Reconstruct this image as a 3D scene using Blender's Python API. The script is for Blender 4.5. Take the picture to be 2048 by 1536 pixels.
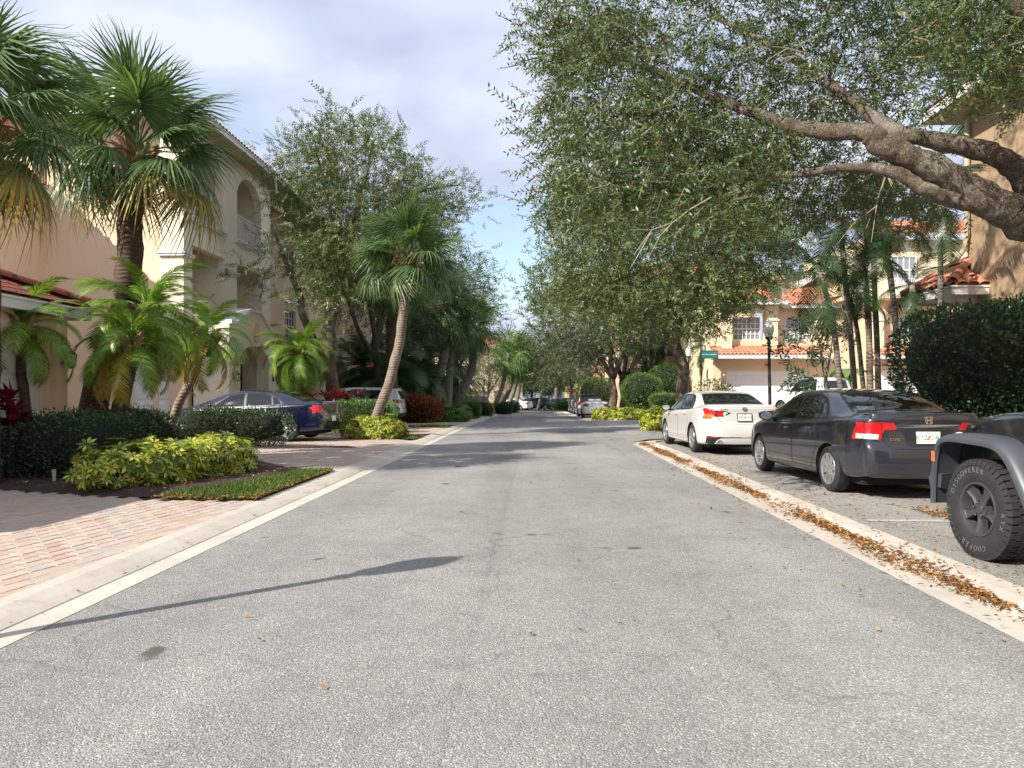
import bpy, bmesh, math, random
import numpy as np
from mathutils import Vector, Matrix, Quaternion
from mathutils.bvhtree import BVHTree
R = math.radians
rng = np.random.default_rng(7)
random.seed(7)
for o in list(bpy.data.objects): bpy.data.objects.remove(o)
SC = bpy.context.scene
COL = SC.collection
# ------------------------------------------------------------------ camera
FPX, HZ, CH = 1430.0, 789.0, 1.4          # focal length and horizon in photo pixels, eye height in metres
cam = bpy.data.cameras.new('camera'); camo = bpy.data.objects.new('camera', cam); COL.objects.link(camo)
camo.location = (0, 0, CH); camo.rotation_euler = (R(90), 0, 0)
cam.sensor_width = 36; cam.lens = 36*FPX/2048; cam.shift_y = (HZ-768)/2048
cam.clip_start = .05; cam.clip_end = 3000
SC.camera = camo
# ------------------------------------------------------------------ sky, sun, exposure
SUN_AZ = math.atan2(-.79, -.61); SUN_EL = R(36)
world = bpy.data.worlds.new('World'); SC.world = world; world.use_nodes = True
wn = world.node_tree; wn.nodes.clear()
def wnode(t, **k):
    n = wn.nodes.new(t)
    for a, b in k.items(): setattr(n, a, b)
    return n
wo = wnode('ShaderNodeOutputWorld'); sky = wnode('ShaderNodeTexSky', sky_type='NISHITA', sun_disc=False, sun_elevation=SUN_EL, sun_rotation=SUN_AZ)
sky.air_density = 1.3; sky.dust_density = 1.0; sky.ozone_density = 2.0
b1 = wnode('ShaderNodeBackground'); b1.inputs[1].default_value = .12
b2 = wnode('ShaderNodeBackground'); b2.inputs[1].default_value = .585
tc = wnode('ShaderNodeTexCoord'); sx = wnode('ShaderNodeSeparateXYZ'); ad = wnode('ShaderNodeMath', operation='ADD'); ad.inputs[1].default_value = .3
ma = wnode('ShaderNodeMath', operation='MAXIMUM'); ma.inputs[1].default_value = .02
dx = wnode('ShaderNodeMath', operation='DIVIDE'); dy = wnode('ShaderNodeMath', operation='DIVIDE'); cx = wnode('ShaderNodeCombineXYZ')
L = wn.links.new
L(tc.outputs['Generated'], sx.inputs[0]); L(sx.outputs[2], ma.inputs[0]); L(ma.outputs[0], ad.inputs[0])
L(sx.outputs[0], dx.inputs[0]); L(ad.outputs[0], dx.inputs[1]); L(sx.outputs[1], dy.inputs[0]); L(ad.outputs[0], dy.inputs[1])
L(dx.outputs[0], cx.inputs[0]); L(dy.outputs[0], cx.inputs[1])
n1 = wnode('ShaderNodeTexNoise'); n1.inputs['Scale'].default_value = 1.15; n1.inputs['Detail'].default_value = 7; n1.inputs['Roughness'].default_value = .52; n1.inputs['Distortion'].default_value = .35
mp = wnode('ShaderNodeMapping'); mp.inputs['Location'].default_value = (-.18, 2.41, 0); mp.inputs['Scale'].default_value = (.8, 1.15, 1)
L(cx.outputs[0], mp.inputs[0]); L(mp.outputs[0], n1.inputs['Vector'])
r1 = wnode('ShaderNodeValToRGB'); r1.color_ramp.elements[0].position = .30; r1.color_ramp.elements[0].color = (.12,)*3+(1,)
r1.color_ramp.elements[1].position = .45; r1.color_ramp.elements[1].color = (1,)*3+(1,)
L(n1.outputs[0], r1.inputs[0])
n2 = wnode('ShaderNodeTexNoise'); n2.inputs['Scale'].default_value = 2.3; n2.inputs['Detail'].default_value = 6; n2.inputs['Roughness'].default_value = .5
mp2 = wnode('ShaderNodeMapping'); mp2.inputs['Location'].default_value = (7, 2, 0); L(cx.outputs[0], mp2.inputs[0]); L(mp2.outputs[0], n2.inputs['Vector'])
r2 = wnode('ShaderNodeValToRGB'); r2.color_ramp.elements[0].position = .34; r2.color_ramp.elements[0].color = (.52, .60, .80, 1)
r2.color_ramp.elements[1].position = .62; r2.color_ramp.elements[1].color = (.80, .86, 1.0, 1)
L(n2.outputs[0], r2.inputs[0]); L(r2.outputs[0], b2.inputs[0]); L(sky.outputs[0], b1.inputs[0])
mx = wnode('ShaderNodeMixShader'); L(r1.outputs[0], mx.inputs[0]); L(b1.outputs[0], mx.inputs[1]); L(b2.outputs[0], mx.inputs[2]); L(mx.outputs[0], wo.inputs[0])
S2S = Vector((math.sin(SUN_AZ)*math.cos(SUN_EL), math.cos(SUN_AZ)*math.cos(SUN_EL), math.sin(SUN_EL)))
sl = bpy.data.lights.new('sun', 'SUN'); so = bpy.data.objects.new('sun', sl); COL.objects.link(so)
sl.energy = 4.2; sl.angle = R(.53); sl.color = (1, .935, .84)
so.rotation_euler = (-S2S).to_track_quat('-Z', 'Y').to_euler(); so.location = (-20, -20, 30)
SC.view_settings.view_transform = 'Standard'; SC.view_settings.look = 'None'; SC.view_settings.gamma = 1
SC.view_settings.exposure = 0.9; SC.view_settings.use_curve_mapping = False
SC.render.engine = 'CYCLES'
cy = SC.cycles; cy.use_denoising = True; cy.max_bounces = 8; cy.diffuse_bounces = 4; cy.glossy_bounces = 3; cy.transmission_bounces = 4; cy.transparent_max_bounces = 8
cy.use_adaptive_sampling = True; cy.adaptive_threshold = .01; cy.sample_clamp_indirect = 6
# ------------------------------------------------------------------ pixel and road frames
def P(px, py, Y): return Vector(((px-1024)/FPX*Y, Y, CH-(py-HZ)/FPX*Y))
TH = R(1.844)                                # the road runs 1.84 degrees to the right of the view axis
CT, ST = math.cos(TH), math.sin(TH)
def RF(x, s, z=0): return Vector((x*CT+s*ST, -x*ST+s*CT, z))
def toRF(X, Y): return (X*CT-Y*ST, X*ST+Y*CT)
def zt(Y): return -.011*(max(0, Y-27)**2/(max(0, Y-27)+6) if Y > 27 else 0)
def sm(t): t = min(1, max(0, t)); return t*t*(3-2*t)
def zg(X, Y):
    if X <= 7.5: return zt(Y)
    dip = 1-.62*sm((Y-19.5)/4)*(1-sm((Y-35)/4))          # the side street lies lower than the house plots
    return zt(Y)+.75*sm((X-7.5)/4.5)*dip*(1 if Y < 60 else max(0, 1-(Y-60)/20))
def G(px, py):
    Y = 5.0
    for _ in range(60):
        Yn = (CH-zg((px-1024)/FPX*Y, Y))*FPX/(py-HZ); Y = .5*Y+.5*min(Yn, 400)
    return Vector(((px-1024)/FPX*Y, Y, zg((px-1024)/FPX*Y, Y)))
# ------------------------------------------------------------------ materials
def new_mat(name):
    m = bpy.data.materials.new(name); m.use_nodes = True; nt = m.node_tree; nt.nodes.clear()
    return m, nt
def ND(nt, t, ins=None, **k):
    n = nt.nodes.new(t)
    for a, b in k.items(): setattr(n, a, b)
    for a, b in (ins or {}).items(): n.inputs[a].default_value = b
    return n
def c4(c): return (c[0], c[1], c[2], 1)
def ramp(nt, src, stops):
    r = nt.nodes.new('ShaderNodeValToRGB'); e = r.color_ramp.elements
    while len(e) < len(stops): e.new(.5)
    for i, (p, c) in enumerate(stops): e[i].position = p; e[i].color = c4(c) if not isinstance(c, (int, float)) else (c, c, c, 1)
    nt.links.new(src, r.inputs[0]); return r.outputs[0]
def mixc(nt, fac, a, b, mode='MIX'):
    n = nt.nodes.new('ShaderNodeMix'); n.data_type = 'RGBA'; n.blend_type = mode
    for sock, v in ((n.inputs[0], fac), (n.inputs[6], a), (n.inputs[7], b)):
        if hasattr(v, 'is_output'): nt.links.new(v, sock)
        elif isinstance(v, (int, float)): sock.default_value = v
        else: sock.default_value = c4(v)
    return n.outputs[2]
def noise(nt, scale, detail=4, rough=.55, vec=None, dist=0):
    n = ND(nt, 'ShaderNodeTexNoise', {'Scale': scale, 'Detail': detail, 'Roughness': rough, 'Distortion': dist})
    if vec is not None: nt.links.new(vec, n.inputs['Vector'])
    return n.outputs[0]
def coords(nt, kind='Object'): return ND(nt, 'ShaderNodeTexCoord').outputs[kind]
def wpos(nt): return ND(nt, 'ShaderNodeNewGeometry').outputs['Position']
def finish(nt, col, rough=.6, metal=0, spec=.5, bump=None, bstr=.3, bdist=.02, coat=0, emit=None):
    p = ND(nt, 'ShaderNodeBsdfPrincipled', {'Metallic': metal, 'Coat Weight': coat, 'Coat Roughness': .03, 'Specular IOR Level': spec})
    for s, v in (('Base Color', col), ('Roughness', rough)):
        if hasattr(v, 'is_output'): nt.links.new(v, p.inputs[s])
        elif isinstance(v, (int, float)): p.inputs[s].default_value = v
        else: p.inputs[s].default_value = c4(v)
    if bump is not None:
        b = ND(nt, 'ShaderNodeBump', {'Strength': bstr, 'Distance': bdist}); nt.links.new(bump, b.inputs['Height']); nt.links.new(b.outputs[0], p.inputs['Normal'])
    if emit: p.inputs['Emission Color'].default_value = c4(emit[0]); p.inputs['Emission Strength'].default_value = emit[1]
    o = ND(nt, 'ShaderNodeOutputMaterial'); nt.links.new(p.outputs[0], o.inputs[0]); return p
def simple(name, col, rough=.6, var=.12, vs=3.0, bump=0, bs=40, metal=0, coat=0, spec=.5, bd=.01, rnd=0):
    m, nt = new_mat(name); w = wpos(nt)
    dark = tuple(c*(1-var) for c in col); lite = tuple(min(1, c*(1+var)) for c in col)
    c = ramp(nt, noise(nt, vs, 5, .6, w), [(.3, dark), (.7, lite)])
    if rnd:
        oi = ND(nt, 'ShaderNodeObjectInfo').outputs['Random']
        c = mixc(nt, 1, c, ramp(nt, oi, [(0, 1-rnd), (1, 1+rnd*.0)]), 'MULTIPLY')
    bp = noise(nt, bs, 3, .6, w) if bump else None
    finish(nt, c, rough, metal, spec, bp, bump, bd, coat); return m
def leafmat(name, stops, trans=.3, rough=.45, spec=.4, tint=(1.15, 1.2, .6)):
    k = {'yellow_leaf': 1.0, 'dry_leaf': 1.0, 'red_leaf': 1.1}.get(name, 1.32); stops = [(p, tuple(min(.8, q*k) for q in c)) for p, c in stops]
    m, nt = new_mat(name)
    rnd = ND(nt, 'ShaderNodeNewGeometry').outputs['Random Per Island']
    c = ramp(nt, rnd, stops)
    big = noise(nt, 1.1, 3, .5, wpos(nt))
    c = mixc(nt, .8, c, ramp(nt, big, [(.3, .72), (.7, 1.15)]), 'MULTIPLY')
    p = finish(nt, c, rough, 0, spec)
    tr = ND(nt, 'ShaderNodeBsdfTranslucent'); c2 = mixc(nt, 1, c, tint, 'MULTIPLY'); nt.links.new(c2, tr.inputs[0])
    ms = ND(nt, 'ShaderNodeMixShader', {0: trans}); out = [n for n in nt.nodes if n.type == 'OUTPUT_MATERIAL'][0]
    nt.links.new(p.outputs[0], ms.inputs[1]); nt.links.new(tr.outputs[0], ms.inputs[2]); nt.links.new(ms.outputs[0], out.inputs[0])
    return m
M = {}
def mk_asphalt(name, lo, mid, hi, patch=.16, seam=False):
    m, nt = new_mat(name); w = wpos(nt)
    v = ND(nt, 'ShaderNodeTexVoronoi', {'Scale': 120.0}); nt.links.new(w, v.inputs['Vector'])
    hsv = ND(nt, 'ShaderNodeSeparateColor'); nt.links.new(v.outputs['Color'], hsv.inputs[0])
    c = ramp(nt, hsv.outputs[0], [(.0, lo), (.45, mid), (.85, mid), (1, hi)])
    c = mixc(nt, 1, c, ramp(nt, v.outputs['Distance'], [(.25, 1.03), (.62, .66)]), 'MULTIPLY')
    c = mixc(nt, 1, c, ramp(nt, noise(nt, .35, 6, .6, w), [(.3, 1-patch*1.3), (.7, 1+patch*.5)]), 'MULTIPLY')
    c = mixc(nt, 1, c, ramp(nt, noise(nt, 3.5, 5, .65, w), [(.28, .86), (.5, 1.0), (.75, 1.06)]), 'MULTIPLY')
    # tyre-polished lanes, stretched along the road
    mpn = ND(nt, 'ShaderNodeMapping', {'Scale': (.75, .03, 1), 'Rotation': (0, 0, TH)}); nt.links.new(w, mpn.inputs[0])
    c = mixc(nt, 1, c, ramp(nt, noise(nt, 1.0, 3, .5, mpn.outputs[0]), [(.35, .84), (.65, 1.07)]), 'MULTIPLY')
    st = ramp(nt, noise(nt, 2.2, 2, .4, w), [(.70, 0), (.745, 1)])
    c = mixc(nt, st, c, (.11, .105, .1))
    # paving seam along the crown of the road: one lane laid slightly darker
    if seam:
        sx_ = ND(nt, 'ShaderNodeSeparateXYZ'); nt.links.new(w, sx_.inputs[0]); q = ND(nt, 'ShaderNodeMath', operation='MULTIPLY'); q.inputs[1].default_value = -ST/CT; nt.links.new(sx_.outputs[1], q.inputs[0])
        q2 = ND(nt, 'ShaderNodeMath', operation='ADD'); nt.links.new(sx_.outputs[0], q2.inputs[0]); nt.links.new(q.outputs[0], q2.inputs[1]); q3 = ND(nt, 'ShaderNodeMath', operation='ADD'); nt.links.new(q2.outputs[0], q3.inputs[0])
        nzs = ND(nt, 'ShaderNodeMath', operation='MULTIPLY'); nzs.inputs[1].default_value = .12; nt.links.new(noise(nt, 1.2, 4, .6, w), nzs.inputs[0]); nt.links.new(nzs.outputs[0], q3.inputs[1])
        lane = ND(nt, 'ShaderNodeMapRange', {'From Min': -.33, 'From Max': -.27}); nt.links.new(q3.outputs[0], lane.inputs[0]); c = mixc(nt, 1, c, ramp(nt, lane.outputs[0], [(0, .95), (.35, .88), (.65, .92), (1, 1.01)]), 'MULTIPLY')
    # scattered oil drips
    dv = ND(nt, 'ShaderNodeTexVoronoi', {'Scale': .9}); nt.links.new(w, dv.inputs['Vector']); dsum = ND(nt, 'ShaderNodeMath', operation='ADD'); dn = ND(nt, 'ShaderNodeMath', operation='MULTIPLY'); dn.inputs[1].default_value = .14; nt.links.new(noise(nt, 14, 4, .7, w), dn.inputs[0]); nt.links.new(dv.outputs['Distance'], dsum.inputs[0]); nt.links.new(dn.outputs[0], dsum.inputs[1])
    c = mixc(nt, ramp(nt, dsum.outputs[0], [(.085, .75), (.125, 0)]), c, (.10, .09, .08))
    # fine cracks
    ck = ND(nt, 'ShaderNodeTexVoronoi', {'Scale': .42}, feature='DISTANCE_TO_EDGE')
    wob = ND(nt, 'ShaderNodeVectorMath', operation='ADD'); nz = ND(nt, 'ShaderNodeTexNoise', {'Scale': 1.6, 'Detail': 5}); nt.links.new(w, nz.inputs['Vector'])
    nt.links.new(w, wob.inputs[0]); nt.links.new(nz.outputs['Color'], wob.inputs[1]); nt.links.new(wob.outputs[0], ck.inputs['Vector'])
    ckm = ramp(nt, ck.outputs['Distance'], [(.0, 1), (.009, 0)])
    ckg = mixc(nt, 1, ckm, ramp(nt, noise(nt, .25, 2, .5, w), [(.47, 0), (.58, .55)]), 'MULTIPLY')
    c = mixc(nt, ckg, c, (.07, .07, .07))
    inv = ND(nt, 'ShaderNodeMath', operation='MULTIPLY'); inv.inputs[1].default_value = -1; nt.links.new(v.outputs['Distance'], inv.inputs[0])
    finish(nt, c, .93, 0, .25, inv.outputs[0], .75, .006); return m
M['asphalt'] = mk_asphalt('asphalt', (.265, .258, .242), (.405, .394, .372), (.68, .665, .63), seam=True)
M['asphalt_bay'] = mk_asphalt('asphalt_bay', (.27, .255, .23), (.43, .41, .37), (.72, .69, .63), .12)
def mk_concrete(name, col, streak=True):
    m, nt = new_mat(name); w = wpos(nt)
    c = ramp(nt, noise(nt, 1.3, 7, .62, w), [(.25, tuple(k*.78 for k in col)), (.5, col), (.75, tuple(min(1, k*1.1) for k in col))])
    c = mixc(nt, ramp(nt, noise(nt, 9, 5, .7, w), [(.54, 0), (.78, .6)]), c, (.30, .27, .22))
    c = mixc(nt, 1, c, ramp(nt, noise(nt, 120, 2, .5, w), [(.3, .9), (.7, 1.05)]), 'MULTIPLY')
    finish(nt, c, .9, 0, .25, noise(nt, 90, 4, .6, w), .25, .004); return m
M['kerb'] = mk_concrete('kerb', (.52, .475, .405))
M['gutter_line'] = simple('gutter_line', (.12, .105, .085), .95, .4, 12)
def mk_stucco(name, col):
    m, nt = new_mat(name); w = wpos(nt)
    c = ramp(nt, noise(nt, .5, 6, .6, w), [(.3, tuple(k*.93 for k in col)), (.7, tuple(min(1, k*1.04) for k in col))])
    mpn = ND(nt, 'ShaderNodeMapping', {'Scale': (3, 3, .25)}); nt.links.new(w, mpn.inputs[0])
    c = mixc(nt, ramp(nt, noise(nt, 1.2, 5, .65, mpn.outputs[0]), [(.55, 0), (.85, .3)]), c, tuple(k*.55 for k in col))
    b = ND(nt, 'ShaderNodeMath', operation='ADD'); nt.links.new(noise(nt, 28, 5, .65, w), b.inputs[0]); nt.links.new(noise(nt, 7, 2, .5, w), b.inputs[1])
    finish(nt, c, .9, 0, .2, b.outputs[0], .5, .014); return m
M['stucco_pink'] = mk_stucco('stucco_pink', (.86, .65, .46))
M['stucco_cream'] = mk_stucco('stucco_cream', (.90, .80, .61))
M['stucco_tan'] = mk_stucco('stucco_tan', (.40, .285, .18))
M['stucco_white'] = mk_stucco('stucco_white', (.72, .66, .55))
M['trim_white'] = simple('trim_white', (.76, .74, .70), .6, .06, 2)
M['door_white'] = simple('door_white', (.80, .79, .76), .45, .04, 2)
M['soffit'] = simple('soffit', (.50, .40, .28), .8)
M['dark_wood_and_shade'] = simple('dark_wood_and_shade', (.035, .02, .014), .5, .3, 6)  # entry doors, and the painted shade of the open passage
M['black'] = simple('black', (.012, .012, .013), .45, .2)
M['black_metal'] = simple('black_metal', (.016, .014, .013), .4, .3, 8)
M['pane'] = simple('pane', (.035, .04, .05), .06, .3, .8, spec=.8)
M['pane_blind'] = simple('pane_blind', (.27, .28, .29), .12, .2, 1.0, spec=.8)
def mk_tile(name, a, b, d):
    m, nt = new_mat(name); w = wpos(nt)
    c = ramp(nt, noise(nt, 2.6, 5, .7, w), [(.28, a), (.5, b), (.72, d)])
    c = mixc(nt, ramp(nt, noise(nt, 1.1, 5, .7, w), [(.6, 0), (.8, .5)]), c, (.07, .045, .035))
    finish(nt, c, .8, 0, .3, noise(nt, 40, 3, .6, w), .2, .005); return m
M['tile'] = mk_tile('tile', (.38, .14, .085), (.55, .22, .135), (.66, .34, .23))
M['tile_dark'] = mk_tile('tile_dark', (.14, .04, .028), (.21, .062, .042), (.27, .09, .06))
def mk_paver():
    m, nt = new_mat('paver'); w = wpos(nt)
    att = ND(nt, 'ShaderNodeAttribute', attribute_name='tone'); oi = ND(nt, 'ShaderNodeNewGeometry').outputs['Random Per Island']
    ob = ND(nt, 'ShaderNodeObjectInfo').outputs['Random']; ad = ND(nt, 'ShaderNodeMath', operation='ADD'); nt.links.new(oi, ad.inputs[0]); nt.links.new(ob, ad.inputs[1])
    fr = ND(nt, 'ShaderNodeMath', operation='FRACT'); nt.links.new(ad.outputs[0], fr.inputs[0])
    c = ramp(nt, fr.outputs[0], [(0, (.41, .30, .24)), (.2, (.47, .355, .285)), (.42, (.50, .395, .325)), (.62, (.45, .335, .27)), (.82, (.44, .375, .325)), (.96, (.38, .36, .335))])
    c = mixc(nt, 1, c, ramp(nt, noise(nt, 30, 4, .7, w), [(.3, .82), (.7, 1.1)]), 'MULTIPLY')
    c = mixc(nt, ramp(nt, noise(nt, .9, 5, .6, w), [(.5, 0), (.8, .45)]), c, (.42, .38, .33))
    finish(nt, c, .9, 0, .25, noise(nt, 130, 3, .6, w), .3, .004); return m
M['paver'] = mk_paver()
M['paver_joint'] = simple('paver_joint', (.14, .115, .09), .95, .3, 20)
M['mulch'] = simple('mulch', (.055, .033, .022), .95, .5, 25, .9, 45, bd=.03)
M['soil_lawn'] = simple('soil_lawn', (.05, .075, .02), .95, .35, 6, .5, 30)
M['terrain'] = simple('terrain', (.055, .06, .03), .95, .4, 1.2, .4, 12)
def mk_bark(name, a, b, lich):
    m, nt = new_mat(name); w = wpos(nt)
    v = ND(nt, 'ShaderNodeTexVoronoi', {'Scale': 17.0}, feature='DISTANCE_TO_EDGE'); wb = ND(nt, 'ShaderNodeVectorMath', operation='ADD'); nz = ND(nt, 'ShaderNodeTexNoise', {'Scale': 5.0, 'Detail': 5}); nt.links.new(w, nz.inputs['Vector']); nt.links.new(w, wb.inputs[0]); nt.links.new(nz.outputs['Color'], wb.inputs[1]); nt.links.new(wb.outputs[0], v.inputs['Vector'])
    cr = ramp(nt, v.outputs['Distance'], [(0, .45), (.16, 1)])
    c = ramp(nt, noise(nt, 7, 6, .7, w), [(.3, a), (.7, b)]); c = mixc(nt, 1, c, cr, 'MULTIPLY')  # bark tones and cracks, contrast strengthened in place of dappled light
    c = mixc(nt, ramp(nt, noise(nt, 2.3, 6, .7, w), [(.52, 0), (.66, .8)]), c, lich)
    s = ND(nt, 'ShaderNodeMath', operation='ADD'); nt.links.new(cr, s.inputs[0]); nt.links.new(noise(nt, 45, 5, .7, w), s.inputs[1])
    finish(nt, c, .92, 0, .2, s.outputs[0], .8, .03); return m
M['bark_oak'] = mk_bark('bark_oak', (.11, .08, .06), (.31, .245, .185), (.46, .42, .34))
M['bare_twig'] = simple('bare_twig', (.34, .29, .20), .85, .3, 12)
M['bark_dark'] = simple('bark_dark', (.075, .058, .045), .9, .45, 9, .9, 26, bd=.03)
M['twig'] = simple('twig', (.20, .165, .115), .85, .3, 12)
def mk_palm_bark(name, a, b):
    m, nt = new_mat(name); w = wpos(nt)
    wv = ND(nt, 'ShaderNodeTexWave', {'Scale': 4.0, 'Distortion': 3.5, 'Detail': 3, 'Detail Scale': 2.0}, bands_direction='Z'); nt.links.new(w, wv.inputs['Vector'])
    n = noise(nt, 5, 6, .7, w)
    c = ramp(nt, n, [(.3, a), (.7, b)])
    c = mixc(nt, 1, c, ramp(nt, wv.outputs['Fac'], [(.0, .72), (.35, 1.05)]), 'MULTIPLY')
    s = ND(nt, 'ShaderNodeMath', operation='ADD'); nt.links.new(wv.outputs['Fac'], s.inputs[0]); nt.links.new(noise(nt, 40, 4, .7, w), s.inputs[1])
    finish(nt, c, .9, 0, .2, s.outputs[0], .55, .018); return m
M['palm_bark'] = mk_palm_bark('palm_bark', (.17, .125, .09), (.36, .30, .24))
M['palm_bark_dark'] = mk_palm_bark('palm_bark_dark', (.055, .038, .027), (.15, .105, .072))
M['palm_bark_grey'] = mk_palm_bark('palm_bark_grey', (.11, .10, .085), (.29, .26, .22))
M['boot'] = simple('boot', (.27, .15, .08), .85, .45, 10, .5, 40)
M['oak_leaf'] = leafmat('oak_leaf', [(0, (.034, .066, .018)), (.4, (.06, .105, .028)), (.8, (.10, .15, .044)), (.985, (.15, .18, .065)), (1, (.34, .15, .035))], .3, .4, .45)
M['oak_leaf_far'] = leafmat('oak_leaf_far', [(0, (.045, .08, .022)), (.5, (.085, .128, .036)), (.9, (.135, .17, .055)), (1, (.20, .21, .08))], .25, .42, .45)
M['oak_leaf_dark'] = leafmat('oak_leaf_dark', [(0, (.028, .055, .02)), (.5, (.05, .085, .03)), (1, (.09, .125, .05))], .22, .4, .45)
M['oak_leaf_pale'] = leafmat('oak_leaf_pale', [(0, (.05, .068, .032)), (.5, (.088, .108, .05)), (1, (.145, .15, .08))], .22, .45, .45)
M['hedge_leaf'] = leafmat('hedge_leaf', [(0, (.02, .045, .018)), (.5, (.036, .075, .028)), (.9, (.06, .105, .04)), (1, (.10, .14, .055))], .18, .38, .45)
M['shrub_leaf'] = leafmat('shrub_leaf', [(0, (.045, .105, .018)), (.5, (.08, .165, .028)), (1, (.15, .23, .05))], .25, .4, .5)
M['glossy_leaf'] = leafmat('glossy_leaf', [(0, (.02, .05, .018)), (.5, (.035, .08, .028)), (1, (.07, .13, .048))], .15, .28, .55)
M['yellow_leaf'] = leafmat('yellow_leaf', [(0, (.06, .14, .018)), (.25, (.13, .23, .025)), (.45, (.36, .42, .04)), (.8, (.58, .56, .07)), (1, (.68, .62, .16))], .22, .4, .45, (1.1, 1.1, .6))
M['red_leaf'] = leafmat('red_leaf', [(0, (.06, .010, .014)), (.5, (.17, .016, .03)), (1, (.36, .03, .06))], .25, .35, .5, (1.3, .8, .8))
M['croton_leaf'] = leafmat('croton_leaf', [(0, (.05, .03, .012)), (.4, (.20, .045, .016)), (.75, (.34, .08, .02)), (1, (.16, .14, .02))], .2, .35, .5, (1.3, .9, .7))
M['sabal_leaf'] = leafmat('sabal_leaf', [(0, (.05, .095, .032)), (.5, (.085, .145, .05)), (.88, (.125, .19, .065)), (1, (.28, .27, .08))], .3, .4, .5)
M['sabal_dry'] = leafmat('sabal_dry', [(0, (.10, .12, .025)), (.5, (.30, .24, .05)), (1, (.42, .28, .07))], .25, .5, .4, (1.2, 1.0, .6))
M['sabal_blue'] = leafmat('sabal_blue', [(0, (.05, .085, .055)), (.5, (.09, .135, .085)), (1, (.14, .19, .115))], .22, .45, .45)
M['date_leaf'] = leafmat('date_leaf', [(0, (.075, .15, .018)), (.5, (.13, .24, .028)), (1, (.25, .33, .05))], .35, .32, .5)
M['date_dry'] = leafmat('date_dry', [(0, (.15, .17, .02)), (.5, (.32, .27, .04)), (1, (.46, .31, .06))], .3, .4, .45, (1.2, 1.05, .6))
M['palm_green'] = leafmat('palm_green', [(0, (.03, .065, .022)), (.5, (.055, .105, .032)), (1, (.10, .155, .05))], .28, .36, .45)
M['slim_green_shade'] = leafmat('slim_green_shade', [(0, (.014, .036, .014)), (.5, (.026, .06, .02)), (1, (.055, .095, .03))], .22, .34, .5)  # dark green leaf, darkened further in place of the big oak's shade
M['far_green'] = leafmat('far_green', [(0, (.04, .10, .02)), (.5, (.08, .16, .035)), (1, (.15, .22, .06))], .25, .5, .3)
M['grass'] = leafmat('grass', [(0, (.04, .08, .014)), (.5, (.07, .13, .022)), (.85, (.13, .18, .04)), (1, (.22, .19, .08))], .3, .5, .3)
M['dry_leaf'] = leafmat('dry_leaf', [(0, (.10, .045, .018)), (.4, (.26, .115, .035)), (.8, (.42, .21, .06)), (1, (.50, .31, .12))], .1, .6, .3, (1, 1, 1))
# ------------------------------------------------------------------ mesh helpers
def mesh_np(name, V, F, mat, smooth=False, mi=None):
    """V (n,3); F one int array (m,k) or a list of such arrays"""
    Fs = F if isinstance(F, list) else [F]
    Fs = [np.asarray(f, np.int32) for f in Fs if len(f)]
    me = bpy.data.meshes.new(name); V = np.asarray(V, np.float32)
    me.vertices.add(len(V)); me.vertices.foreach_set('co', V.ravel())
    nl = sum(f.size for f in Fs); nf = sum(len(f) for f in Fs)
    me.loops.add(nl); me.polygons.add(nf)
    me.loops.foreach_set('vertex_index', np.concatenate([f.ravel() for f in Fs]))
    tot = np.concatenate([np.full(len(f), f.shape[1], np.int32) for f in Fs]); st = np.concatenate([[0], np.cumsum(tot)[:-1]]).astype(np.int32)
    me.polygons.foreach_set('loop_start', st); me.polygons.foreach_set('loop_total', tot)
    if smooth: me.polygons.foreach_set('use_smooth', np.ones(nf, bool))
    for m in (mat if isinstance(mat, (list, tuple)) else [mat]): me.materials.append(m)
    if mi is not None: me.polygons.foreach_set('material_index', np.asarray(mi, np.int32))
    me.update(calc_edges=True); me.validate(); return me
def link(name, me, parent=None, loc=None, rot=None, mat4=None):
    o = bpy.data.objects.new(name, me); COL.objects.link(o)
    if parent: o.parent = parent
    if mat4 is not None: o.matrix_local = mat4
    if loc is not None: o.location = loc
    if rot is not None: o.rotation_euler = rot
    return o
def thing(name, label, cat, loc=(0, 0, 0), rz=0, group=None):
    o = link(name, None, loc=loc, rot=(0, 0, rz)); tag(o, label, cat, group); o.empty_display_size = .2; return o
def tag(o, label=None, cat=None, group=None, kind=None):
    for k, v in (('label', label), ('category', cat), ('group', group), ('kind', kind)):
        if v: o[k] = v
    return o
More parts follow.
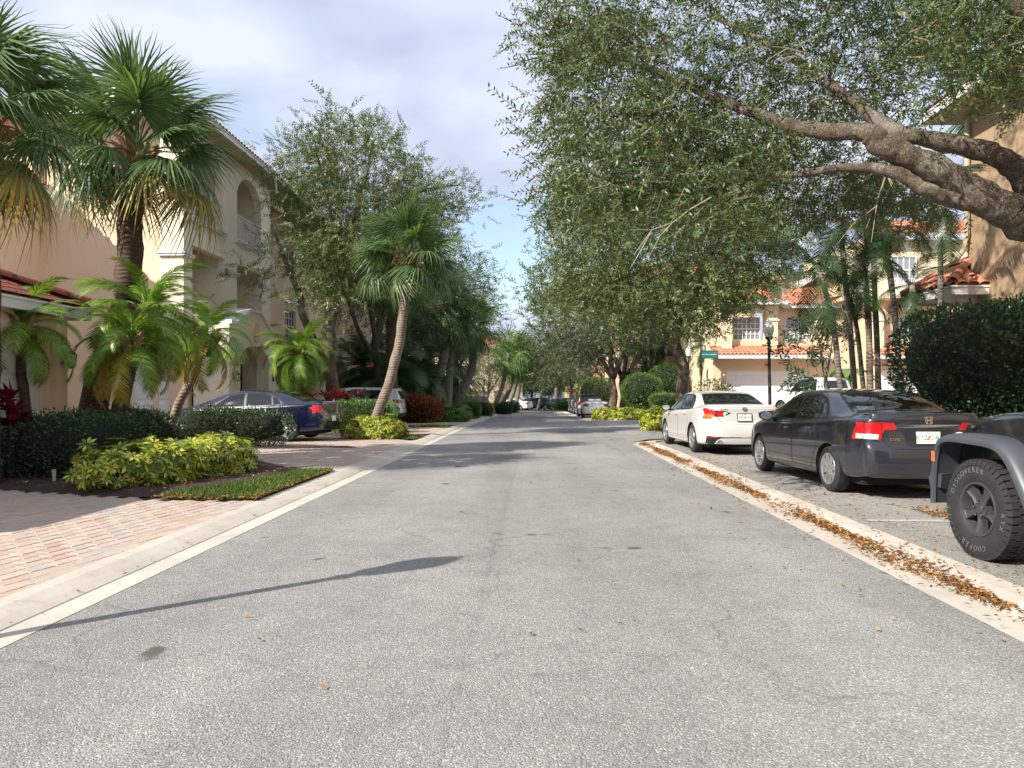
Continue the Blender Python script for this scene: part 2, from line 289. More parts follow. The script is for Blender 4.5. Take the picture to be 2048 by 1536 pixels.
class MB:
    def __init__(s): s.v = []; s.f = []; s.mi = []; s.cur = 0
    def add(s, vs, fs):
        b = len(s.v); s.v += [tuple(v) for v in vs]; s.f += [tuple(i+b for i in f) for f in fs]; s.mi += [s.cur]*len(fs); return s
    def box(s, x0, x1, y0, y1, z0, z1):
        return s.add([(x0,y0,z0),(x1,y0,z0),(x1,y1,z0),(x0,y1,z0),(x0,y0,z1),(x1,y0,z1),(x1,y1,z1),(x0,y1,z1)],
                     [(3,2,1,0),(4,5,6,7),(0,1,5,4),(1,2,6,5),(2,3,7,6),(3,0,4,7)])
    def bevbox(s, x0, x1, y0, y1, z0, z1, b=.006):
        """box with a chamfered top"""
        return s.add([(x0,y0,z0),(x1,y0,z0),(x1,y1,z0),(x0,y1,z0),(x0,y0,z1-b),(x1,y0,z1-b),(x1,y1,z1-b),(x0,y1,z1-b),(x0+b,y0+b,z1),(x1-b,y0+b,z1),(x1-b,y1-b,z1),(x0+b,y1-b,z1)],
                     [(0,1,5,4),(1,2,6,5),(2,3,7,6),(3,0,4,7),(4,5,9,8),(5,6,10,9),(6,7,11,10),(7,4,8,11),(8,9,10,11)])
    def obox(s, c, ax, ay, az):
        c = Vector(c); ax, ay, az = Vector(ax), Vector(ay), Vector(az)
        vs = [c+i*ax+j*ay+k*az for k in (-1, 1) for j in (-1, 1) for i in (-1, 1)]
        return s.add(vs, [(0,2,3,1),(4,5,7,6),(0,1,5,4),(2,6,7,3),(0,4,6,2),(1,3,7,5)])
    def tube(s, pts, rad, seg=8, cap=True, rough=0):
        pts = [Vector(p) for p in pts]; n = len(pts); vs = []; fs = []
        rad = [float(a) for a in rad] if hasattr(rad, '__len__') else [rad]*n
        up = Vector((0, 0, 1)); u = None
        for i, p in enumerate(pts):
            t = (pts[min(i+1, n-1)]-pts[max(i-1, 0)]).normalized()
            if u is None:
                a = up if abs(t.z) < .9 else Vector((1, 0, 0)); u = t.cross(a).normalized()
            else:
                u = (u-t*u.dot(t)).normalized()
            w = t.cross(u)
            for k in range(seg):
                a = 2*math.pi*k/seg; q = rad[i]*(1+rough*(math.sin(2*a+i*.31)+.7*math.sin(3*a-i*.53+1)+.5*math.sin(7*a+i*.9)+.4*math.sin(i*1.37+5*a))) if rough else rad[i]; vs.append(p+q*(u*math.cos(a)+w*math.sin(a)))
        for i in range(n-1):
            for k in range(seg):
                a, b = i*seg+k, i*seg+(k+1) % seg; fs.append((a, b, b+seg, a+seg))
        if cap: fs.append(tuple(range(seg-1, -1, -1))); fs.append(tuple((n-1)*seg+k for k in range(seg)))
        return s.add(vs, fs)
    def lathe(s, prof, seg=16, c=(0, 0, 0), axis='z'):
        vs = []; fs = []; n = len(prof)
        for r, h in prof:
            for k in range(seg):
                a = 2*math.pi*k/seg; p = (r*math.cos(a), r*math.sin(a), h)
                if axis == 'y': p = (p[0], p[2], p[1])
                vs.append((p[0]+c[0], p[1]+c[1], p[2]+c[2]))
        for i in range(n-1):
            for k in range(seg):
                a, b = i*seg+k, i*seg+(k+1) % seg; fs.append((a, b, b+seg, a+seg) if axis == 'z' else (a, a+seg, b+seg, b))
        return s.add(vs, fs)
    def prism(s, poly, f, h):
        """poly: list of 2-d points, f maps (a,b,t) -> xyz, extruded t=0..h"""
        n = len(poly); vs = [f(a, b, 0) for a, b in poly]+[f(a, b, h) for a, b in poly]
        fs = [tuple(range(n-1, -1, -1)), tuple(range(n, 2*n))]+[(i, (i+1) % n, (i+1) % n+n, i+n) for i in range(n)]
        return s.add(vs, fs)
    def grid(s, rows):
        nr, nc = len(rows), len(rows[0]); return s.add([p for r in rows for p in r], [(i*nc+j, i*nc+j+1, (i+1)*nc+j+1, (i+1)*nc+j) for i in range(nr-1) for j in range(nc-1)])
    def mesh(s, name, mat, smooth=False, fix=True):
        me = bpy.data.meshes.new(name); me.from_pydata(s.v, [], s.f)
        mats = mat if isinstance(mat, (list, tuple)) else [mat]
        for m in mats: me.materials.append(m)
        if len(mats) > 1: me.polygons.foreach_set('material_index', s.mi)
        if fix:
            b = bmesh.new(); b.from_mesh(me); bmesh.ops.recalc_face_normals(b, faces=b.faces); b.to_mesh(me); b.free()
        if smooth:
            me.polygons.foreach_set('use_smooth', [True]*len(me.polygons))
        me.update(); return me
    def obj(s, name, mat, parent=None, smooth=False, fix=True, **k):
        return link(name, s.mesh(name, mat, smooth, fix), parent, **k)
def smooth_angle(me, deg=35):
    me.polygons.foreach_set('use_smooth', [True]*len(me.polygons))
    try: me.set_sharp_from_angle(angle=R(deg))
    except Exception: pass
def text_mesh(txt, size, mat, extrude=.002, shear=0.0, spacing=1.0, align='CENTER'):
    c = bpy.data.curves.new('lettering', 'FONT'); c.body = txt; c.size = size; c.extrude = extrude; c.align_x = align; c.align_y = 'CENTER'; c.shear = shear; c.space_character = spacing
    o = bpy.data.objects.new('lettering', c); COL.objects.link(o)
    bpy.context.view_layer.update()
    me = bpy.data.meshes.new_from_object(o.evaluated_get(bpy.context.evaluated_depsgraph_get()))
    bpy.data.objects.remove(o); me.materials.clear(); me.materials.append(mat); me.name = 'lettering'; return me
def text(parent, txt, size, mat, mat4, name='lettering', **k):
    return link(name, text_mesh(txt, size, mat, **k), parent, mat4=mat4)
def frame(o, x, y):
    """4x4 with origin o, x axis x, y axis y"""
    x = Vector(x).normalized(); y = Vector(y).normalized(); z = x.cross(y).normalized(); y = z.cross(x)
    m = Matrix((x, y, z)).transposed().to_4x4(); m.translation = Vector(o); return m
# ------------------------------------------------------------------ leaf instancing in numpy
def unit(a): return a/np.maximum(np.linalg.norm(a, axis=-1, keepdims=True), 1e-9)
def basis(d, roll=None, r=rng):
    """rotation matrices (n,3,3) whose x column is d; roll random unless given"""
    d = unit(np.asarray(d, float)); n = len(d)
    a = np.where(np.abs(d[:, 2:3]) < .95, np.array([[0, 0, 1.]]), np.array([[1., 0, 0]]))
    y = unit(np.cross(a, d)); z = np.cross(d, y)
    th = r.uniform(0, 2*np.pi, n) if roll is None else roll
    c, s = np.cos(th)[:, None], np.sin(th)[:, None]
    return np.stack([d, c*y+s*z, -s*y+c*z], axis=2)
def inst(tv, tf, B, pos, sc):
    tv = np.asarray(tv); n = len(pos); sc = np.broadcast_to(np.asarray(sc, float).reshape(-1, 1, 1) if np.ndim(sc) else np.full((1, 1, 1), sc), (n, 1, 1))
    V = np.einsum('nij,kj->nki', B, tv)*sc+np.asarray(pos)[:, None, :]
    F = np.asarray(tf)[None]+(np.arange(n)*len(tv))[:, None, None]
    return V.reshape(-1, 3), F.reshape(-1, F.shape[-1])
LEAF_V = np.array([(0, 0, 0), (.45, .5, .06), (1, 0, -.05), (.45, -.5, .06)], float)
LEAF_F = np.array([(0, 1, 2, 3)])
def leaf_t(w): v = LEAF_V.copy(); v[:, 1] *= w; return v
def rdir(n, r=rng): return unit(r.normal(size=(n, 3)))
def join(parts):
    V = []; F = []; b = 0
    for v, f in parts: V.append(v); F.append(f+b); b += len(v)
    return np.concatenate(V), np.concatenate(F)
def in_poly(x, y, poly):
    x = np.asarray(x, float); y = np.asarray(y, float); ins = np.zeros(x.shape, bool); n = len(poly)
    for i in range(n):
        x1, y1 = poly[i]; x2, y2 = poly[(i+1) % n]
        if y1 == y2: continue
        c = ((y1 > y) != (y2 > y)) & (x < (x2-x1)*(y-y1)/(y2-y1)+x1); ins ^= c
    return ins
def snoise(p, scale, seed=0):
    """cheap smooth 3-d noise for arrays, about -1..1"""
    r = np.random.default_rng(seed+100); p = np.asarray(p)*scale; o = np.zeros(len(p))
    for k in range(5):
        f = r.normal(size=3); f = f/np.linalg.norm(f)*(.6+.5*k); o += np.sin(p@f*2.2+r.uniform(0, 6.28))/(1+.35*k)
    return o/2.4
# ------------------------------------------------------------------ ground, road, kerbs
XL, XR = -2.95, 2.77          # asphalt edges in the road frame
KL, KR = -3.52, 3.40          # outer kerb edges
S_BEND, R_BEND = 76.0, 26.0
def centre(s):
    """road frame point and heading at arc length s"""
    xm = (XL+XR)/2
    if s <= S_BEND: return xm, s, 0.0
    a = (s-S_BEND)/R_BEND; return xm-R_BEND*(1-math.cos(a)), S_BEND+R_BEND*math.sin(a), a
def on_road(off, s, z=0):
    x, y, a = centre(s); x += off*math.cos(a); y += off*math.sin(a); p = RF(x, y); p.z = zt(p.y)+z; return p
def sheet(name, rows, mat, parent=None):
    m = MB(); m.grid(rows); return m.obj(name, mat, parent)
hw = (XR-XL)/2
ss = [-14+1.5*i for i in range(28)]+[28+2*i for i in range(46)]
o = sheet('road', [[on_road(hw*t, s, .012*(1-t*t)) for t in (-1, -.66, -.33, 0, .33, .66, 1)] for s in ss], M['asphalt']); tag(o, kind='structure')
# terrain: falls away gently beyond 27 m, rises on the right towards the houses
xs = [-300, -150, -80, -50, -35, -26, -20, -16, -12, -9, -6, KL-.02, KL+.03, -1, 1.5, KR-.03, KR+.02, 5, 6.5, 7.5, 8.2, 9, 9.8, 10.6, 11.4, 12.2, 14, 18, 24, 32, 45, 70, 120, 300]
ys = [-40, -20, -8, 0, 5, 10, 15, 18, 20, 22, 24, 27, 30, 34, 38, 42, 46, 50, 55, 60, 66, 72, 80, 90, 100, 115, 130, 150, 180, 220, 300, 500, 900]
rows = []
for y in ys:
    r = []
    for x in xs:
        p = RF(x, y); z = zg(p.x, p.y)
        z += -.12 if (KL < x < KR or y > 64) else .03
        r.append((p.x, p.y, z))
    rows.append(r)
o = sheet('terrain', rows, M['terrain']); tag(o, kind='structure')
# kerbs: a low rolled concrete edge swept along the road in 3 m lengths with open joints
KPROF_L = [(XL+.01, -.05), (XL+.01, .004), (XL-.215, -.006), (XL-.225, -.016), (XL-.235, -.004), (XL-.33, .022), (XL-.45, .048), (KL, .056), (KL, -.05)]
KPROF_R = [(XR-.01, -.05), (XR-.01, .004), (XR+.25, -.008), (XR+.26, -.016), (XR+.27, -.004), (XR+.36, .025), (XR+.48, .048), (KR, .056), (KR, -.05)]
def kerb_run(parent, prof, s0, s1, step=3.0, gap=.016):
    s = s0
    while s < s1-.05:
        e = min(s+step, s1); m = MB(); k = max(2, int((e-s)/1.0)+1); sec = []
        for i in range(k+1):
            t = s+gap/2+(e-s-gap)*i/k
            sec.append([on_road(x-(XL+XR)/2, t, z) for x, z in prof])
        n = len(prof); vs = [p for r in sec for p in r]
        fs = [(i*n+j, i*n+j+1, (i+1)*n+j+1, (i+1)*n+j) for i in range(k) for j in range(n-1)]+[tuple(range(n)), tuple(k*n+j for j in range(n-1, -1, -1))]
        m.add(vs, fs); m.obj('kerb_block', M['kerb'], parent); s = e
kl = link('kerb_left', None); tag(kl, kind='structure'); kerb_run(kl, KPROF_L, -12, 108)
kr = link('kerb_right', None); tag(kr, kind='structure'); kerb_run(kr, KPROF_R, -12, 20.2); kerb_run(kr, KPROF_R, 43.5, 82)
# kerb returns into the side street (a short quarter turn)
def ret(cx_, cs, r0, a0, a1, parent):
    n = 9; m = MB(); sec = []
    for i in range(n+1):
        a = a0+(a1-a0)*i/n; row = []
        for dr, z in ((0, -.05), (0, .004), (.25, -.01), (.3, .0), (.37, .045), (.62, .06), (.62, -.05)):
            p = RF(cx_+(r0-dr)*math.cos(a), cs+(r0-dr)*math.sin(a)); row.append((p.x, p.y, zg(p.x, p.y)+z))
        sec.append(row)
    k = len(sec[0]); m.add([p for r in sec for p in r], [(i*k+j, i*k+j+1, (i+1)*k+j+1, (i+1)*k+j) for i in range(n) for j in range(k-1)]+[tuple(range(k)), tuple(n*k+j for j in range(k))])
    m.obj('kerb_block', M['kerb'], parent)
ret(XR+1.9, 20.2, 1.9, math.pi, math.pi/2, kr)
ret(XR+4.5, 43.5, 4.5, math.pi, 1.5*math.pi, kr)
def flat(name, poly, dz, mat, kind='structure', parent=None, step=1.0):
    """a sheet over a road-frame polygon that follows the terrain (fine grid clipped to the polygon)"""
    bm = bmesh.new(); vs = [bm.verts.new((x, y, 0)) for x, y in poly]; bm.faces.new(vs)
    x0, x1 = min(p[0] for p in poly), max(p[0] for p in poly); y0, y1 = min(p[1] for p in poly), max(p[1] for p in poly)
    for ax, lo, hi in ((0, x0, x1), (1, y0, y1)):
        c = math.floor(lo/step)*step+step*.5
        while c < hi:
            pl = [0, 0, 0]; pl[ax] = c; no = [0, 0, 0]; no[ax] = 1
            bmesh.ops.bisect_plane(bm, geom=bm.verts[:]+bm.edges[:]+bm.faces[:], plane_co=pl, plane_no=no); c += step
    for v in bm.verts:
        p = RF(v.co.x, v.co.y); v.co = (p.x, p.y, zg(p.x, p.y)+(dz(v.co.x, v.co.y) if callable(dz) else dz))
    bmesh.ops.recalc_face_normals(bm, faces=bm.faces)
    if sum(f.normal.z for f in bm.faces) < 0: bmesh.ops.reverse_faces(bm, faces=bm.faces)
    me = bpy.data.meshes.new(name); bm.to_mesh(me); bm.free(); me.materials.append(mat)
    o = link(name, me, parent); tag(o, kind=kind); return o
flat('parking_bay', [(KR, -12), (7.3, -12), (7.3, 19.4), (6.6, 21.0), (5.4, 21.48), (KR+1.2, 21.48), (KR+.4, 21.0), (KR, 20.2)], .052, M['asphalt_bay'])
flat('parking_bay', [(KR, 44.5), (6.3, 46.2), (6.3, 62), (5.6, 64), (KR, 64)], .052, M['asphalt_bay'])
def street_z(x, s): return .004+.046*sm((x-XR)/.8)
flat('side_street', [(XR, 20.2), (XR+.1, 21.0), (XR+.6, 21.7), (XR+1.2, 22.05), (XR+1.9, 22.12), (9, 22.4), (40, 22.4), (40, 38.4), (8.5, 38.9), (XR+4.5, 38.98), (XR+2.6, 39.5), (XR+1.1, 40.6), (XR+.3, 42), (XR, 43.5)], street_z, M['asphalt'])
flat('forecourt', [(11.3, 38.6), (32, 38.4), (32, 43.5), (11.3, 43.5)], .09, M['paver'])
# painted stall line between the parked cars
m = MB(); p0, p1 = RF(KR+.15, 7.75), RF(7.0, 7.75)
m.add([(p0.x, p0.y-.06, .057), (p1.x, p1.y-.06, .057), (p1.x, p1.y+.06, .057), (p0.x, p0.y+.06, .057)], [(0, 1, 2, 3)])
o = m.obj('parking_line', simple('worn_paint', (.40, .405, .41), .85, .15, 9)); tag(o, kind='structure')
# ------------------------------------------------------------------ left: driveways of pavers, beds, lawns (road frame polygons)
def pavers(name, poly, ang, label_kind, n_obj, pl=.24, pw=.15, z=.034, far=False, kerb_edge=True):
    root = flat(name, poly, .038, M['paver_joint'])
    c, s = math.cos(ang), math.sin(ang)
    cxs = np.mean([p[0] for p in poly]); cys = np.mean([p[1] for p in poly]); r = max(math.hypot(p[0]-cxs, p[1]-cys) for p in poly)
    items = []
    nr = int(r/pw)+1; nc = int(r/pl)+1
    for i in range(-nr, nr+1):
        for j in range(-nc, nc+1):
            u, v = (j+(.5 if i % 2 else 0))*pl, i*pw
            x, y = cxs+u*s+v*c, cys+u*c-v*s
            items.append((x, y))
    it = np.array(items); it = it[in_poly(np.where(it[:, 0] > KL, np.where(it[:, 0] < KL+.14, KL-.01, it[:, 0]), it[:, 0]), it[:, 1], poly)]
    it = it[np.argsort(np.hypot(it[:, 0], it[:, 1]))]
    vis = [k for k in range(len(it)) if abs(it[k, 0]) < .73*it[k, 1]+.3]; rest = [k for k in range(len(it)) if k not in set(vis)]
    order = vis+rest
    mb = MB(); mb.bevbox(-pw/2+.004, pw/2-.004, -pl/2+.004, pl/2-.004, -.03, .02, .007); pm = mb.mesh('paver', M['paver'])
    V0 = np.array([v.co[:] for v in pm.vertices]); F4 = np.array([p.vertices[:] for p in pm.polygons])
    Bs, Ps = [], []
    for q, k in enumerate(order):
        w = RF(*it[k]); h = zg(w.x, w.y)+z+random.uniform(-.002, .002)
        e = Matrix.Translation((w.x, w.y, h)) @ Matrix.Rotation(-TH-ang+random.uniform(-.012, .012), 4, 'Z') @ Matrix.Rotation(random.uniform(-.012, .012), 4, 'X') @ Matrix.Rotation(random.uniform(-.015, .015), 4, 'Y')
        if kerb_edge and abs(it[k, 0]-KL) < .24:
            # cut to the kerb line
            cn = [toRF(*(e @ Vector((a, b_, 0)))[:2]) for a, b_ in ((-pw/2+.004, -pl/2+.004), (pw/2-.004, -pl/2+.004), (pw/2-.004, pl/2-.004), (-pw/2+.004, pl/2-.004))]; lim = KL-.006; cl = []
            for j in range(4):
                a, b_ = cn[j], cn[(j+1) % 4]
                if a[0] <= lim: cl.append(a)
                if (a[0] <= lim) != (b_[0] <= lim): t = (lim-a[0])/(b_[0]-a[0]); cl.append((lim, a[1]+(b_[1]-a[1])*t))
            if len(cl) >= 3: MB().prism(cl, lambda x, y, t: (*RF(x, y)[:2], e.translation.z-.02+t), .04).obj('paver', M['paver'], root)
            continue
        if q < n_obj: link('paver', pm, root, mat4=e)
        else: Bs.append(np.array(e.to_3x3())); Ps.append(e.translation[:])
    if Ps:
        V, F = inst(V0, F4, np.array(Bs), np.array(Ps), 1.0)
        o = link('paver_field', mesh_np('paver_field', V, F, M['paver']), root); tag(o, kind='stuff')
    return root
DRIVE_A = [(KL, 2.2), (-9.6, 2.2), (-9.6, 10.15), (-7.2, 9.75), (-5.6, 9.2), (-4.6, 8.95), (KL, 8.95)]
pavers('driveway_near', DRIVE_A, R(11), 'near', 300)
DRIVE_B = [(KL, 12.45), (-4.6, 13.2), (-5.6, 14.4), (-8.3, 17.6), (-13, 17.6), (-13, 23.5), (-11.4, 23.9), (-6.0, 22.9), (-5.2, 22.2), (KL, 20.9)]
pavers('driveway_middle', DRIVE_B, R(4), 'mid', 120)
for i, (a, b) in enumerate(((24.2, 29.2), (31.5, 36), (38.5, 43), (46, 50.5), (53, 57))):
    flat('driveway_far', [(KL, a), (-12.5, a+.5), (-12.5, b+.4), (KL, b)], .06, M['paver'], step=2)
def mound(name, poly, label_mat, h=.07, base=.03, kind='structure', step=.35):
    c = [sum(p[k] for p in poly)/len(poly) for k in (0, 1)]
    def dz(x, y):
        d = min(dist_seg(x, y, poly[i], poly[(i+1) % len(poly)]) for i in range(len(poly)))
        return base+h*sm(d/.35)+.02*math.sin(x*9.1+y*3)*math.sin(y*7.7)*sm(d/.2)
    return flat(name, poly, dz, label_mat, kind=kind, step=step)
def dist_seg(x, y, a, b):
    vx, vy = b[0]-a[0], b[1]-a[1]; t = max(0, min(1, ((x-a[0])*vx+(y-a[1])*vy)/(vx*vx+vy*vy+1e-9))); return math.hypot(x-a[0]-t*vx, y-a[1]-t*vy)
BED_A = [(-9.6, 10.15), (-7.2, 9.75), (-5.6, 9.2), (-4.9, 9.3), (-4.25, 10.6), (-4.1, 12.0), (-4.4, 12.9), (-5.6, 14.4), (-8.3, 17.5), (-10.3, 17.5), (-10.3, 13.9), (-8.65, 13.9), (-8.65, 11)]
mound('bed_near', BED_A, M['mulch'], .06, .05)
LAWN_A = [(-4.9, 9.22), (-4.4, 8.97), (KL-.02, 8.97), (KL-.02, 12.4), (-4.05, 12.3), (-4.2, 11.2), (-4.5, 10.2)]
mound('lawn_strip', LAWN_A, M['soil_lawn'], .03, .055)
mound('bed_middle', [(-8.5, 17.45), (-8.0, 18.2), (-4.9, 18.5), (-4.5, 18.0), (-6.0, 17.6)], M['mulch'], .04, .065)
mound('bed_palm', [(-11.4, 23.9), (-6.0, 22.9), (-5.2, 22.2), (KL-.05, 21.2), (KL-.05, 24.1), (-6, 24.3), (-12, 24.6)], M['mulch'], .05, .05)
mound('bed_far', [(KL-.3, 29.3), (-11.5, 29.5), (-11.5, 31.4), (KL-.3, 31.3)], M['mulch'], .05, .05, step=.8)
mound('bed_croton', [(KL-.4, 36.2), (-11.5, 36.5), (-11.5, 38.2), (KL-.4, 38.3)], M['mulch'], .05, .05, step=.8)
for a, b, x in ((21.25, 22.3, -4.7), (28.7, 30.2, -5.0), (36.1, 37.3, -5.1), (38.0, 38.8, -4.9), (43, 45, -5.3), (50.4, 52.2, -5.5), (57, 60, -5.5)):
    flat('lawn_patch', [(KL-.02, a), (x, a+.2), (x, b), (KL-.02, b)], .072, M['soil_lawn'], step=2)
mound('bed_corner', [(3.9, 41.2), (5.2, 39.9), (8, 39.3), (10.9, 39.2), (10.9, 44.2), (6.4, 46), (4.2, 44.3)], M['mulch'], .08, .05, step=.7)
mound('lawn_corner', [(6.5, 46.2), (10.9, 44.3), (13, 50), (13, 64), (6.4, 64)], M['soil_lawn'], .08, .05, step=2)
mound('bed_right', [(7.3, -8), (10.6, -8), (10.6, 21.8), (7.3, 21.9), (6.7, 21.3), (7.3, 19.4)], M['mulch'], .08, .04, step=.7)
mound('bed_island', [(5.0, 21.5), (6.6, 21.05), (7.3, 21.9), (7.2, 22.3), (5.0, 22.1)], M['mulch'], .06, .05, step=.5)
# grass blades
def grass(polys, dens, h=.07, name='grass', label='short green lawn grass on the kerbside strips'):
    pos = []
    for poly in polys:
        x0, x1 = min(p[0] for p in poly), max(p[0] for p in poly); y0, y1 = min(p[1] for p in poly), max(p[1] for p in poly)
        n = int((x1-x0)*(y1-y0)*dens); x = rng.uniform(x0, x1, n); y = rng.uniform(y0, y1, n); k = in_poly(x, y, poly)
        for a, b in zip(x[k], y[k]):
            w = RF(a, b); pos.append((w.x, w.y, zg(w.x, w.y)+.07))
    pos = np.array(pos); n = len(pos); d = rdir(n); d[:, 2] = np.abs(d[:, 2])+.8
    tv = np.array([(0, -.09, 0), (0, .09, 0), (.55, .06, .02), (1, 0, .12), (.55, -.06, .02)]); tf = np.array([(0, 1, 2, 3, 4)])
    V, F = inst(tv, tf, basis(d), pos, rng.uniform(.6, 1.2, n)*h)
    o = link(name, mesh_np(name, V, F, M['grass'])); tag(o, label, 'grass', kind='stuff')
grass([LAWN_A], 5200, .075)
grass([[(KL-.02, a), (x, a+.2), (x, b), (KL-.02, b)] for a, b, x in ((21.25, 22.3, -4.7), (28.7, 30.2, -5.0), (36.1, 37.3, -5.1), (43, 45, -5.3), (50.4, 52.2, -5.5))]+[[(6.5, 46.2), (10.9, 44.3), (12, 50), (6.4, 56)]], 420, .11, label='mown grass patches further down the street')
# ------------------------------------------------------------------ buildings
def boxes(parent, name, mat, *bs):
    for q in bs: MB().box(*q).obj(name, mat, parent)
def bld(name, label): 
    o = thing(name, label, 'building'); o.rotation_euler = (0, 0, -TH); return o        # local axes: x across the road, y along it
class Wall:
    """a wall with openings; o origin, u along it, thickness t behind the face (inwards = n_in)"""
    def __init__(s, o, u, nin, length, z0, z1, t=.3, holes=(), arches=()):
        s.o, s.u, s.n = Vector(o), Vector(u), Vector(nin); m = s.m = MB()
        us = sorted({0, length}|{h[0] for h in holes}|{h[1] for h in holes}); zs = sorted({z0, z1}|{h[2] for h in holes}|{h[3] for h in holes})
        solid = {}
        for i in range(len(us)-1):
            for j in range(len(zs)-1):
                a, b = (us[i]+us[i+1])/2, (zs[j]+zs[j+1])/2
                solid[i, j] = not any(h[0] < a < h[1] and h[2] < b < h[3] for h in holes)
        p = lambda a, b, d: s.o+s.u*a+s.n*d+Vector((0, 0, b))
        for (i, j), ok in solid.items():
            if not ok: continue
            a0, a1, b0, b1 = us[i], us[i+1], zs[j], zs[j+1]
            for d in (0, t): m.add([p(a0, b0, d), p(a1, b0, d), p(a1, b1, d), p(a0, b1, d)], [(0, 1, 2, 3)])
            for di, dj, e in ((-1, 0, ((a0, b0), (a0, b1))), (1, 0, ((a1, b0), (a1, b1))), (0, -1, ((a0, b0), (a1, b0))), (0, 1, ((a0, b1), (a1, b1)))):
                if not solid.get((i+di, j+dj), False):
                    (q0, w0), (q1, w1) = e; m.add([p(q0, w0, 0), p(q1, w1, 0), p(q1, w1, t), p(q0, w0, t)], [(0, 1, 2, 3)])
        for u0, u1, zs_, ztop in arches:     # fill the two spandrels above an arch inside a rectangular hole
            n = 10; c = (u0+u1)/2; a = (u1-u0)/2; h = ztop-zs_
            arc = [(c-a*math.cos(math.pi*k/(2*n)), zs_+h*math.sin(math.pi*k/(2*n))) for k in range(n+1)]
            for sgn in (0, 1):
                poly = arc+[(u0, ztop)]
                if sgn: poly = [(2*c-x, z) for x, z in poly]
                m.prism(poly, lambda x, z, d: p(x, z, d), t)
    def obj(s, name, mat, parent): return s.m.obj(name, mat, parent)
PANE = {}
def window(parent, o, u, nout, w, h, cols, rows, split=True, mat='pane', recess=.12, deep=True):
    """frame centred on o (bottom middle) ; panes are pieces of the window"""
    o, u, n = Vector(o), Vector(u).normalized(), Vector(nout).normalized(); z = Vector((0, 0, 1)); m = MB(); o = o-n*recess
    def bar(a0, a1, b0, b1, d0, d1):
        c = o+u*((a0+a1)/2)+z*((b0+b1)/2)+n*((d0+d1)/2); m.obox(c, u*(a1-a0)/2, n*(d1-d0)/2, z*(b1-b0)/2)
    f = .05
    bar(-w/2, w/2, 0, f, -.03, .05); bar(-w/2, w/2, h-f, h, -.03, .05); bar(-w/2, -w/2+f, f, h-f, -.03, .05); bar(w/2-f, w/2, f, h-f, -.03, .05)
    if split: bar(-w/2+f, w/2-f, h/2-.03, h/2+.03, -.03, .045)
    iw, ih = w-2*f, h-2*f
    for i in range(1, cols): x = -w/2+f+iw*i/cols; t = .028 if (cols % 2 == 0 and i == cols//2) else .016; bar(x-t, x+t, f, h-f, -.02, .04)
    for j in range(1, rows):
        if split and rows % 2 == 0 and j == rows//2: continue
        y = f+ih*j/rows; bar(-w/2+f, w/2-f, y-.016, y+.016, -.02, .038)
    win = m.obj('window', M['trim_white'], parent)
    if not deep:
        mm = MB(); mm.obox(o+z*h/2-n*.01, u*(w/2-f*.5), n*.006, z*(h/2-f*.5)); mm.obj('pane', M[mat], win); return win
    pw, ph = iw/cols, ih/rows; key = (round(pw, 3), round(ph, 3), tuple(round(c, 3) for c in u), mat)
    if key not in PANE:
        mm = MB(); mm.obox((0, 0, 0), u*pw/2, n*.004, z*ph/2); PANE[key] = mm.mesh('pane', M[mat])
    for i in range(cols):
        for j in range(rows):
            link('pane', PANE[key], win, loc=o+u*(-w/2+f+pw*(i+.5))+z*(f+ph*(j+.5))-n*.012+n*random.uniform(-.002, .002))
    return win
def garage(parent, o, u, nout, w, h, cols, rows, flat_panels=False):
    o, u, n = Vector(o), Vector(u).normalized(), Vector(nout).normalized(); z = Vector((0, 0, 1)); m = MB()
    m.obox(o+z*h/2-n*.03, u*w/2, n*.02, z*h/2)
    for a in (-1, 1): m.obox(o+z*h/2+u*a*(w/2+.05)+n*.0, u*.05, n*.04, z*(h/2+.05))
    m.obox(o+z*(h+.05)+n*.001, u*w/2, n*.038, z*.05)
    d = m.obj('garage_door', M['door_white'], parent)
    pw, ph = w/cols, h/rows; mm = MB(); g = .045 if not flat_panels else .006
    a, b = pw/2-g, ph/2-(.05 if not flat_panels else .012); q = .035 if not flat_panels else .01
    f = lambda x, y, d_: u*x+z*y+n*d_
    vs = [f(-a, -b, 0), f(a, -b, 0), f(a, b, 0), f(-a, b, 0), f(-a+q, -b+q, .016), f(a-q, -b+q, .016), f(a-q, b-q, .016), f(-a+q, b-q, .016)]
    mm.add(vs, [(0, 1, 5, 4), (1, 2, 6, 5), (2, 3, 7, 6), (3, 0, 4, 7), (4, 5, 6, 7)]); pm = mm.mesh('panel', M['door_white'])
    for i in range(cols):
        for j in range(rows): link('panel', pm, d, loc=o+u*(-w/2+pw*(i+.5))+z*(ph*(j+.5))-n*.009)
    return d
def railing(parent, p0, p1, h, n):
    p0, p1 = Vector(p0), Vector(p1); r = link('railing', None, parent); z = Vector((0, 0, 1)); u = (p1-p0).normalized(); L_ = (p1-p0).length; sd = u.cross(z)
    m = MB()
    for zz in (.06, h-.04): m.obox((p0+p1)/2+z*zz, u*L_/2, sd*.025, z*.025)
    m.obj('rail', M['trim_white'], r); mb = MB(); mb.obox((0, 0, h/2), u*.014, sd*.014, z*(h/2-.07)); bm_ = mb.mesh('baluster', M['trim_white'])
    for i in range(n): link('baluster', bm_, r, loc=p0+u*L_*(i+.5)/n)
    return r
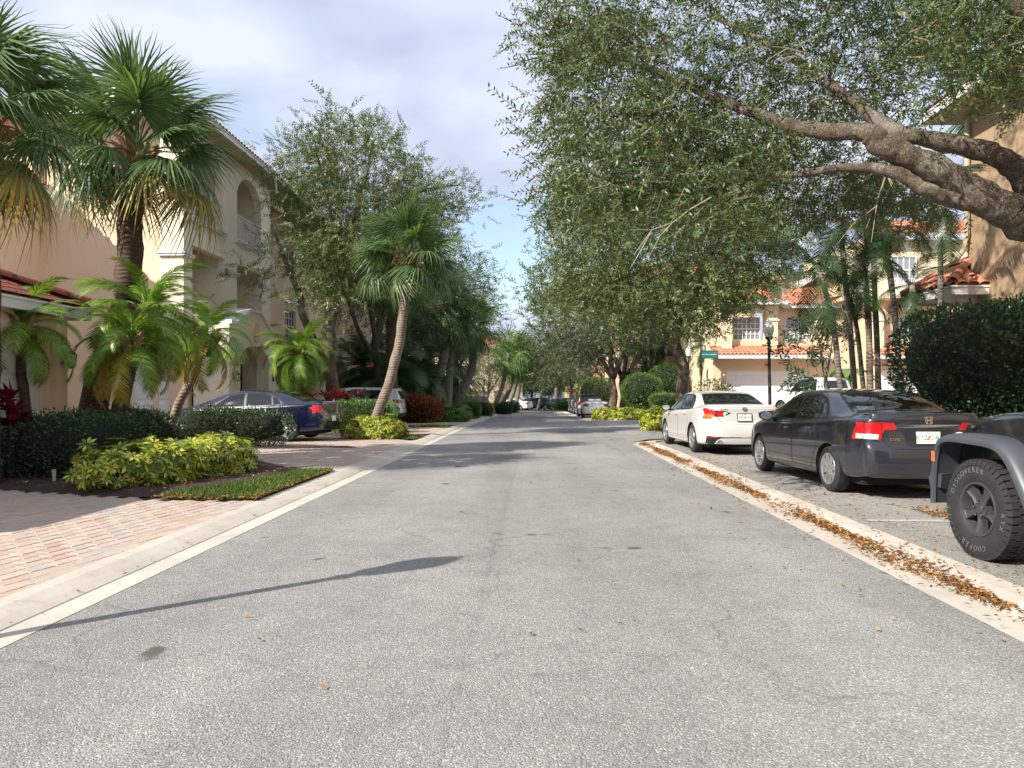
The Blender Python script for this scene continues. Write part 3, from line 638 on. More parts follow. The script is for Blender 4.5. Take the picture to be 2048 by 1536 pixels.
def tile_sheet(parent, p0, p1, up, rows, mat, name='roof_tiles', tw=.27, hip0=0, hip1=0, expo=.36):
    """barrel tiles laid on the slope p0->p1 (eave), up = slope vector for the whole roof; real rolls and steps, joined"""
    p0, p1, up = Vector(p0), Vector(p1), Vector(up); L_ = (p1-p0).length; u = (p1-p0).normalized(); n = u.cross(up).normalized()
    if n.z < 0: n = -n
    S = up.length; up = up.normalized(); nr = max(1, round(S/expo)); e = S/nr; m = MB(); seg = 6
    for r in range(nr):
        a0 = hip0*(r*e); a1 = L_-hip1*(r*e); b0 = hip0*((r+1)*e); b1 = L_-hip1*((r+1)*e)
        k = max(1, round((a1-a0)/tw)); pts0, pts1 = [], []
        for i in range(k*seg+1):
            t = i/(k*seg); ph = (i % seg)/seg; hgt = .07*abs(math.sin(math.pi*ph))**.8
            x = a0+(a1-a0)*t; x2 = min(max(x, b0), b1) if (hip0 or hip1) else x
            pts0.append(p0+u*x+up*(r*e-.03)+n*(hgt+.05)); pts1.append(p0+u*x2+up*((r+1)*e)+n*(hgt*.8+.012))
        base = [q-n*.045 for q in pts0]
        m.grid([base, pts0, pts1])
    o = m.obj(name, mat, parent, smooth=False, fix=False); smooth_angle(o.data, 50); o['kind'] = 'stuff'; return o
TILE = None
def tile_pieces(parent, p0, p1, up, mat, tw=.29, expo=.40, hip0=0, hip1=0, holder='tile_roof'):
    """every tile an object of its own"""
    p0, p1, up = Vector(p0), Vector(p1), Vector(up); L_ = (p1-p0).length; u = (p1-p0).normalized(); S = up.length; upn = up.normalized(); n = u.cross(upn).normalized()
    if n.z < 0: n = -n
    nr = max(1, round(S/expo)); e = S/nr; tl = e+.07
    m = MB(); seg = 7; rows = []
    for y, w, h in ((0, tw/2*1.02, .085), (tl, tw/2*.92, .06)):
        rows.append([Vector((-w*math.cos(math.pi*k/seg), y, h*math.sin(math.pi*k/seg)**.9)) for k in range(seg+1)])
    low = [[q-Vector((0, 0, .014)) for q in r] for r in rows]
    m.grid([low[0], rows[0], rows[1]]); m.grid([[v*1.0 for v in low[0]], low[1]])
    # pan between two rolls
    m.add([(-tw/2, 0, .0), (tw/2, 0, .0), (tw/2, tl, -.012), (-tw/2, tl, -.012)], [(0, 1, 2, 3)])
    me = m.mesh('tile', mat, True, fix=False); smooth_angle(me, 50)
    root = link(holder, None, parent)
    sl = MB(); sl.add([p0-n*.02, p1-n*.02, p1+up-u*(hip1*S)-n*.02, p0+up+u*(hip0*S)-n*.02], [(0, 1, 2, 3)]); sl.obj('underlay', M['tile_dark'], root)
    for r in range(nr):
        a0 = hip0*(r+.3)*e; a1 = L_-hip1*(r+.3)*e; k = int((a1-a0)/tw)
        for i in range(k):
            x = a0+(a1-a0)*(i+.5)/k; q = p0+u*x+upn*(r*e-.04)+n*(.012+.0*r)
            t = upn*tl-n*.02; mm = frame(q+n*.028, u, t); link('tile', me, root, mat4=mm)
    return root
def ridge_caps(parent, a, b, mat, n):
    a, b = Vector(a), Vector(b); u = (b-a).normalized(); m = MB(); L_ = (b-a).length/n
    sd = u.cross(Vector((0, 0, 1))).normalized(); up = sd.cross(u); rows = []
    for y, w in ((0, .12), (L_*1.15, .10)): rows.append([sd*(-w*math.cos(math.pi*k/6))+up*(w*math.sin(math.pi*k/6)-.03)+u*y for k in range(7)])
    m.grid(rows); me = m.mesh('ridge_tile', mat, True, fix=False)
    for i in range(n): link('ridge_tile', me, parent, loc=a+u*L_*i+Vector((0, 0, .03)))
def fascia(parent, pts, h=.2, d=.1, mat='trim_white', name='fascia'):
    """gutter board along a polyline (outer bottom edge)"""
    m = MB()
    for a, b in zip(pts[:-1], pts[1:]):
        a, b = Vector(a), Vector(b); u = (b-a).normalized(); sd = u.cross(Vector((0, 0, 1))); L_ = (b-a).length
        m.obox((a+b)/2+Vector((0, 0, h/2)), u*(L_/2+d/2*.98), sd*d/2, Vector((0, 0, h/2)))
        m.obox((a+b)/2+Vector((0, 0, h*.86)), u*(L_/2+d*.8), sd*d*.72, Vector((0, 0, h*.1)))
    return m.obj(name, M[mat], parent)
def band(parent, pts, h=.13, d=.09, mat='trim_white', name='cornice'):
    m = MB()
    for a, b in zip(pts[:-1], pts[1:]):
        a, b = Vector(a), Vector(b); u = (b-a).normalized(); sd = u.cross(Vector((0, 0, 1))); L_ = (b-a).length
        m.obox((a+b)/2+Vector((0, 0, h/2)), u*(L_/2+d*.5), sd*d*.5, Vector((0, 0, h/2))); m.obox((a+b)/2+Vector((0, 0, h*.8)), u*(L_/2+d*.8), sd*d*.8, Vector((0, 0, h*.2)))
    return m.obj(name, M[mat], parent)
def downspout(parent, x, y, z0, z1, d=(0, -1), mat='soffit'):
    m = MB(); m.box(x-.05, x+.05, y-.05, y+.05, z0, z1)
    for z in np.arange(z0+.8, z1, 2.2): m.box(x-.062, x+.062, y-.062, y+.062, z, z+.04)
    return m.obj('downspout', M[mat], parent)
def lantern(parent, p, nout, mat='black_metal'):
    p, n = Vector(p), Vector(nout); r = MB(); u = n.cross(Vector((0, 0, 1)))
    r.obox(p+n*.02, u*.05, n*.02, Vector((0, 0, .12))); r.tube([p+n*.03+Vector((0, 0, .08)), p+n*.12+Vector((0, 0, .16)), p+n*.18+Vector((0, 0, .12))], .012, 6)
    c = p+n*.18; b = MB(); r.lathe([(.0, .13), (.09, .06), (.1, .05), (.0, .05)], 6, c); r.lathe([(.0, -.2), (.05, -.18), (.06, -.17), (0, -.165)], 6, c)
    for k in range(6): a = 2*math.pi*k/6; r.tube([c+Vector((.058*math.cos(a), .058*math.sin(a), -.17)), c+Vector((.09*math.cos(a), .09*math.sin(a), .05))], .007, 4)
    l = r.obj('lantern', M[mat], parent); b.lathe([(.05, -.165), (.08, .045)], 6, c); b.obj('lantern_glass', simple('lantern_glass', (.55, .55, .5), .2), l); return l
def hip_roof(parent, x0, x1, y0, y1, z, mat, pitch=.36, over=.6, tiles=True):
    """hipped main roof over a box"""
    x0 -= over; x1 += over; y0 -= over; y1 += over; w = min(x1-x0, y1-y0)/2; h = w*pitch
    r = link('roof', None, parent)
    b = MB(); b.box(x0+.02, x1-.02, y0+.02, y1-.02, z-.05, z); b.obj('soffit_board', M['soffit'], r)
    fascia(r, [(x0, y0, z), (x1, y0, z), (x1, y1, z), (x0, y1, z), (x0, y0, z)], .2, .1)
    z2 = z+.2; sl = math.hypot(w, h); hk = w/sl
    for a, c, up in (((x0, y0), (x1, y0), (0, w, h)), ((x1, y0), (x1, y1), (-w, 0, h)), ((x1, y1), (x0, y1), (0, -w, h)), ((x0, y1), (x0, y0), (w, 0, h))):
        tile_sheet(r, (*a, z2), (*c, z2), up, 0, mat, hip0=hk, hip1=hk)
    return r
T_PINK, T_CREAM = M['stucco_pink'], M['stucco_cream']
# ---- single-storey garage on the left edge (hipped tile roof behind the first palm)
b = bld('garage_house', 'single-storey tan garage at left edge with dark tiled hip roof')
X1, Y1, ex, ez, pr = -8.42, 12.42, -8.2, 2.98, .40
Wall((X1, Y1, 0), (0, -1, 0), (-1, 0, 0), 7.4, 0, 2.85, .3, [(.55, 5.5, 0, 2.28)]).obj('wall', T_PINK, b)
boxes(b, 'side_wall', T_PINK, (-16.3, X1-.3, Y1-.3, Y1, 0, 2.85), (-16.3, X1-.3, Y1-7.4, Y1-7.1, 0, 2.85))
garage(b, (X1-.05, Y1-3.02, .02), (0, 1, 0), (1, 0, 0), 4.9, 2.2, 6, 4)
m = MB(); m.box(X1, X1+.12, Y1-.28, Y1+.02, 0, 2.75); m.obj('corner_pier', T_PINK, b)
ys0, ys1 = Y1-8.0, Y1+.5; w = (ys1-ys0)/2; h = w*pr; sl = math.hypot(w, h); hk = w/sl
rr = tile_pieces(b, (ex, ys1, ez), (ex, ys0, ez), (-w, 0, h), M['tile_dark'], tw=.25, expo=.34, hip0=hk, hip1=hk)
tile_sheet(b, (-16.3, ys1, ez), (ex, ys1, ez), (0, -w, h), 0, M['tile_dark'], hip1=hk); tile_sheet(b, (ex, ys0, ez), (-16.3, ys0, ez), (0, w, h), 0, M['tile_dark'], hip0=hk)
ridge_caps(rr, (ex, ys1, ez+.08), (ex-w, ys1-w, ez+h+.08), M['tile_dark'], 15)
fascia(b, [(ex-.03, ys0, ez-.22), (ex-.03, ys1-.03, ez-.22), (-16.3, ys1-.03, ez-.22)], .2, .1)
boxes(b, 'soffit_board', M['trim_white'], (X1+.002, ex-.08, ys0, ys1-.08, ez-.16, ez-.12), (-16.3, X1, Y1+.002, ys1-.08, ez-.16, ez-.12))
lantern(b, (X1+.12, Y1-.14, 2.05), (1, 0, 0))
# ---- first townhouse block
b = bld('townhouse_block', 'three-storey cream and pink townhouse with arched balconies behind the blue sedan')
YS, XB, XM = 24.25, -11.9, -13.3                # south wall, bay face, recessed road wall
zt1 = 10.75
# south wall with the narrow white door, wing on the west
Wall((-17.2, YS, 0), (1, 0, 0), (0, 1, 0), 5.25, 0, 3.2, .3, [(3.35, 4.55, 0, 2.3)]).obj('wall', T_PINK, b); Wall((-17.2, YS, 0), (1, 0, 0), (0, 1, 0), 4.5, 3.2, zt1, .3).obj('wall', T_PINK, b)
garage(b, (-13.25, YS+.06, .1), (1, 0, 0), (0, -1, 0), 1.16, 2.14, 3, 4)
boxes(b, 'wing_wall', T_PINK, (-24, -17.5, 15.2, 15.5, 0, 8.3), (-17.5, -17.2, 15.2, YS+.3, 0, 8.3), (-24, -17.2, 24.0, 24.3, 8.3, zt1))
hip_roof(b, -24, -17.2, 15.2, 24.2, 8.3, M['tile'], .3, .5)
downspout(b, -12.83, YS-.06, 2.5, zt1)
# bay
XI = -13.0
DZ = .0
Wall((XB, 23.85, 0), (0, 1, 0), (-1, 0, 0), 7.9, 0, zt1, .3,
     [(.62, 3.25, 3.25, 6.6), (4.35, 6.95, 3.25, 6.6), (.62, 3.05, 7.6, 10.3), (4.35, 6.85, 7.6, 10.3), (0, 7.4, 0, 3.05)], [(.62, 3.05, 9.3, 10.3), (4.35, 6.85, 9.3, 10.3)]).obj('bay_wall', T_CREAM, b)
boxes(b, 'bay_return', T_CREAM, (-12.72, XB-.3, 23.85, 24.15, 3.05, zt1), (XM, XB-.3, 31.45, 31.75, 0, zt1))
for y0, y1 in ((27.1, 28.2), (30.8, 31.44)): boxes(b, 'bay_pier', T_CREAM, (XI, XB-.3, y0+.03, y1-.03, 3.25, zt1))
for z in (3.05, 7.3, zt1-.3): boxes(b, 'balcony_floor', T_CREAM, (XI, XB-.302, 24.15, 31.44, z, z+.2))
m = MB(); m.box(XI-.2, XI, 24.3, 31.5, 0, zt1); m.obj('inner_wall', T_PINK, b)
for y in (25.6, 29.4):
    window(b, (XI, y, 3.75), (0, 1, 0), (1, 0, 0), 1.5, 2.2, 4, 4, recess=-.04)
    window(b, (XI, y, 7.6), (0, 1, 0), (1, 0, 0), 1.7, 2.1, 4, 2, recess=-.04, split=False)
band(b, [(-12.72, 23.81, 6.1), (XB+.045, 23.81, 6.1), (XB+.045, 24.46, 6.1)])
band(b, [(XI, 27.09, 6.1), (XB+.045, 27.09, 6.1), (XB+.045, 28.21, 6.1)]); band(b, [(XI, 30.79, 6.1), (XB+.045, 30.79, 6.1), (XB+.045, 31.75, 6.1)])
for y0, y1 in ((24.47, 26.9), (28.2, 30.7)):
    band(b, [(XB+.05, y0-.1, 7.45), (XB+.05, y1+.1, 7.45)], .13, .12, name='sill'); railing(b, (XB-.035, y0, 7.6), (XB-.035, y1, 7.6), 1.05, 17)
# recessed road wall with two windows
Wall((XM, 31.75, 0), (0, 1, 0), (-1, 0, 0), 13, 0, zt1, .3, [(.9, 1.9, 4.3, 6.0), (5.9, 7.6, 4.25, 6.0), (.9, 2.2, 7.7, 9.4), (5.9, 7.6, 7.7, 9.4)]).obj('wall', T_PINK, b)
window(b, (XM, 33.15, 4.3), (0, 1, 0), (1, 0, 0), 1.0, 1.7, 2, 4); window(b, (XM, 38.5, 4.25), (0, 1, 0), (1, 0, 0), 1.7, 1.75, 4, 4)
window(b, (XM, 33.3, 7.7), (0, 1, 0), (1, 0, 0), 1.3, 1.7, 4, 2); window(b, (XM, 38.5, 7.7), (0, 1, 0), (1, 0, 0), 1.7, 1.7, 4, 2)
for y, w, z in ((33.15, 1.3, 6.35), (38.5, 2.1, 6.35)): band(b, [(XM+.06, y-w/2, z), (XM+.06, y+w/2, z)], .28, .14)
boxes(b, 'rear_wall', T_PINK, (-24, XM-.3, 44.4, 44.75, 0, zt1), (-24.3, -24, 24.3, 44.75, 0, zt1))
hip_roof(b, -24.3, XB, 24.0, 44.75, zt1, M['tile'], .34, .65)
# porches with a curved parapet
def porch(b, x, y0, y1, zs=4.0, zp=4.6, lit=True, depth=1.25, simple_=False):
    w = y1-y0; p = link('porch', None, b); c = (y0+y1)/2
    hw_ = w/2; pr_ = []
    for k in range(25):
        t = -1+2*k/24; a = abs(t)
        e = 0 if a > .82 else .5*(1+math.cos(math.pi*max(0, a-.12)/.70))
        pr_.append((c+t*hw_, zs-.14+(zp-zs)*e))
    ow = w*.62; a0, a1 = c-ow/2+.1, c+ow/2+.1
    n = 12; arc = [((a0+a1)/2-(a1-a0)/2*math.cos(math.pi*k/n), 2.6+.62*math.sin(math.pi*k/n)) for k in range(n+1)]
    m = MB(); f = lambda y, z, d: (x-d, y, z)
    m.prism([(y0, 0), (a0, 0), (a0, 2.6), (y0, 2.6)], f, .5); m.prism([(a1, 0), (y1, 0), (y1, 2.6), (a1, 2.6)], f, .5)
    # face above the opening, in strips between arch and parapet
    xs_ = sorted({q[0] for q in pr_}|{q[0] for q in arc})
    zlo = lambda y: np.interp(y, [q[0] for q in arc], [q[1] for q in arc]) if a0 <= y <= a1 else 2.6
    zhi = lambda y: np.interp(y, [q[0] for q in pr_], [q[1] for q in pr_])
    lo = [(x, y, zlo(y)) for y in xs_]; hi = [(x, y, zhi(y)) for y in xs_]
    lob = [(x-.5, q[1], q[2]) for q in lo]; hib = [(x-.5, q[1], q[2]) for q in hi]
    m.grid([lob, lo, hi, hib, lob])
    m.add([lo[0], hi[0], hib[0], lob[0]], [(0, 1, 2, 3)]); m.add([lo[-1], hi[-1], hib[-1], lob[-1]], [(0, 1, 2, 3)])
    m.obj('porch_front', T_CREAM, p)
    m = MB(); m.box(x-depth, x-.5, y0, y0+.35, 0, zs-.2); m.box(x-depth, x-.5, y1-.35, y1, 0, zs-.2); m.box(x-depth, x-.502, y0+.35, y1-.35, 3.3, 3.5); m.obj('porch_side', T_CREAM, p)
    m = MB(); r0 = [(x+.09, y, z+.001) for y, z in pr_]; r1 = [(x+.09, y, z+.14) for y, z in pr_]; r2 = [(x-.56, y, z+.14) for y, z in pr_]; r3 = [(x-.56, y, z+.001) for y, z in pr_]
    m.grid([r0, r1, r2, r3, r0]); m.add([r0[0], r1[0], r2[0], r3[0]], [(0, 1, 2, 3)]); m.add([r0[-1], r1[-1], r2[-1], r3[-1]], [(3, 2, 1, 0)]); m.obj('coping', M['trim_white'], p)
    for e0, e1 in ((y0, a0), (a1, y1)): band(p, [(x+.03, e0, 2.5), (x+.03, e1, 2.5)], .12, .08)
    band(p, [(x-depth, y0-.03, 2.5), (x, y0-.03, 2.5)], .12, .06)
    m = MB(); m.lathe([(.0, .05), (.27, .05), (.29, .03), (.34, .06), (.38, .05), (.38, 0)], 24, (0, 0, 0)); md = m.mesh('medallion', T_PINK)
    smooth_angle(md, 40); link('medallion', md, p, mat4=frame((x, c+.1, 3.75), (0, 1, 0), (0, 0, 1.0)) @ Matrix.Diagonal((.85, 1.0, 1, 1)))
    garage(p, (x-depth+.03, c+.1, .05), (0, 1, 0), (1, 0, 0), 2.5, 2.25, 4, 4)
    if lit: lantern(p, (x, y0+.32, 2.05), (1, 0, 0)); lantern(p, (x, y1-.32, 2.05), (1, 0, 0))
    return p
porch(b, -10.55, 24.35, 28.8); porch(b, -10.55, 36.2, 40.6)
boxes(b, 'entry_door', M['dark_wood_and_shade'], (XB-.32, XB-.28, 29.6, 30.8, 0, 2.5), (XB-.02, XB+.02, 24.0, 24.3, 0, .02))
m = MB(); m.box(-12.9, -12.6, 24.5, 31.4, 0, 2.7); m.obj('passage_shade', M['dark_wood_and_shade'], b)  # near-black box painted as the shade inside the open passage
tile_sheet(b, (-11.1, 28.85, 3.1), (-11.1, 36.15, 3.1), (-2.15, 0, .95), 0, M['tile']); fascia(b, [(-11.05, 28.85, 2.92), (-11.05, 36.15, 2.92)])
m = MB(); m.box(-12.0, -11.9, 31.8, 36.15, 0, 2.95); m.obj('porch_wall', T_CREAM, b)
# ---- second block further down
b = bld('townhouse_block', 'far townhouse with red hipped skirt roof seen between the oak trunks')
YS = 46.2; XC = -10.7; dz = -.35
Wall((XC, YS, dz), (0, 1, 0), (-1, 0, 0), 24, 0, 11, .3, [(2.2, 3.9, 4.4, 6.1), (8, 9.7, 4.4, 6.1), (2.2, 3.9, 7.8, 9.4), (8, 9.7, 7.8, 9.4), (15, 16.7, 4.4, 6.1)]).obj('wall', T_CREAM, b)
for y in (3.05, 8.85): window(b, (XC, YS+y, 4.4+dz), (0, 1, 0), (1, 0, 0), 1.7, 1.7, 4, 4); window(b, (XC, YS+y, 7.8+dz), (0, 1, 0), (1, 0, 0), 1.7, 1.6, 4, 4)
window(b, (XC, YS+15.85, 4.4+dz), (0, 1, 0), (1, 0, 0), 1.7, 1.7, 4, 4)
boxes(b, 'side_wall', T_PINK, (-24, XC-.3, YS, YS+.3, dz, 11+dz), (-24, XC-.3, YS+23.7, YS+24, dz, 11+dz), (-24.3, -24, YS, YS+24, dz, 11+dz))
m = MB(); m.box(XC-.02, XC+.06, YS-.05, YS+.5, dz, 11+dz); m.obj('corner_pier', M['stucco_white'], b)
downspout(b, -11.6, YS-.06, .2, 10.6)
e0, ez, wz = XC+1.25, 2.8, 3.75
tile_sheet(b, (e0, YS-1.2, ez), (e0, YS+8, ez), (-1.25, 0, wz-ez), 0, M['tile'], hip0=.79); tile_sheet(b, (-12.2, YS-1.2, ez), (e0, YS-1.2, ez), (0, 1.2, wz-ez), 0, M['tile'], hip1=.8)
fascia(b, [(e0-.02, YS+8, ez-.2), (e0-.02, YS-1.18, ez-.2), (-12.2, YS-1.18, ez-.2)])
m = MB(); m.box(-12.1, e0-.5, YS-.9, YS-.02, dz, ez-.2); m.obj('garage_wing', T_CREAM, b)
porch(b, XC+1.6, YS+10, YS+14.4, 3.9, 4.5, False); hip_roof(b, -24.3, XC, YS, YS+24, 11+dz, M['tile'])
# ---- far block where the street bends
b = thing('townhouse_block', 'small far townhouse row with curved gables at the bend of the street', 'building', (-12.3, 99, -.75), R(-80))
Wall((0, -16, 0), (0, 1, 0), (-1, 0, 0), 30, 0, 8.6, .3, [(k, k+1.5, 4.7, 6.3) for k in (3, 8, 12.5, 17.5, 22)]).obj('wall', T_PINK, b)
for k in (3, 8, 12.5, 17.5, 22): window(b, (0, -16+k+.75, 4.7), (0, 1, 0), (1, 0, 0), 1.5, 1.6, 2, 2, deep=False)
boxes(b, 'side_wall', T_PINK, (-10, -.3, -16, -15.7, 0, 8.6), (-10, -.3, 13.7, 14, 0, 8.6))
for y in (-13, -3.6, 5.5): porch(b, 1.8, y, y+4.2, 3.9, 4.6, False)
for y0 in (-8.7, .7): tile_sheet(b, (1.7, y0, 3.0), (1.7, y0+5, 3.0), (-1.75, 0, .9), 0, M['tile']); fascia(b, [(1.7, y0, 2.8), (1.7, y0+5, 2.8)])
hip_roof(b, -10, 0, -16, 14, 8.6, M['tile'], .45)
# ---- yellow house far down on the right
b = thing('yellow_house', 'pale yellow house far down the street with arched window and orange roof', 'building', (20.5, 168, -1.55), R(2))
T_YEL = mk_stucco('stucco_yellow', (.80, .62, .30))
Wall((-7, 0, 0), (1, 0, 0), (0, 1, 0), 14, 0, 6.9, .3, [(4.3, 6.3, 3.7, 5.9), (.8, 5.4, 0, 2.3)], [(4.3, 6.3, 5.2, 5.9)]).obj('wall', T_YEL, b)
window(b, (-1.7, 0, 3.7), (1, 0, 0), (0, -1, 0), 2.0, 2.1, 2, 3, deep=False, mat='pane_blind'); garage(b, (-3.9, .1, 0), (1, 0, 0), (0, -1, 0), 4.5, 2.25, 4, 4)
boxes(b, 'side_wall', T_YEL, (-7, -6.7, .3, 12, 0, 6.9), (6.7, 7, .3, 12, 0, 6.9))
tile_sheet(b, (-7.4, -1.6, 2.7), (7.4, -1.6, 2.7), (0, 1.6, .8), 0, M['tile']); fascia(b, [(-7.4, -1.6, 2.5), (7.4, -1.6, 2.5)]); hip_roof(b, -7, 7, 0, 12, 6.9, M['tile'], .5)
# ---- garage row on the right, facing the side street
b = thing('garage_townhouse', 'peach townhouse with wide white garage door and orange tiled roofs on the right', 'building', (0, 42.2, .64), 0)
T_PEACH = mk_stucco('stucco_peach', (.76, .56, .37)); T_BUFF = mk_stucco('stucco_buff', (.78, .66, .44))
X0 = 11.9
W2 = Wall((X0, 0, 0), (1, 0, 0), (0, 1, 0), 19.5, 0, 6.3, .3, [(.75, 5.65, 0, 2.18), (.95, 3.0, 3.95, 5.6), (4.2, 5.9, 3.95, 5.3), (9.5, 13.2, 0, 2.18), (10.9, 12.7, 3.95, 5.4), (7.2, 8.5, 0, 2.3), (14.3, 18.3, 0, 2.18), (15, 16.9, 3.95, 5.4)]); W2.obj('wall', T_PEACH, b)
garage(b, (X0+3.2, .16, 0), (1, 0, 0), (0, -1, 0), 4.88, 2.16, 1, 8, True); garage(b, (X0+11.35, .16, 0), (1, 0, 0), (0, -1, 0), 3.68, 2.16, 1, 8, True); garage(b, (X0+16.3, .16, 0), (1, 0, 0), (0, -1, 0), 3.98, 2.16, 1, 8, True)
m = MB(); m.box(X0+7.3, X0+8.4, .2, .28, 0, 2.25); m.obj('entry_door', M['dark_wood_and_shade'], b)
window(b, (X0+1.98, .02, 3.97), (1, 0, 0), (0, -1, 0), 1.6, 1.36, 6, 4, mat='pane_blind'); window(b, (X0+5.05, 0, 3.97), (1, 0, 0), (0, -1, 0), 1.6, 1.3, 6, 4, mat='pane_blind'); window(b, (X0+11.8, 0, 3.97), (1, 0, 0), (0, -1, 0), 1.7, 1.4, 6, 4, mat='pane_blind'); window(b, (X0+15.95, 0, 3.97), (1, 0, 0), (0, -1, 0), 1.8, 1.4, 6, 4, mat='pane_blind')
m = MB()
for x0, x1 in ((.4, .93), (3.02, 3.6), (9.0, 9.8)): boxes(b, 'pier', T_BUFF, (X0+x0, X0+x1, -.5, -.002, 3.1, 5.549))
boxes(b, 'pier_beam', T_BUFF, (X0+.4, X0+3.6, -.5, -.002, 5.55, 5.95))
for x0, x1 in ((.36, .97), (2.98, 3.64), (8.96, 9.84)): band(b, [(X0+x0, -.52, 5.05), (X0+x1, -.52, 5.05)], .09, .07)
# skirt roof over the garages
tile_sheet(b, (X0-.35, -1.15, 3.05), (X0+6.4, -1.15, 3.05), (0, 1.15, .55), 0, M['tile'], tw=.24, expo=.3); fascia(b, [(X0-.35, -1.1, 2.83), (X0+6.4, -1.1, 2.83)], .22, .12)
tile_sheet(b, (X0+9.0, -1.15, 3.05), (X0+19.5, -1.15, 3.05), (0, 1.15, .55), 0, M['tile'], tw=.24, expo=.3); fascia(b, [(X0+9.0, -1.1, 2.83), (X0+19.5, -1.1, 2.83)], .22, .12)
boxes(b, 'soffit_board', M['soffit'], (X0-.3, X0+6.35, -1.05, -.002, 2.8, 2.83), (X0+9.05, X0+19.4, -1.05, -.002, 2.8, 2.83))
# upper roofs
r = link('roof', None, b)
tile_sheet(r, (X0-.2, -1.1, 6.15), (X0+3.9, -1.1, 6.15), (0, 3.2, 1.5), 0, M['tile'], tw=.24, expo=.3); fascia(r, [(X0-.2, -1.05, 5.95), (X0+3.9, -1.05, 5.95)], .2, .12)
tile_sheet(r, (X0+3.9, -.55, 6.0), (X0+7.2, -.55, 6.0), (0, 4.2, 2.3), 0, M['tile'], tw=.24, expo=.3); fascia(r, [(X0+3.9, -.5, 5.8), (X0+7.2, -.5, 5.8)], .2, .12)
# gable flank and the three-storey part on the right
m = MB(); m.prism([(X0+5.6, 6.3), (X0+8.9, 6.3), (X0+8.9, 9.1), (X0+4.6, 6.9), (X0+4.6, 6.3)], lambda x, z, d: (x, 2.2+d, z), .3); m.box(X0+8.9, X0+19.5, 0, .3, 6.3, 9.9); m.box(X0+8.6, X0+8.9, -.02, 8, 6.3, 9.9); m.box(X0, X0+.3, .3, 9, 0, 6.3); m.box(X0+19.2, X0+19.5, .3, 9, 0, 9.9); m.obj('upper_wall', T_BUFF, b)
m = MB(); m.add([(X0+4.2, 1.7, 6.75), (X0+9.0, 1.7, 9.25), (X0+9.0, 2.6, 9.4), (X0+4.2, 2.6, 6.9)], [(0, 1, 2, 3)]); m.obox((X0+6.6, 1.7, 7.9), (2.42, 0, 1.25), (0, .08, 0), (-.05, 0, .1)); m.obj('rake_board', M['trim_white'], b)
tile_sheet(r, (X0+8.4, -.6, 10.1), (X0+20, -.6, 10.1), (0, 4, 1.7), 0, M['tile'], tw=.24, expo=.3); fascia(r, [(X0+8.4, -.55, 9.9), (X0+20, -.55, 9.9)], .2, .12)
for x in (10.5, 14.7): window(b, (X0+x+.7, -.14, 7.3), (1, 0, 0), (0, -1, 0), 1.5, 1.6, 4, 2, mat='pane_blind')
m = MB(); m.box(X0+9.5, X0+13.2, -1.2, -.002, 6.3, 6.45); m.obj('balcony_floor', T_BUFF, b); railing(b, (X0+9.5, -1.15, 6.45), (X0+13.2, -1.15, 6.45), 1.0, 30)
m = MB(); m.lathe([(.05, 0), (.05, 2.8)], 8, (X0+6.6, -.08, 3.6)); m.obj('downspout', M['soffit'], b)
for x, t in ((X0+3.2, '605'), (X0+10.1, '603')): text(b, t, .26, M['black'], frame((x, -.03, 2.5), (1, 0, 0), (0, 0, 1)))
# left return of that row, seen behind the oak (peach end wall with a window)
b = thing('end_townhouse', 'peach townhouse end wall with small window behind the clipped bushes', 'building', (0, 52, .15), 0)
Wall((8.6, 0, 0), (1, 0, 0), (0, 1, 0), 9, 0, 9.6, .3, [(1.4, 3.2, 4.0, 5.4)]).obj('wall', T_PEACH, b); window(b, (10.9, 0, 4.0), (1, 0, 0), (0, -1, 0), 1.8, 1.4, 6, 4)
band(b, [(8.6, -.04, 3.2), (17.6, -.04, 3.2)], .16, .1)
m = MB(); m.box(8.6, 8.9, .3, 14, 0, 9.6); m.box(13.2, 13.5, -3.4, -.002, 0, 6.4); m.obj('side_wall', T_PEACH, b); hip_roof(b, 8.6, 17.6, 0, 14, 9.6, M['tile'])
# ---- house close on the right edge
b = bld('near_right_house', 'brown stucco house at right edge with tiled corner roof and bent downspout')
XW, YE = 10.58, 17.85
T_TAN = M['stucco_tan']
boxes(b, 'wall', T_TAN, (XW, XW+.3, -6, YE, .3, 8.3), (XW+.3, XW+12, YE-.3, YE, .3, 8.3), (XW+11.7, XW+12, -6, YE-.3, .3, 8.3), (XW+.3, XW+11.7, -6, -5.7, .3, 8.3))
e0, ez, wz = 9.75, 3.96, 4.58; y1 = 19.35; y0 = 17.05; wd = XW-e0
ra = tile_pieces(b, (e0, y1, ez), (e0, y0, ez), (wd, 0, wz-ez), M['tile'], tw=.25, expo=.33, hip0=.8, hip1=.8)
tile_pieces(b, (e0, y0, ez), (XW+.02, y0, ez), (0, wd, wz-ez), M['tile'], tw=.25, expo=.33, hip0=.8)
tile_pieces(b, (XW+2.5, y1, ez), (e0, y1, ez), (0, -wd, wz-ez), M['tile'], tw=.25, expo=.33, hip1=.8)
ridge_caps(ra, (e0, y0, ez+.08), (XW, y0+wd, wz+.08), M['tile'], 4); ridge_caps(ra, (e0, y1, ez+.08), (XW, y1-wd, wz+.08), M['tile'], 4); ridge_caps(ra, (XW, y0+wd-.1, wz+.08), (XW, y1-wd+.1, wz+.08), M['tile'], 2)
fascia(b, [(XW, y0+.03, ez-.22), (e0+.03, y0+.03, ez-.22), (e0+.03, y1-.03, ez-.22), (XW+2.5, y1-.03, ez-.22)], .22, .12)
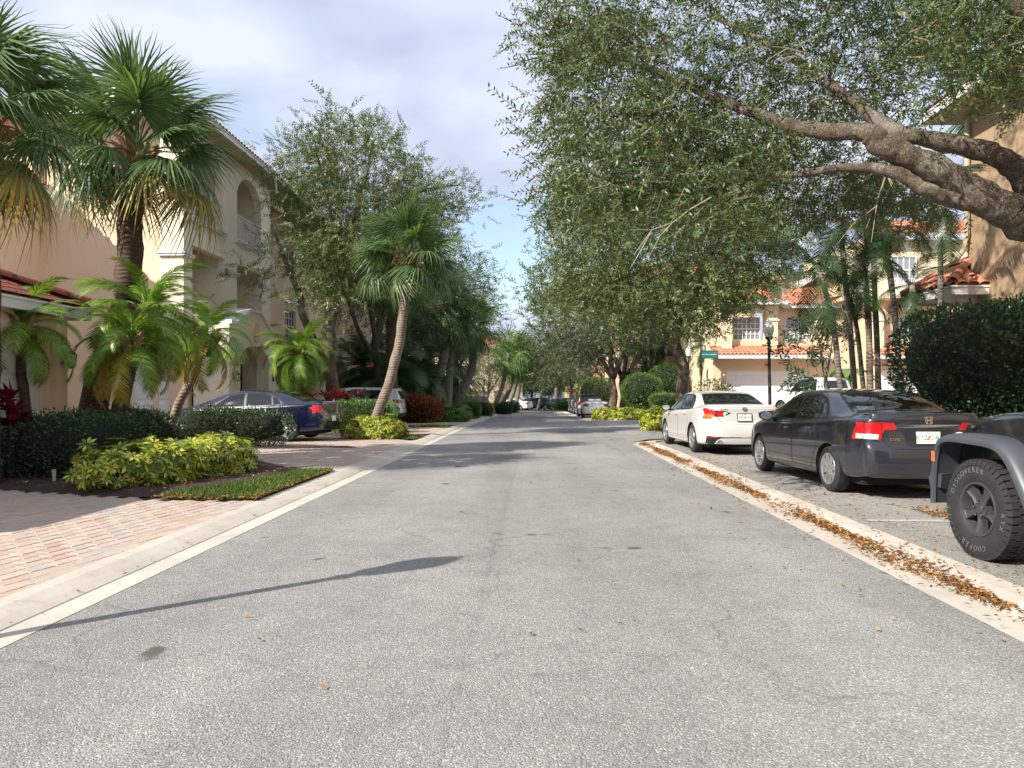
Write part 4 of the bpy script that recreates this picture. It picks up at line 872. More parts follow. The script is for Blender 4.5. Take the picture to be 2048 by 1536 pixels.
boxes(b, 'soffit_board', M['trim_white'], (e0+.09, XW-.004, y0+.09, y1-.09, ez-.16, ez-.12), (XW, XW+2.5, YE+.004, y1-.09, ez-.16, ez-.12), (e0+.35, XW-.004, y0+.4, y0+.55, ez-.42, ez-.17))
m = MB(); m.tube([(XW-.1, YE-.15, 8.0), (XW-.1, YE-.15, 5.25), (XW-.14, YE-.1, 4.95), (XW-.3, YE, 4.62)], .06, 8); m.obj('downspout', M['soffit'], b)
m = MB(); m.tube([(e0+.05, y1-.3, ez-.2), (e0+.2, y1-.4, ez-.45), (XW-.1, YE-.4, ez-.62), (XW-.08, YE-.4, .8)], .05, 8); m.obj('downspout', M['soffit'], b)
r = hip_roof(b, XW, XW+12, -6, YE, 8.3, M['tile_dark'], .36, .7)
# ------------------------------------------------------------------ trees
def spline(pts, n=6):
    pts = [Vector(p) for p in pts]; out = []
    for i in range(len(pts)-1):
        p0 = pts[max(i-1, 0)]; p1 = pts[i]; p2 = pts[i+1]; p3 = pts[min(i+2, len(pts)-1)]
        for k in range(n):
            t = k/n; out.append(.5*((2*p1)+(p2-p0)*t+(2*p0-5*p1+4*p2-p3)*t*t+(3*p1-p0-3*p2+p3)*t*t*t))
    out.append(pts[-1]); return out
def lerp_list(v, m): return list(np.interp(np.linspace(0, 1, m), np.linspace(0, 1, len(v)), v))
def wobble(pts, amp, seed):
    r = random.Random(seed); ph = [r.uniform(0, 6) for _ in range(4)]
    return [p+Vector((math.sin(i*.9+ph[0]), math.sin(i*1.1+ph[1]), .5*math.sin(i*.7+ph[2])))*amp for i, p in enumerate(pts)]
def oak(name, label, limbs, attract, leaf, leaf_mat, bark, base, n_spr, spr_len, spr_leaves, leaf_w=.36, droop=.25, group=None, out_from=None, seed=1, twig_mat=None, cl_r=.35, twigs=.012, seg=5, bare=0, rough=.03, rseg=12):
    """limbs: list of (points, radii); attract (n,3): places of leafy tufts, joined to the nearest limb by a branch"""
    r = np.random.default_rng(seed); root = thing(name, label, 'tree', base, 0, group); b0 = Vector(base)
    tm = MB(); bmx = MB(); nodes = []; nr = []
    for k, (pts, rad) in enumerate(limbs):
        sp = spline(pts, seg); sp = wobble(sp, min(rad)*.3, seed+k); rr = lerp_list(rad, len(sp)); rr = [a*(1+.035*math.sin(i*1.7+k)+.03*math.sin(i*.6)) for i, a in enumerate(rr)]
        (tm if k == 0 else bmx).tube([p-b0 for p in sp], rr, rseg if rad[0] > .12 else 8, rough=rough)
        for i, p in enumerate(sp):
            if k > 0 or i > len(sp)*.55: nodes.append(p[:]); nr.append(rr[i])
    A = np.asarray(attract); N = np.array(nodes); d0 = np.min(np.linalg.norm(A[:, None]-N[None], axis=2), axis=1); A = A[np.argsort(d0)]
    NP = np.zeros((len(N)+3*len(A), 3)); NP[:len(N)] = N; NR = np.zeros(len(NP)); NR[:len(N)] = nr; c = len(N); tips = []
    for a in A:
        dd = np.linalg.norm(NP[:c]-a, axis=1); j = int(np.argmin(dd)); L_ = dd[j]
        if L_ < .05: tips.append(a); continue
        q = NP[j]; rad = min(NR[j]*.7, max(.006, .011*L_+.007)); m1 = q+(a-q)*.4+r.normal(size=3)*L_*.10; m2 = q+(a-q)*.72+r.normal(size=3)*L_*.10+np.array([0, 0, .06*L_])
        pts = [q, m1, m2, a]; bmx.tube([Vector(p)-b0 for p in pts], [rad, rad*.8, rad*.6, rad*.35], 5 if rad > .012 else 4, cap=False)
        for p, f in ((m1, .8), (m2, .6), (a, .4)): NP[c] = p; NR[c] = rad*f; c += 1
        tips.append(a)
    tm.obj('trunk', bark, root, smooth=True); bmx.obj('branches', bark, root, smooth=True, fix=False)
    T = np.array(tips); ctr = np.array(out_from if out_from is not None else T.mean(0))
    pos = np.repeat(T, n_spr, axis=0)+r.normal(size=(len(T)*n_spr, 3))*cl_r*np.array([1, 1, .7])
    dirs = unit(pos-ctr)*.55+r.normal(size=pos.shape)*.55; dirs[:, 2] -= droop; dirs = unit(dirs); n = len(pos)
    # sprig template: leaves set alternately along a curved stem
    tv, tf, k = [], [], spr_leaves; lt = leaf_t(leaf_w)
    for i in range(k):
        t = (i+.6)/k; d = np.array([[.55, (1 if i % 2 else -1)*.75+r.normal()*.25, r.normal()*.45]]); B = basis(d, r.uniform(-.9, .9, 1))
        v, _ = inst(lt, LEAF_F, B, np.array([[t, 0, -.12*t*t]]), leaf/spr_len*(1.1-.25*t)); tf.append(LEAF_F+4*i); tv.append(v)
    tv = np.concatenate(tv); tf = np.concatenate(tf)
    B = basis(dirs, r=r); sc = spr_len*r.uniform(.65, 1.3, n)
    V, F = inst(tv, tf, B, pos, sc); link('crown', mesh_np('crown', V-np.array(base), F, leaf_mat), root)
    if twigs:
        w = twigs/spr_len/2; st = np.array([(0, w, 0), (0, -w, 0), (.55, -w*.7, -.035), (1, 0, -.12), (.55, w*.7, -.035)])
        V, F = inst(st, np.array([(0, 1, 2, 3, 4)]), B, pos, sc); link('twigs', mesh_np('twigs', V-np.array(base), F, twig_mat or M['twig']), root)
    if bare:
        bt = MB(); idx = r.choice(np.where(T[:, 0] > 2.0)[0], bare)
        for i in idx:
            p = T[i]; d = unit((p-ctr)[None])[0]*.6+r.normal(size=3)*.35; d[2] -= .35; d = d/np.linalg.norm(d); L_ = r.uniform(.5, 1.3); sd = np.cross(d, r.normal(size=3)); cv = r.normal()*.25
            pts = [p+d*L_*t+sd*cv*L_*t*t+np.array([0, 0, -.3*L_*t*t])+r.normal(size=3)*.03 for t in (0, .25, .5, .75, 1)]
            bt.tube([Vector(q)-b0 for q in pts], [.009, .008, .006, .005, .003], 4)
            for _ in range(5):
                q = pts[r.integers(1, 4)]; e = unit((d+r.normal(size=3)*.6)[None])[0]*r.uniform(.25, .6); bt.tube([Vector(q)-b0, Vector(q+e*.5+r.normal(size=3)*.02)-b0, Vector(q+e+np.array([0, 0, -.08]))-b0], [.005, .004, .002], 3)
        bt.obj('bare_twigs', M['bare_twig'], root, fix=False)['kind'] = 'stuff'
    return root
def blob(n, c, rad, seed=0, shell=.55, lump=.28, zmin=None, lscale=.55):
    """points in the outer part of a lumpy ellipsoid"""
    r = np.random.default_rng(seed); d = unit(r.normal(size=(n*3, 3))); f = 1+lump*snoise(d*np.array(rad), lscale, seed)
    t = (shell**3+(1-shell**3)*r.uniform(size=n*3))**(1/3); p = np.array(c)+d*np.array(rad)*(f*t)[:, None]
    if zmin is not None: p = p[p[:, 2] > zmin+.5*snoise(p, .6, seed+5)]
    return p[:n]
def px_limb(l, rscale=1): return [P(*q) for q in l]
# ---- the big live oak over the parking bay (trunk outside the frame on the right)
tb = Vector((7.75, 8.3, .12))
L0 = [tb, tb+Vector((.02, 0, 1.0)), P(2260, 560, 8.2), P(2140, 480, 8.05), P(2030, 425, 7.9), P(1960, 395, 7.85), P(1860, 335, 7.8), P(1765, 290, 7.8), P(1730, 265, 7.85), P(1610, 258, 8.1), P(1480, 215, 8.6), P(1330, 150, 9.3), P(1200, 90, 9.9)]
L1 = [P(2170, 500, 8.1), P(2075, 400, 8.0), P(2030, 335, 8.0), P(1960, 300, 8.0), P(1855, 278, 8.1), P(1780, 258, 8.2), P(1690, 190, 8.5), P(1560, 100, 9.2), P(1420, 30, 10)]
L2 = [P(1985, 412, 7.85), P(1915, 402, 7.8), P(1850, 380, 7.75), P(1790, 345, 7.8), P(1690, 335, 8.0), P(1560, 350, 8.5), P(1440, 320, 9.2)]
L3 = [P(2140, 480, 8.05), P(2150, 250, 7.6), P(2060, 40, 7.2), P(1850, -120, 7.4), P(1600, -200, 8.0)]
L4 = [P(2200, 520, 8.15), P(2250, 150, 9.2), P(2150, -150, 10.5), P(1900, -220, 11.5)]
limbs = [(L0[:5], [.36, .29, .25, .215, .195]), (L0[4:], [.195, .18, .15, .125, .105, .08, .06, .045, .03]), (L1, [.17, .14, .125, .11, .095, .08, .06, .045, .03]), (L2, [.10, .09, .08, .07, .05, .035, .02]), (L3, [.17, .13, .1, .07, .04]), (L4, [.18, .13, .09, .05])]
def px_cloud(n, poly, Y0, Y1, seed):
    r = np.random.default_rng(seed); xs_ = [p[0] for p in poly]; ys_ = [p[1] for p in poly]; o = []
    while len(o) < n:
        x, y = r.uniform(min(xs_), max(xs_)), r.uniform(min(ys_), max(ys_))
        if in_poly([x], [y], poly)[0]: o.append(P(x, y, r.uniform(Y0, Y1))[:])
    return np.array(o)
poly_main = [(1165, 25), (1230, -60), (2200, -60), (2200, 120), (2060, 170), (1950, 200), (1850, 235), (1700, 250), (1620, 300), (1560, 360), (1490, 420), (1390, 430), (1310, 420), (1240, 440), (1180, 450), (1150, 410), (1190, 330), (1150, 290), (1180, 190), (1150, 120)]
poly_low = [(1150, 250), (1500, 200), (1560, 330), (1510, 440), (1440, 470), (1380, 420), (1240, 440), (1130, 420)]
att = np.concatenate([px_cloud(300, poly_main, 8.2, 11.8, 3), px_cloud(80, poly_low, 7.6, 9.5, 4), px_cloud(44, [(1100, 15), (1160, 20), (1170, 450), (1125, 430), (1150, 330), (1100, 290), (1130, 180)], 8.6, 10.5, 5), px_cloud(75, [(1480, 330), (1640, 300), (1900, 350), (1900, 450), (1760, 470), (1560, 470)], 10.2, 13.0, 16), px_cloud(40, [(1800, -40), (2120, -60), (2120, 210), (1960, 190), (1830, 120)], 6.6, 8.2, 15), px_cloud(240, [(1100, -60), (2300, -60), (2300, -420), (1300, -420)], 7.5, 12.5, 6)])
oak('live_oak', 'big live oak with thick mottled limbs reaching over the parked cars', limbs, att, .066, M['oak_leaf'], M['bark_oak'], tb, 14, .38, 15, leaf_w=.34, out_from=(6.5, 9.5, 4.5), seed=11, droop=.22, cl_r=.24, twigs=.006, bare=50, seg=12, rough=.035, rseg=28)
# ---- left oak beside the blue car
bL = RF(-7.3, 27.6); bL.z = .04
limbs = [([bL, P(668, 800, 27.5), P(660, 720, 27.4), P(655, 660, 27.4)], [.33, .29, .26, .25]),
         ([P(655, 665, 27.4), P(672, 600, 27.6), P(690, 520, 27.8), P(712, 440, 28), P(730, 360, 28.5), P(745, 290, 29)], [.23, .21, .17, .12, .07, .03]),
         ([P(657, 720, 27.4), P(632, 690, 27.2), P(606, 630, 27.0), P(598, 590, 26.8), P(570, 520, 26.5), P(540, 440, 26)], [.17, .17, .15, .12, .08, .03]),
         ([P(692, 510, 27.8), P(660, 420, 27.4), P(640, 340, 27), P(630, 280, 26.6)], [.12, .09, .06, .02]), ([P(705, 470, 28), P(770, 420, 28.6), P(850, 380, 29.5), P(920, 370, 30)], [.1, .08, .05, .02])]
att = np.concatenate([px_cloud(330, [(555, 310), (610, 270), (690, 240), (775, 245), (800, 310), (850, 370), (880, 460), (850, 560), (700, 560), (650, 590), (620, 560), (595, 490), (575, 410)], 25.5, 30, 8), px_cloud(34, [(615, 480), (690, 470), (690, 600), (640, 620), (615, 560)], 25, 27, 9), px_cloud(9, [(490, 500), (560, 400), (600, 500), (590, 600), (500, 560)], 25.5, 27, 19), px_cloud(34, [(830, 350), (955, 365), (940, 395), (860, 480), (900, 560), (840, 560)], 28, 31, 10)])
oak('live_oak', 'grey-green oak with forked trunk behind the blue sedan', limbs, att, .105, M['oak_leaf_far'], M['bark_oak'], bL, 15, .48, 12, leaf_w=.42, seed=12, droop=.0, cl_r=.5, twigs=.012)
# ---- dark oak behind the leaning palm
bD = RF(-7.9, 37); bD.z = zt(37)
limbs = [([bD, P(757, 760, 36.8), P(752, 700, 36.6), P(758, 640, 36.6)], [.30, .25, .22, .2]), ([P(755, 720, 36.6), P(722, 670, 36), P(695, 600, 35.5), P(680, 540, 35)], [.14, .12, .08, .04]), ([P(758, 650, 36.6), P(775, 560, 37), P(790, 470, 37.5), P(800, 420, 38)], [.18, .14, .09, .03]), ([P(754, 690, 36.6), P(738, 600, 36), P(735, 520, 36), P(740, 440, 36)], [.14, .11, .07, .03])]
att = blob(240, P(775, 540, 37.5)[:], (4.2, 4, 3.9), 21, .45, zmin=3.6)
oak('live_oak', 'dark shaded oak with several slender trunks behind the leaning palm', limbs, att, .13, M['oak_leaf_dark'], M['bark_dark'], bD, 10, .55, 9, leaf_w=.45, seed=13, droop=.1, cl_r=.6, twigs=.016)
# ---- oaks further down on the left
def plain_oak(label, base, h, rad, cen_h, n, leaf, lm, seed, bark='bark_oak', n_spr=9, group=None, lean=(0, 0), name='live_oak', forks=4, tr=.26, off=(0, 0), lump=.28, shell=.45, spl=.55, k=9):
    b_ = Vector(base); c = b_+Vector((lean[0]+off[0], lean[1]+off[1], cen_h)); r = random.Random(seed); f = b_+Vector((lean[0]*.35, lean[1]*.35, h*.30))
    limbs = [([b_, b_+(f-b_)*.5+Vector((r.uniform(-.1, .1), 0, 0)), f], [tr, tr*.8, tr*.72])]
    for i in range(forks):
        a = 2*math.pi*(i+r.uniform(-.3, .3))/forks; e = c+Vector((math.cos(a)*rad[0]*.6, math.sin(a)*rad[1]*.6, rad[2]*r.uniform(.1, .6))); m_ = f+(e-f)*.5+Vector((0, 0, -.1*h*r.uniform(-.5, 1)))
        limbs.append(([f-Vector((0, 0, .15)), m_, e], [tr*.6, tr*.4, .03]))
    return oak(name, label, limbs, blob(n, c[:], rad, seed, shell, lump, zmin=base[2]+h*.30), leaf, M[lm], M[bark], b_, n_spr, spl, k, leaf_w=.45, seed=seed, droop=.08, cl_r=.6, twigs=.016, group=group)
def gp(px, Y): X = (px-1024)/FPX*Y; return (X, Y, zg(X, Y))
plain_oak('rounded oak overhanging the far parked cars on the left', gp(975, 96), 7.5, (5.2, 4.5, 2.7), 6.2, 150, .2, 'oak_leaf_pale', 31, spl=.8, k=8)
plain_oak('dense dark oak standing behind the row of leaning palms', gp(910, 56), 11, (4.0, 4, 3.6), 9.0, 170, .17, 'oak_leaf_dark', 32, 'bark_dark', spl=.7, k=8)
# ---- right-hand oaks beyond the side street
b2 = Vector(gp(1368, 24.3)); Y2 = b2.y
limbs = [([b2, P(1366, 780, Y2), P(1360, 710, Y2), P(1346, 690, Y2)], [.23, .20, .19, .19]), ([P(1348, 695, Y2), P(1352, 660, Y2), P(1362, 640, Y2), P(1385, 600, Y2), P(1410, 540, Y2-.3), P(1440, 470, Y2-.6)], [.17, .145, .12, .09, .06, .03]), ([P(1354, 655, Y2), P(1338, 610, Y2), P(1325, 560, Y2), P(1310, 500, Y2-.3)], [.12, .1, .06, .03]), ([P(1346, 690, Y2), P(1318, 645, Y2-.2), P(1280, 600, Y2-.5), P(1220, 560, Y2-.8)], [.09, .075, .05, .02]), ([P(1372, 625, Y2), P(1440, 590, Y2+.3), P(1500, 560, Y2+.6)], [.07, .055, .03])]
att = px_cloud(580, [(1085, 570), (1140, 480), (1200, 420), (1300, 390), (1480, 390), (1575, 420), (1580, 540), (1530, 590), (1450, 610), (1400, 660), (1330, 640), (1250, 645), (1170, 630), (1100, 630)], Y2-2.8, Y2+2.6, 22)
oak('live_oak', 'tall oak with pale forked trunk just beyond the white sedan', limbs, att, .108, M['oak_leaf_far'], M['bark_oak'], b2, 13, .45, 12, leaf_w=.40, seed=14, droop=.14, cl_r=.40, twigs=.009)
plain_oak('dark oak with two trunks beside the white convertible', gp(1226, 49), 9.5, (4.6, 4.6, 3.4), 7.0, 290, .16, 'oak_leaf_dark', 34, 'bark_oak', 10, off=(-1.0, 0), spl=.65, tr=.33)
plain_oak('oak with slim dark trunk just behind the convertible and bushes', gp(1246, 52), 9, (4.0, 4.0, 3.2), 7.2, 190, .16, 'oak_leaf_dark', 35, 'bark_dark', 9, off=(.8, 1), spl=.65, tr=.3)
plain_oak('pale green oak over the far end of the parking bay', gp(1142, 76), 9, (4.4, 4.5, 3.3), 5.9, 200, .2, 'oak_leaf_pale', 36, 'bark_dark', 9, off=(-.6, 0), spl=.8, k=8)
plain_oak('round dark tree closing the view at the bend', gp(1064, 112), 9, (5.2, 5, 4.0), 5.6, 150, .28, 'oak_leaf_dark', 37, 'bark_dark', 8, spl=.95, k=8)
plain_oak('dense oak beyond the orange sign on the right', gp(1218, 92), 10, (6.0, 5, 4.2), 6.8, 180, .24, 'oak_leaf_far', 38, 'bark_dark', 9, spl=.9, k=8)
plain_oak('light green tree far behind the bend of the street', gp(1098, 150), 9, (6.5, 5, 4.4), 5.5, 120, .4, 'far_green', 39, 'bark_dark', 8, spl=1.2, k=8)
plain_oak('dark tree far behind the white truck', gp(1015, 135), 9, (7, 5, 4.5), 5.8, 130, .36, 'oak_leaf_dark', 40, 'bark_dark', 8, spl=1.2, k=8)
# ------------------------------------------------------------------ palms
def fan_mesh(name, r, mat, n=58, rad=.95, pet=1.0, sag=.35, spread=R(285)):
    """costapalmate leaf pointing +x: curved stalk, folded fan of narrow drooping segments"""
    V, F = [], []; b = 0
    m = MB(); m.tube([(0, 0, 0), (pet*.5, 0, .05*pet), (pet, 0, 0)], [.022, .016, .012], 5)
    for v in m.v: V.append(v)
    F5 = [f for f in m.f]
    hub = np.array([pet, 0, 0.]); b = len(V); quads = []
    for i in range(n):
        a = -spread/2+spread*(i+.5)/n; L_ = rad*(.72+.28*math.cos(a*.55))*r.uniform(.9, 1.08); fold = .16*abs(math.sin(a))*1.0
        d = np.array([math.cos(a), math.sin(a), -.10-.22*abs(math.sin(a))]); d /= np.linalg.norm(d); sd = np.array([-math.sin(a), math.cos(a), 0]); o = hub+np.array([.18*math.cos(a)*.3, 0, 0])
        pts = []
        for t, w in ((.04, .005), (.34, .020), (.60, .017), (.82, .009), (1.0, .0015)):
            p = o+d*L_*t+np.array([0, 0, -sag*L_*max(0, t-.38)**1.6*r.uniform(.9, 1.6)])+sd*.03*r.normal()*t
            up = np.array([0, 0, 1.0])*.35; z = (1 if i % 2 else -1)*.012*(1-t)
            pts.append((p-sd*w+np.array([0, 0, z]), p+sd*w-np.array([0, 0, z])))
        for q in pts: V.append(tuple(q[0])); V.append(tuple(q[1]))
        for k in range(4): quads.append((b+2*k, b+2*k+1, b+2*k+3, b+2*k+2))
        b += 10
    q4 = np.array([f for f in F5 if len(f) == 4]+quads); return mesh_np(name, np.array(V), q4, mat)
def pinnate_mesh(name, r, mat, L_=1.3, n=56, leaf=.27, arch=.55, w=.0115, vee=.35, droop=.25):
    V, quads = [], []; m = MB(); pts = []; ang = 0.0
    steps = 16; p = np.array([0., 0, 0]); th = R(18); path = [p.copy()]
    for k in range(steps):
        th -= arch*2.2/steps*(.5+k/steps); p = p+np.array([math.cos(th), 0, math.sin(th)])*L_/steps; path.append(p.copy())
    path = np.array(path); m.tube(path, list(np.linspace(.013, .003, len(path))), 4, cap=False); V += m.v; quads += [f for f in m.f if len(f) == 4]
    tt = np.linspace(0, 1, len(path))
    for i in range(n):
        t = .12+.88*(i+.5)/n; o = np.array([np.interp(t, tt, path[:, k]) for k in range(3)]); o2 = np.array([np.interp(min(1, t+.03), tt, path[:, k]) for k in range(3)]); d = o2-o; d = d/np.linalg.norm(d) if np.linalg.norm(d) > 1e-6 else np.array([1, 0, 0.])
        up = np.cross(d, [0, 1, 0])
        ll = leaf*(math.sin(math.pi*min(1, .12+.82*t))**.6)*r.uniform(.9, 1.1)
        for s in (-1, 1):
            dr = d*.62+np.array([0, s, 0])*.85+up*(-vee)*-1*.5+r.normal(size=3)*.05; dr /= np.linalg.norm(dr); b = len(V); wd = d*w
            for q, ww in ((0, .6), (.45, 1), (1, .08)):
                c = o+dr*ll*q+np.array([0, 0, -droop*ll*q*q]); V.append(tuple(c-wd*ww)); V.append(tuple(c+wd*ww))
            quads += [(b, b+1, b+3, b+2), (b+2, b+3, b+5, b+4)]
    return mesh_np(name, np.array(V), np.array(quads), mat)
rp = np.random.default_rng(5)
FAN = [fan_mesh('frond', rp, M['sabal_leaf'], sag=s) for s in (.3, .5, .8, 1.15)]; FAN_DRY = [fan_mesh('frond', rp, M['sabal_dry'], sag=1.6), fan_mesh('frond', rp, M['sabal_dry'], sag=1.2)]
FAN_BLUE = [fan_mesh('frond', rp, M['sabal_blue'], sag=s) for s in (.4, .8)]
DATE = [pinnate_mesh('frond', rp, M['date_leaf'], arch=a, droop=.4) for a in (.75, .9, 1.05)]; DATE_DRY = [pinnate_mesh('frond', rp, M['date_dry'], arch=.9, droop=.4)]
DATE_DK = [pinnate_mesh('frond', rp, M['palm_green'], arch=a, leaf=.32) for a in (.5, .7)]
FEATHER = [pinnate_mesh('frond', rp, M['slim_green_shade'], L_=2.3, n=60, leaf=.62, arch=a, w=.018, droop=.45, vee=.2) for a in (.5, .75, .95)]
FEATHER_F = [pinnate_mesh('frond', rp, M['far_green'], L_=2.3, n=40, leaf=.6, arch=a, w=.03, droop=.45, vee=.2) for a in (.5, .75, .95)]
FAN_FAR = [fan_mesh('frond', rp, M['far_green'], n=26, sag=s) for s in (.4, .8)]
BOOT = None
def boots(root, top, r, h, n, bs=1.0):
    global BOOT
    if BOOT is None:
        m = MB(); m.add([(-.05, 0, 0), (.05, 0, 0), (.035, .05, .2), (-.035, .05, .2), (-.05, .035, 0), (.05, .035, 0), (.022, .14, .27), (-.022, .14, .27)], [(0, 1, 2, 3), (4, 5, 6, 7), (0, 1, 5, 4), (1, 2, 6, 5), (2, 3, 7, 6), (3, 0, 4, 7)]); BOOT = m.mesh('leaf_base', M['boot'])
    for i in range(n):
        a = i*2.4; t = i/n
        mm = Matrix.Translation(Vector(top)+Vector((0, 0, -h*(1-t)))) @ Matrix.Rotation(a, 4, 'Z') @ Matrix.Translation((0, r*.92, 0)) @ Matrix.Rotation(-R(8+22*random.random()), 4, 'X') @ Matrix.Diagonal((bs*random.uniform(.9, 1.5), bs, bs*random.uniform(.8, 1.2), 1))
        link('leaf_base', BOOT, root, mat4=mm)
def crown(root, top, fr, n, size, e0, e1, seed, dry=None, n_dry=0, spread=1, twist=.5):
    """fronds spiral round the bud, from steep (e0) to hanging (e1)"""
    r = random.Random(seed)
    for i in range(n):
        t = i/max(1, n-1); a = i*2.39996+r.uniform(-.25, .25); el = e0+(e1-e0)*t**.85+r.uniform(-.14, .14)
        me = dry[r.randrange(len(dry))] if dry and i >= n-n_dry else fr[min(len(fr)-1, int(t*len(fr)*.999))] if r.random() < .7 else fr[r.randrange(len(fr))]
        s = size*r.uniform(.88, 1.12); d = Matrix.Rotation(a, 4, 'Z') @ Matrix.Rotation(-el, 4, 'Y') @ Matrix.Rotation(r.uniform(-twist, twist), 4, 'X')
        link('frond', me, root, mat4=Matrix.Translation(Vector(top)+Vector((0, 0, -.25*size*t))) @ d @ Matrix.Scale(s, 4))
def palm(name, label, path, r0, r1, fr, n, size, seed, bark='palm_bark', e0=R(82), e1=R(-62), dry=None, n_dry=0, boot=0, group=None, boot_h=.7, flare=1.3, bs=1.25):
    base = Vector(path[0]); root = thing(name, label, 'palm', base, 0, group); sp = spline(path, 6); sp = wobble(sp, r0*.08, seed)
    rr = [r0*flare]+[r0+(r1-r0)*i/(len(sp)-2) for i in range(len(sp)-1)]; rr = [a*(1+.05*math.sin(i*2.1+seed)) for i, a in enumerate(rr)]
    m = MB(); m.tube([p-base for p in sp], rr, 14); m.obj('trunk', M[bark], root, smooth=True)
    top = sp[-1]-base
    if boot: boots(root, top+Vector((0, 0, -.02)), r1, boot_h, boot, bs)
    crown(root, top+Vector((0, 0, .1*size)), fr, n, size, e0, e1, seed, dry, n_dry); return root
# near sabal palms on the left
palm('sabal_palm', 'sabal palm whose crown fills the top left corner', [(-7.75, 10.5, .05), (-7.75, 10.5, 2.2), (-7.72, 10.45, 4.0), (-7.7, 10.4, 5.45)], .2, .19, FAN, 28, .86, 3, 'palm_bark_dark', dry=FAN_DRY, n_dry=4, boot=20, e1=R(-42))
pb = Vector(gp(172, 14.3)); pb.z = .06
palm('sabal_palm', 'tall sabal palm with dark curved trunk in front of the pink wall', [pb, P(205, 740, 14.2), P(245, 630, 14.0), P(258, 540, 13.9), P(260, 450, 13.9), P(266, 385, 13.9), P(272, 302, 13.9)], .27, .20, FAN, 32, 1.04, 8, 'palm_bark_dark', dry=FAN_DRY, n_dry=3, boot=44, e1=R(-30), boot_h=.85)
# leaning sabal with pale bare trunk
pb = Vector(gp(738, 23.5)); pb.z = .06
palm('sabal_palm', 'leaning sabal palm with pale curved trunk and shaggy brown collar', [pb, P(768, 795, 23.3), P(791, 720, 23.2), P(804, 650, 23.1), P(808, 590, 23.1), P(815, 520, 23.1)], .17, .145, FAN, 32, 1.04, 14, 'palm_bark', dry=FAN_DRY, n_dry=0, boot=70, boot_h=1.15, e1=R(-34), bs=1.7)
# sabals further down on the left
def px_palm(label, pts, Y, r0, r1, n, size, seed, fr=FAN, bark='palm_bark_grey', boot=14, group=None, e1=R(-58), name='sabal_palm'):
    b_ = Vector(gp(pts[0][0], Y)); return palm(name, label, [b_]+[P(x, y, Y) for x, y in pts[1:]], r0, r1, fr, n, size, seed, bark, boot=boot, group=group, e1=e1)
px_palm('big dark sabal palm whose crown hangs beside the leaning palm', [(858, 830), (875, 755), (889, 710), (888, 660), (884, 620)], 42, .3, .25, 36, 1.42, 21, boot=24, e1=R(-46))
px_palm('upright sabal palm with straight trunk rising from the clipped shrubs', [(893, 830), (899, 760), (900, 700), (899, 655), (899, 640)], 43, .24, .21, 30, 1.15, 22, e1=R(-48))
px_palm('sabal palm with reddish collar bending back towards the street', [(908, 830), (930, 770), (946, 730), (943, 690), (936, 660), (934, 650)], 47, .28, .22, 30, 1.3, 23, e1=R(-48))
px_palm('silvery blue palm behind the sabal trunks', [(862, 800), (863, 760), (862, 722)], 54, .3, .3, 28, 2.1, 24, fr=FAN_BLUE, boot=0, e1=R(-50), name='blue_palm')
px_palm('dark palm crown high behind the leaning palm', [(786, 830), (783, 700), (785, 600), (788, 545)], 32, .24, .22, 34, 1.15, 27, bark='palm_bark_dark', boot=16)
for i, (q, Y, l) in enumerate(((((985, 815), (1005, 770), (1015, 725), (1018, 708)), 76, 'leftmost of the leaning palms at the bend'), (((998, 815), (1020, 775), (1031, 735), (1034, 712)), 79, 'second leaning palm at the bend'), (((1012, 815), (1030, 775), (1044, 735), (1047, 720)), 82, 'third leaning palm at the bend with grey trunk'), (((1030, 812), (1040, 770), (1048, 730), (1050, 715)), 85, 'farthest leaning palm at the bend'))):
    px_palm(l, q, Y, .24, .2, 22, 1.75, 40+i, fr=FAN_FAR, boot=0)
px_palm('slanting palm trunk beside the far parked truck', [(1075, 812), (1087, 775), (1097, 735)], 100, .2, .18, 14, 1.6, 47, fr=FAN_FAR, boot=0); px_palm('pale royal palm trunk in front of the bend', [(1112, 812), (1112, 770), (1111, 735), (1111, 712)], 105, .28, .24, 12, 2.0, 48, fr=FEATHER_F, boot=0, name='royal_palm', bark='palm_bark'); px_palm('second pale royal palm trunk close to the first', [(1119, 812), (1119, 770), (1118, 728)], 108, .26, .22, 12, 2.0, 49, fr=FEATHER_F, boot=0, name='royal_palm', bark='palm_bark')
# pygmy date palms in the near bed
def date_palm(label, path, r0, n, size, seed, fr=DATE, dry=DATE_DRY, nd=6, bark='palm_bark_dark', group=None, e1=R(-60)):
    return palm('date_palm', label, path, r0, r0*.95, fr, n, size, seed, bark, e0=R(60), e1=e1, dry=dry, n_dry=nd, boot=10, group=group, boot_h=.45, flare=1.1)
date_palm('small date palm at left edge in front of the garage door', [gp(62, 11.7), P(50, 800, 11.7), P(42, 735, 11.7), P(46, 655, 11.7)], .075, 22, .88, 60, e1=R(-38), nd=3)
date_palm('low bright date palm at the front of the palm clump', [gp(222, 12.9), P(232, 830, 12.9), P(252, 760, 12.85), P(262, 680, 12.8)], .10, 26, .98, 61, e1=R(-36), nd=4)
date_palm('taller date palm behind in the same clump against the sabal', [gp(243, 13.6), P(250, 800, 13.6), P(272, 700, 13.6), P(292, 622, 13.6)], .10, 28, 1.1, 62, nd=4, e1=R(-45))
date_palm('slanted date palm with mossy trunk left of the blue sedan', [gp(325, 15.6), P(352, 820, 15.6), P(385, 755, 15.6), P(412, 668, 15.6)], .095, 26, 1.0, 63, bark='palm_bark', e1=R(-48))
date_palm('date palm between the porch and the red ti plants', [gp(612, 26), P(606, 770, 26), P(600, 725, 26), P(598, 705, 26)], .11, 40, 1.25, 64, nd=0)
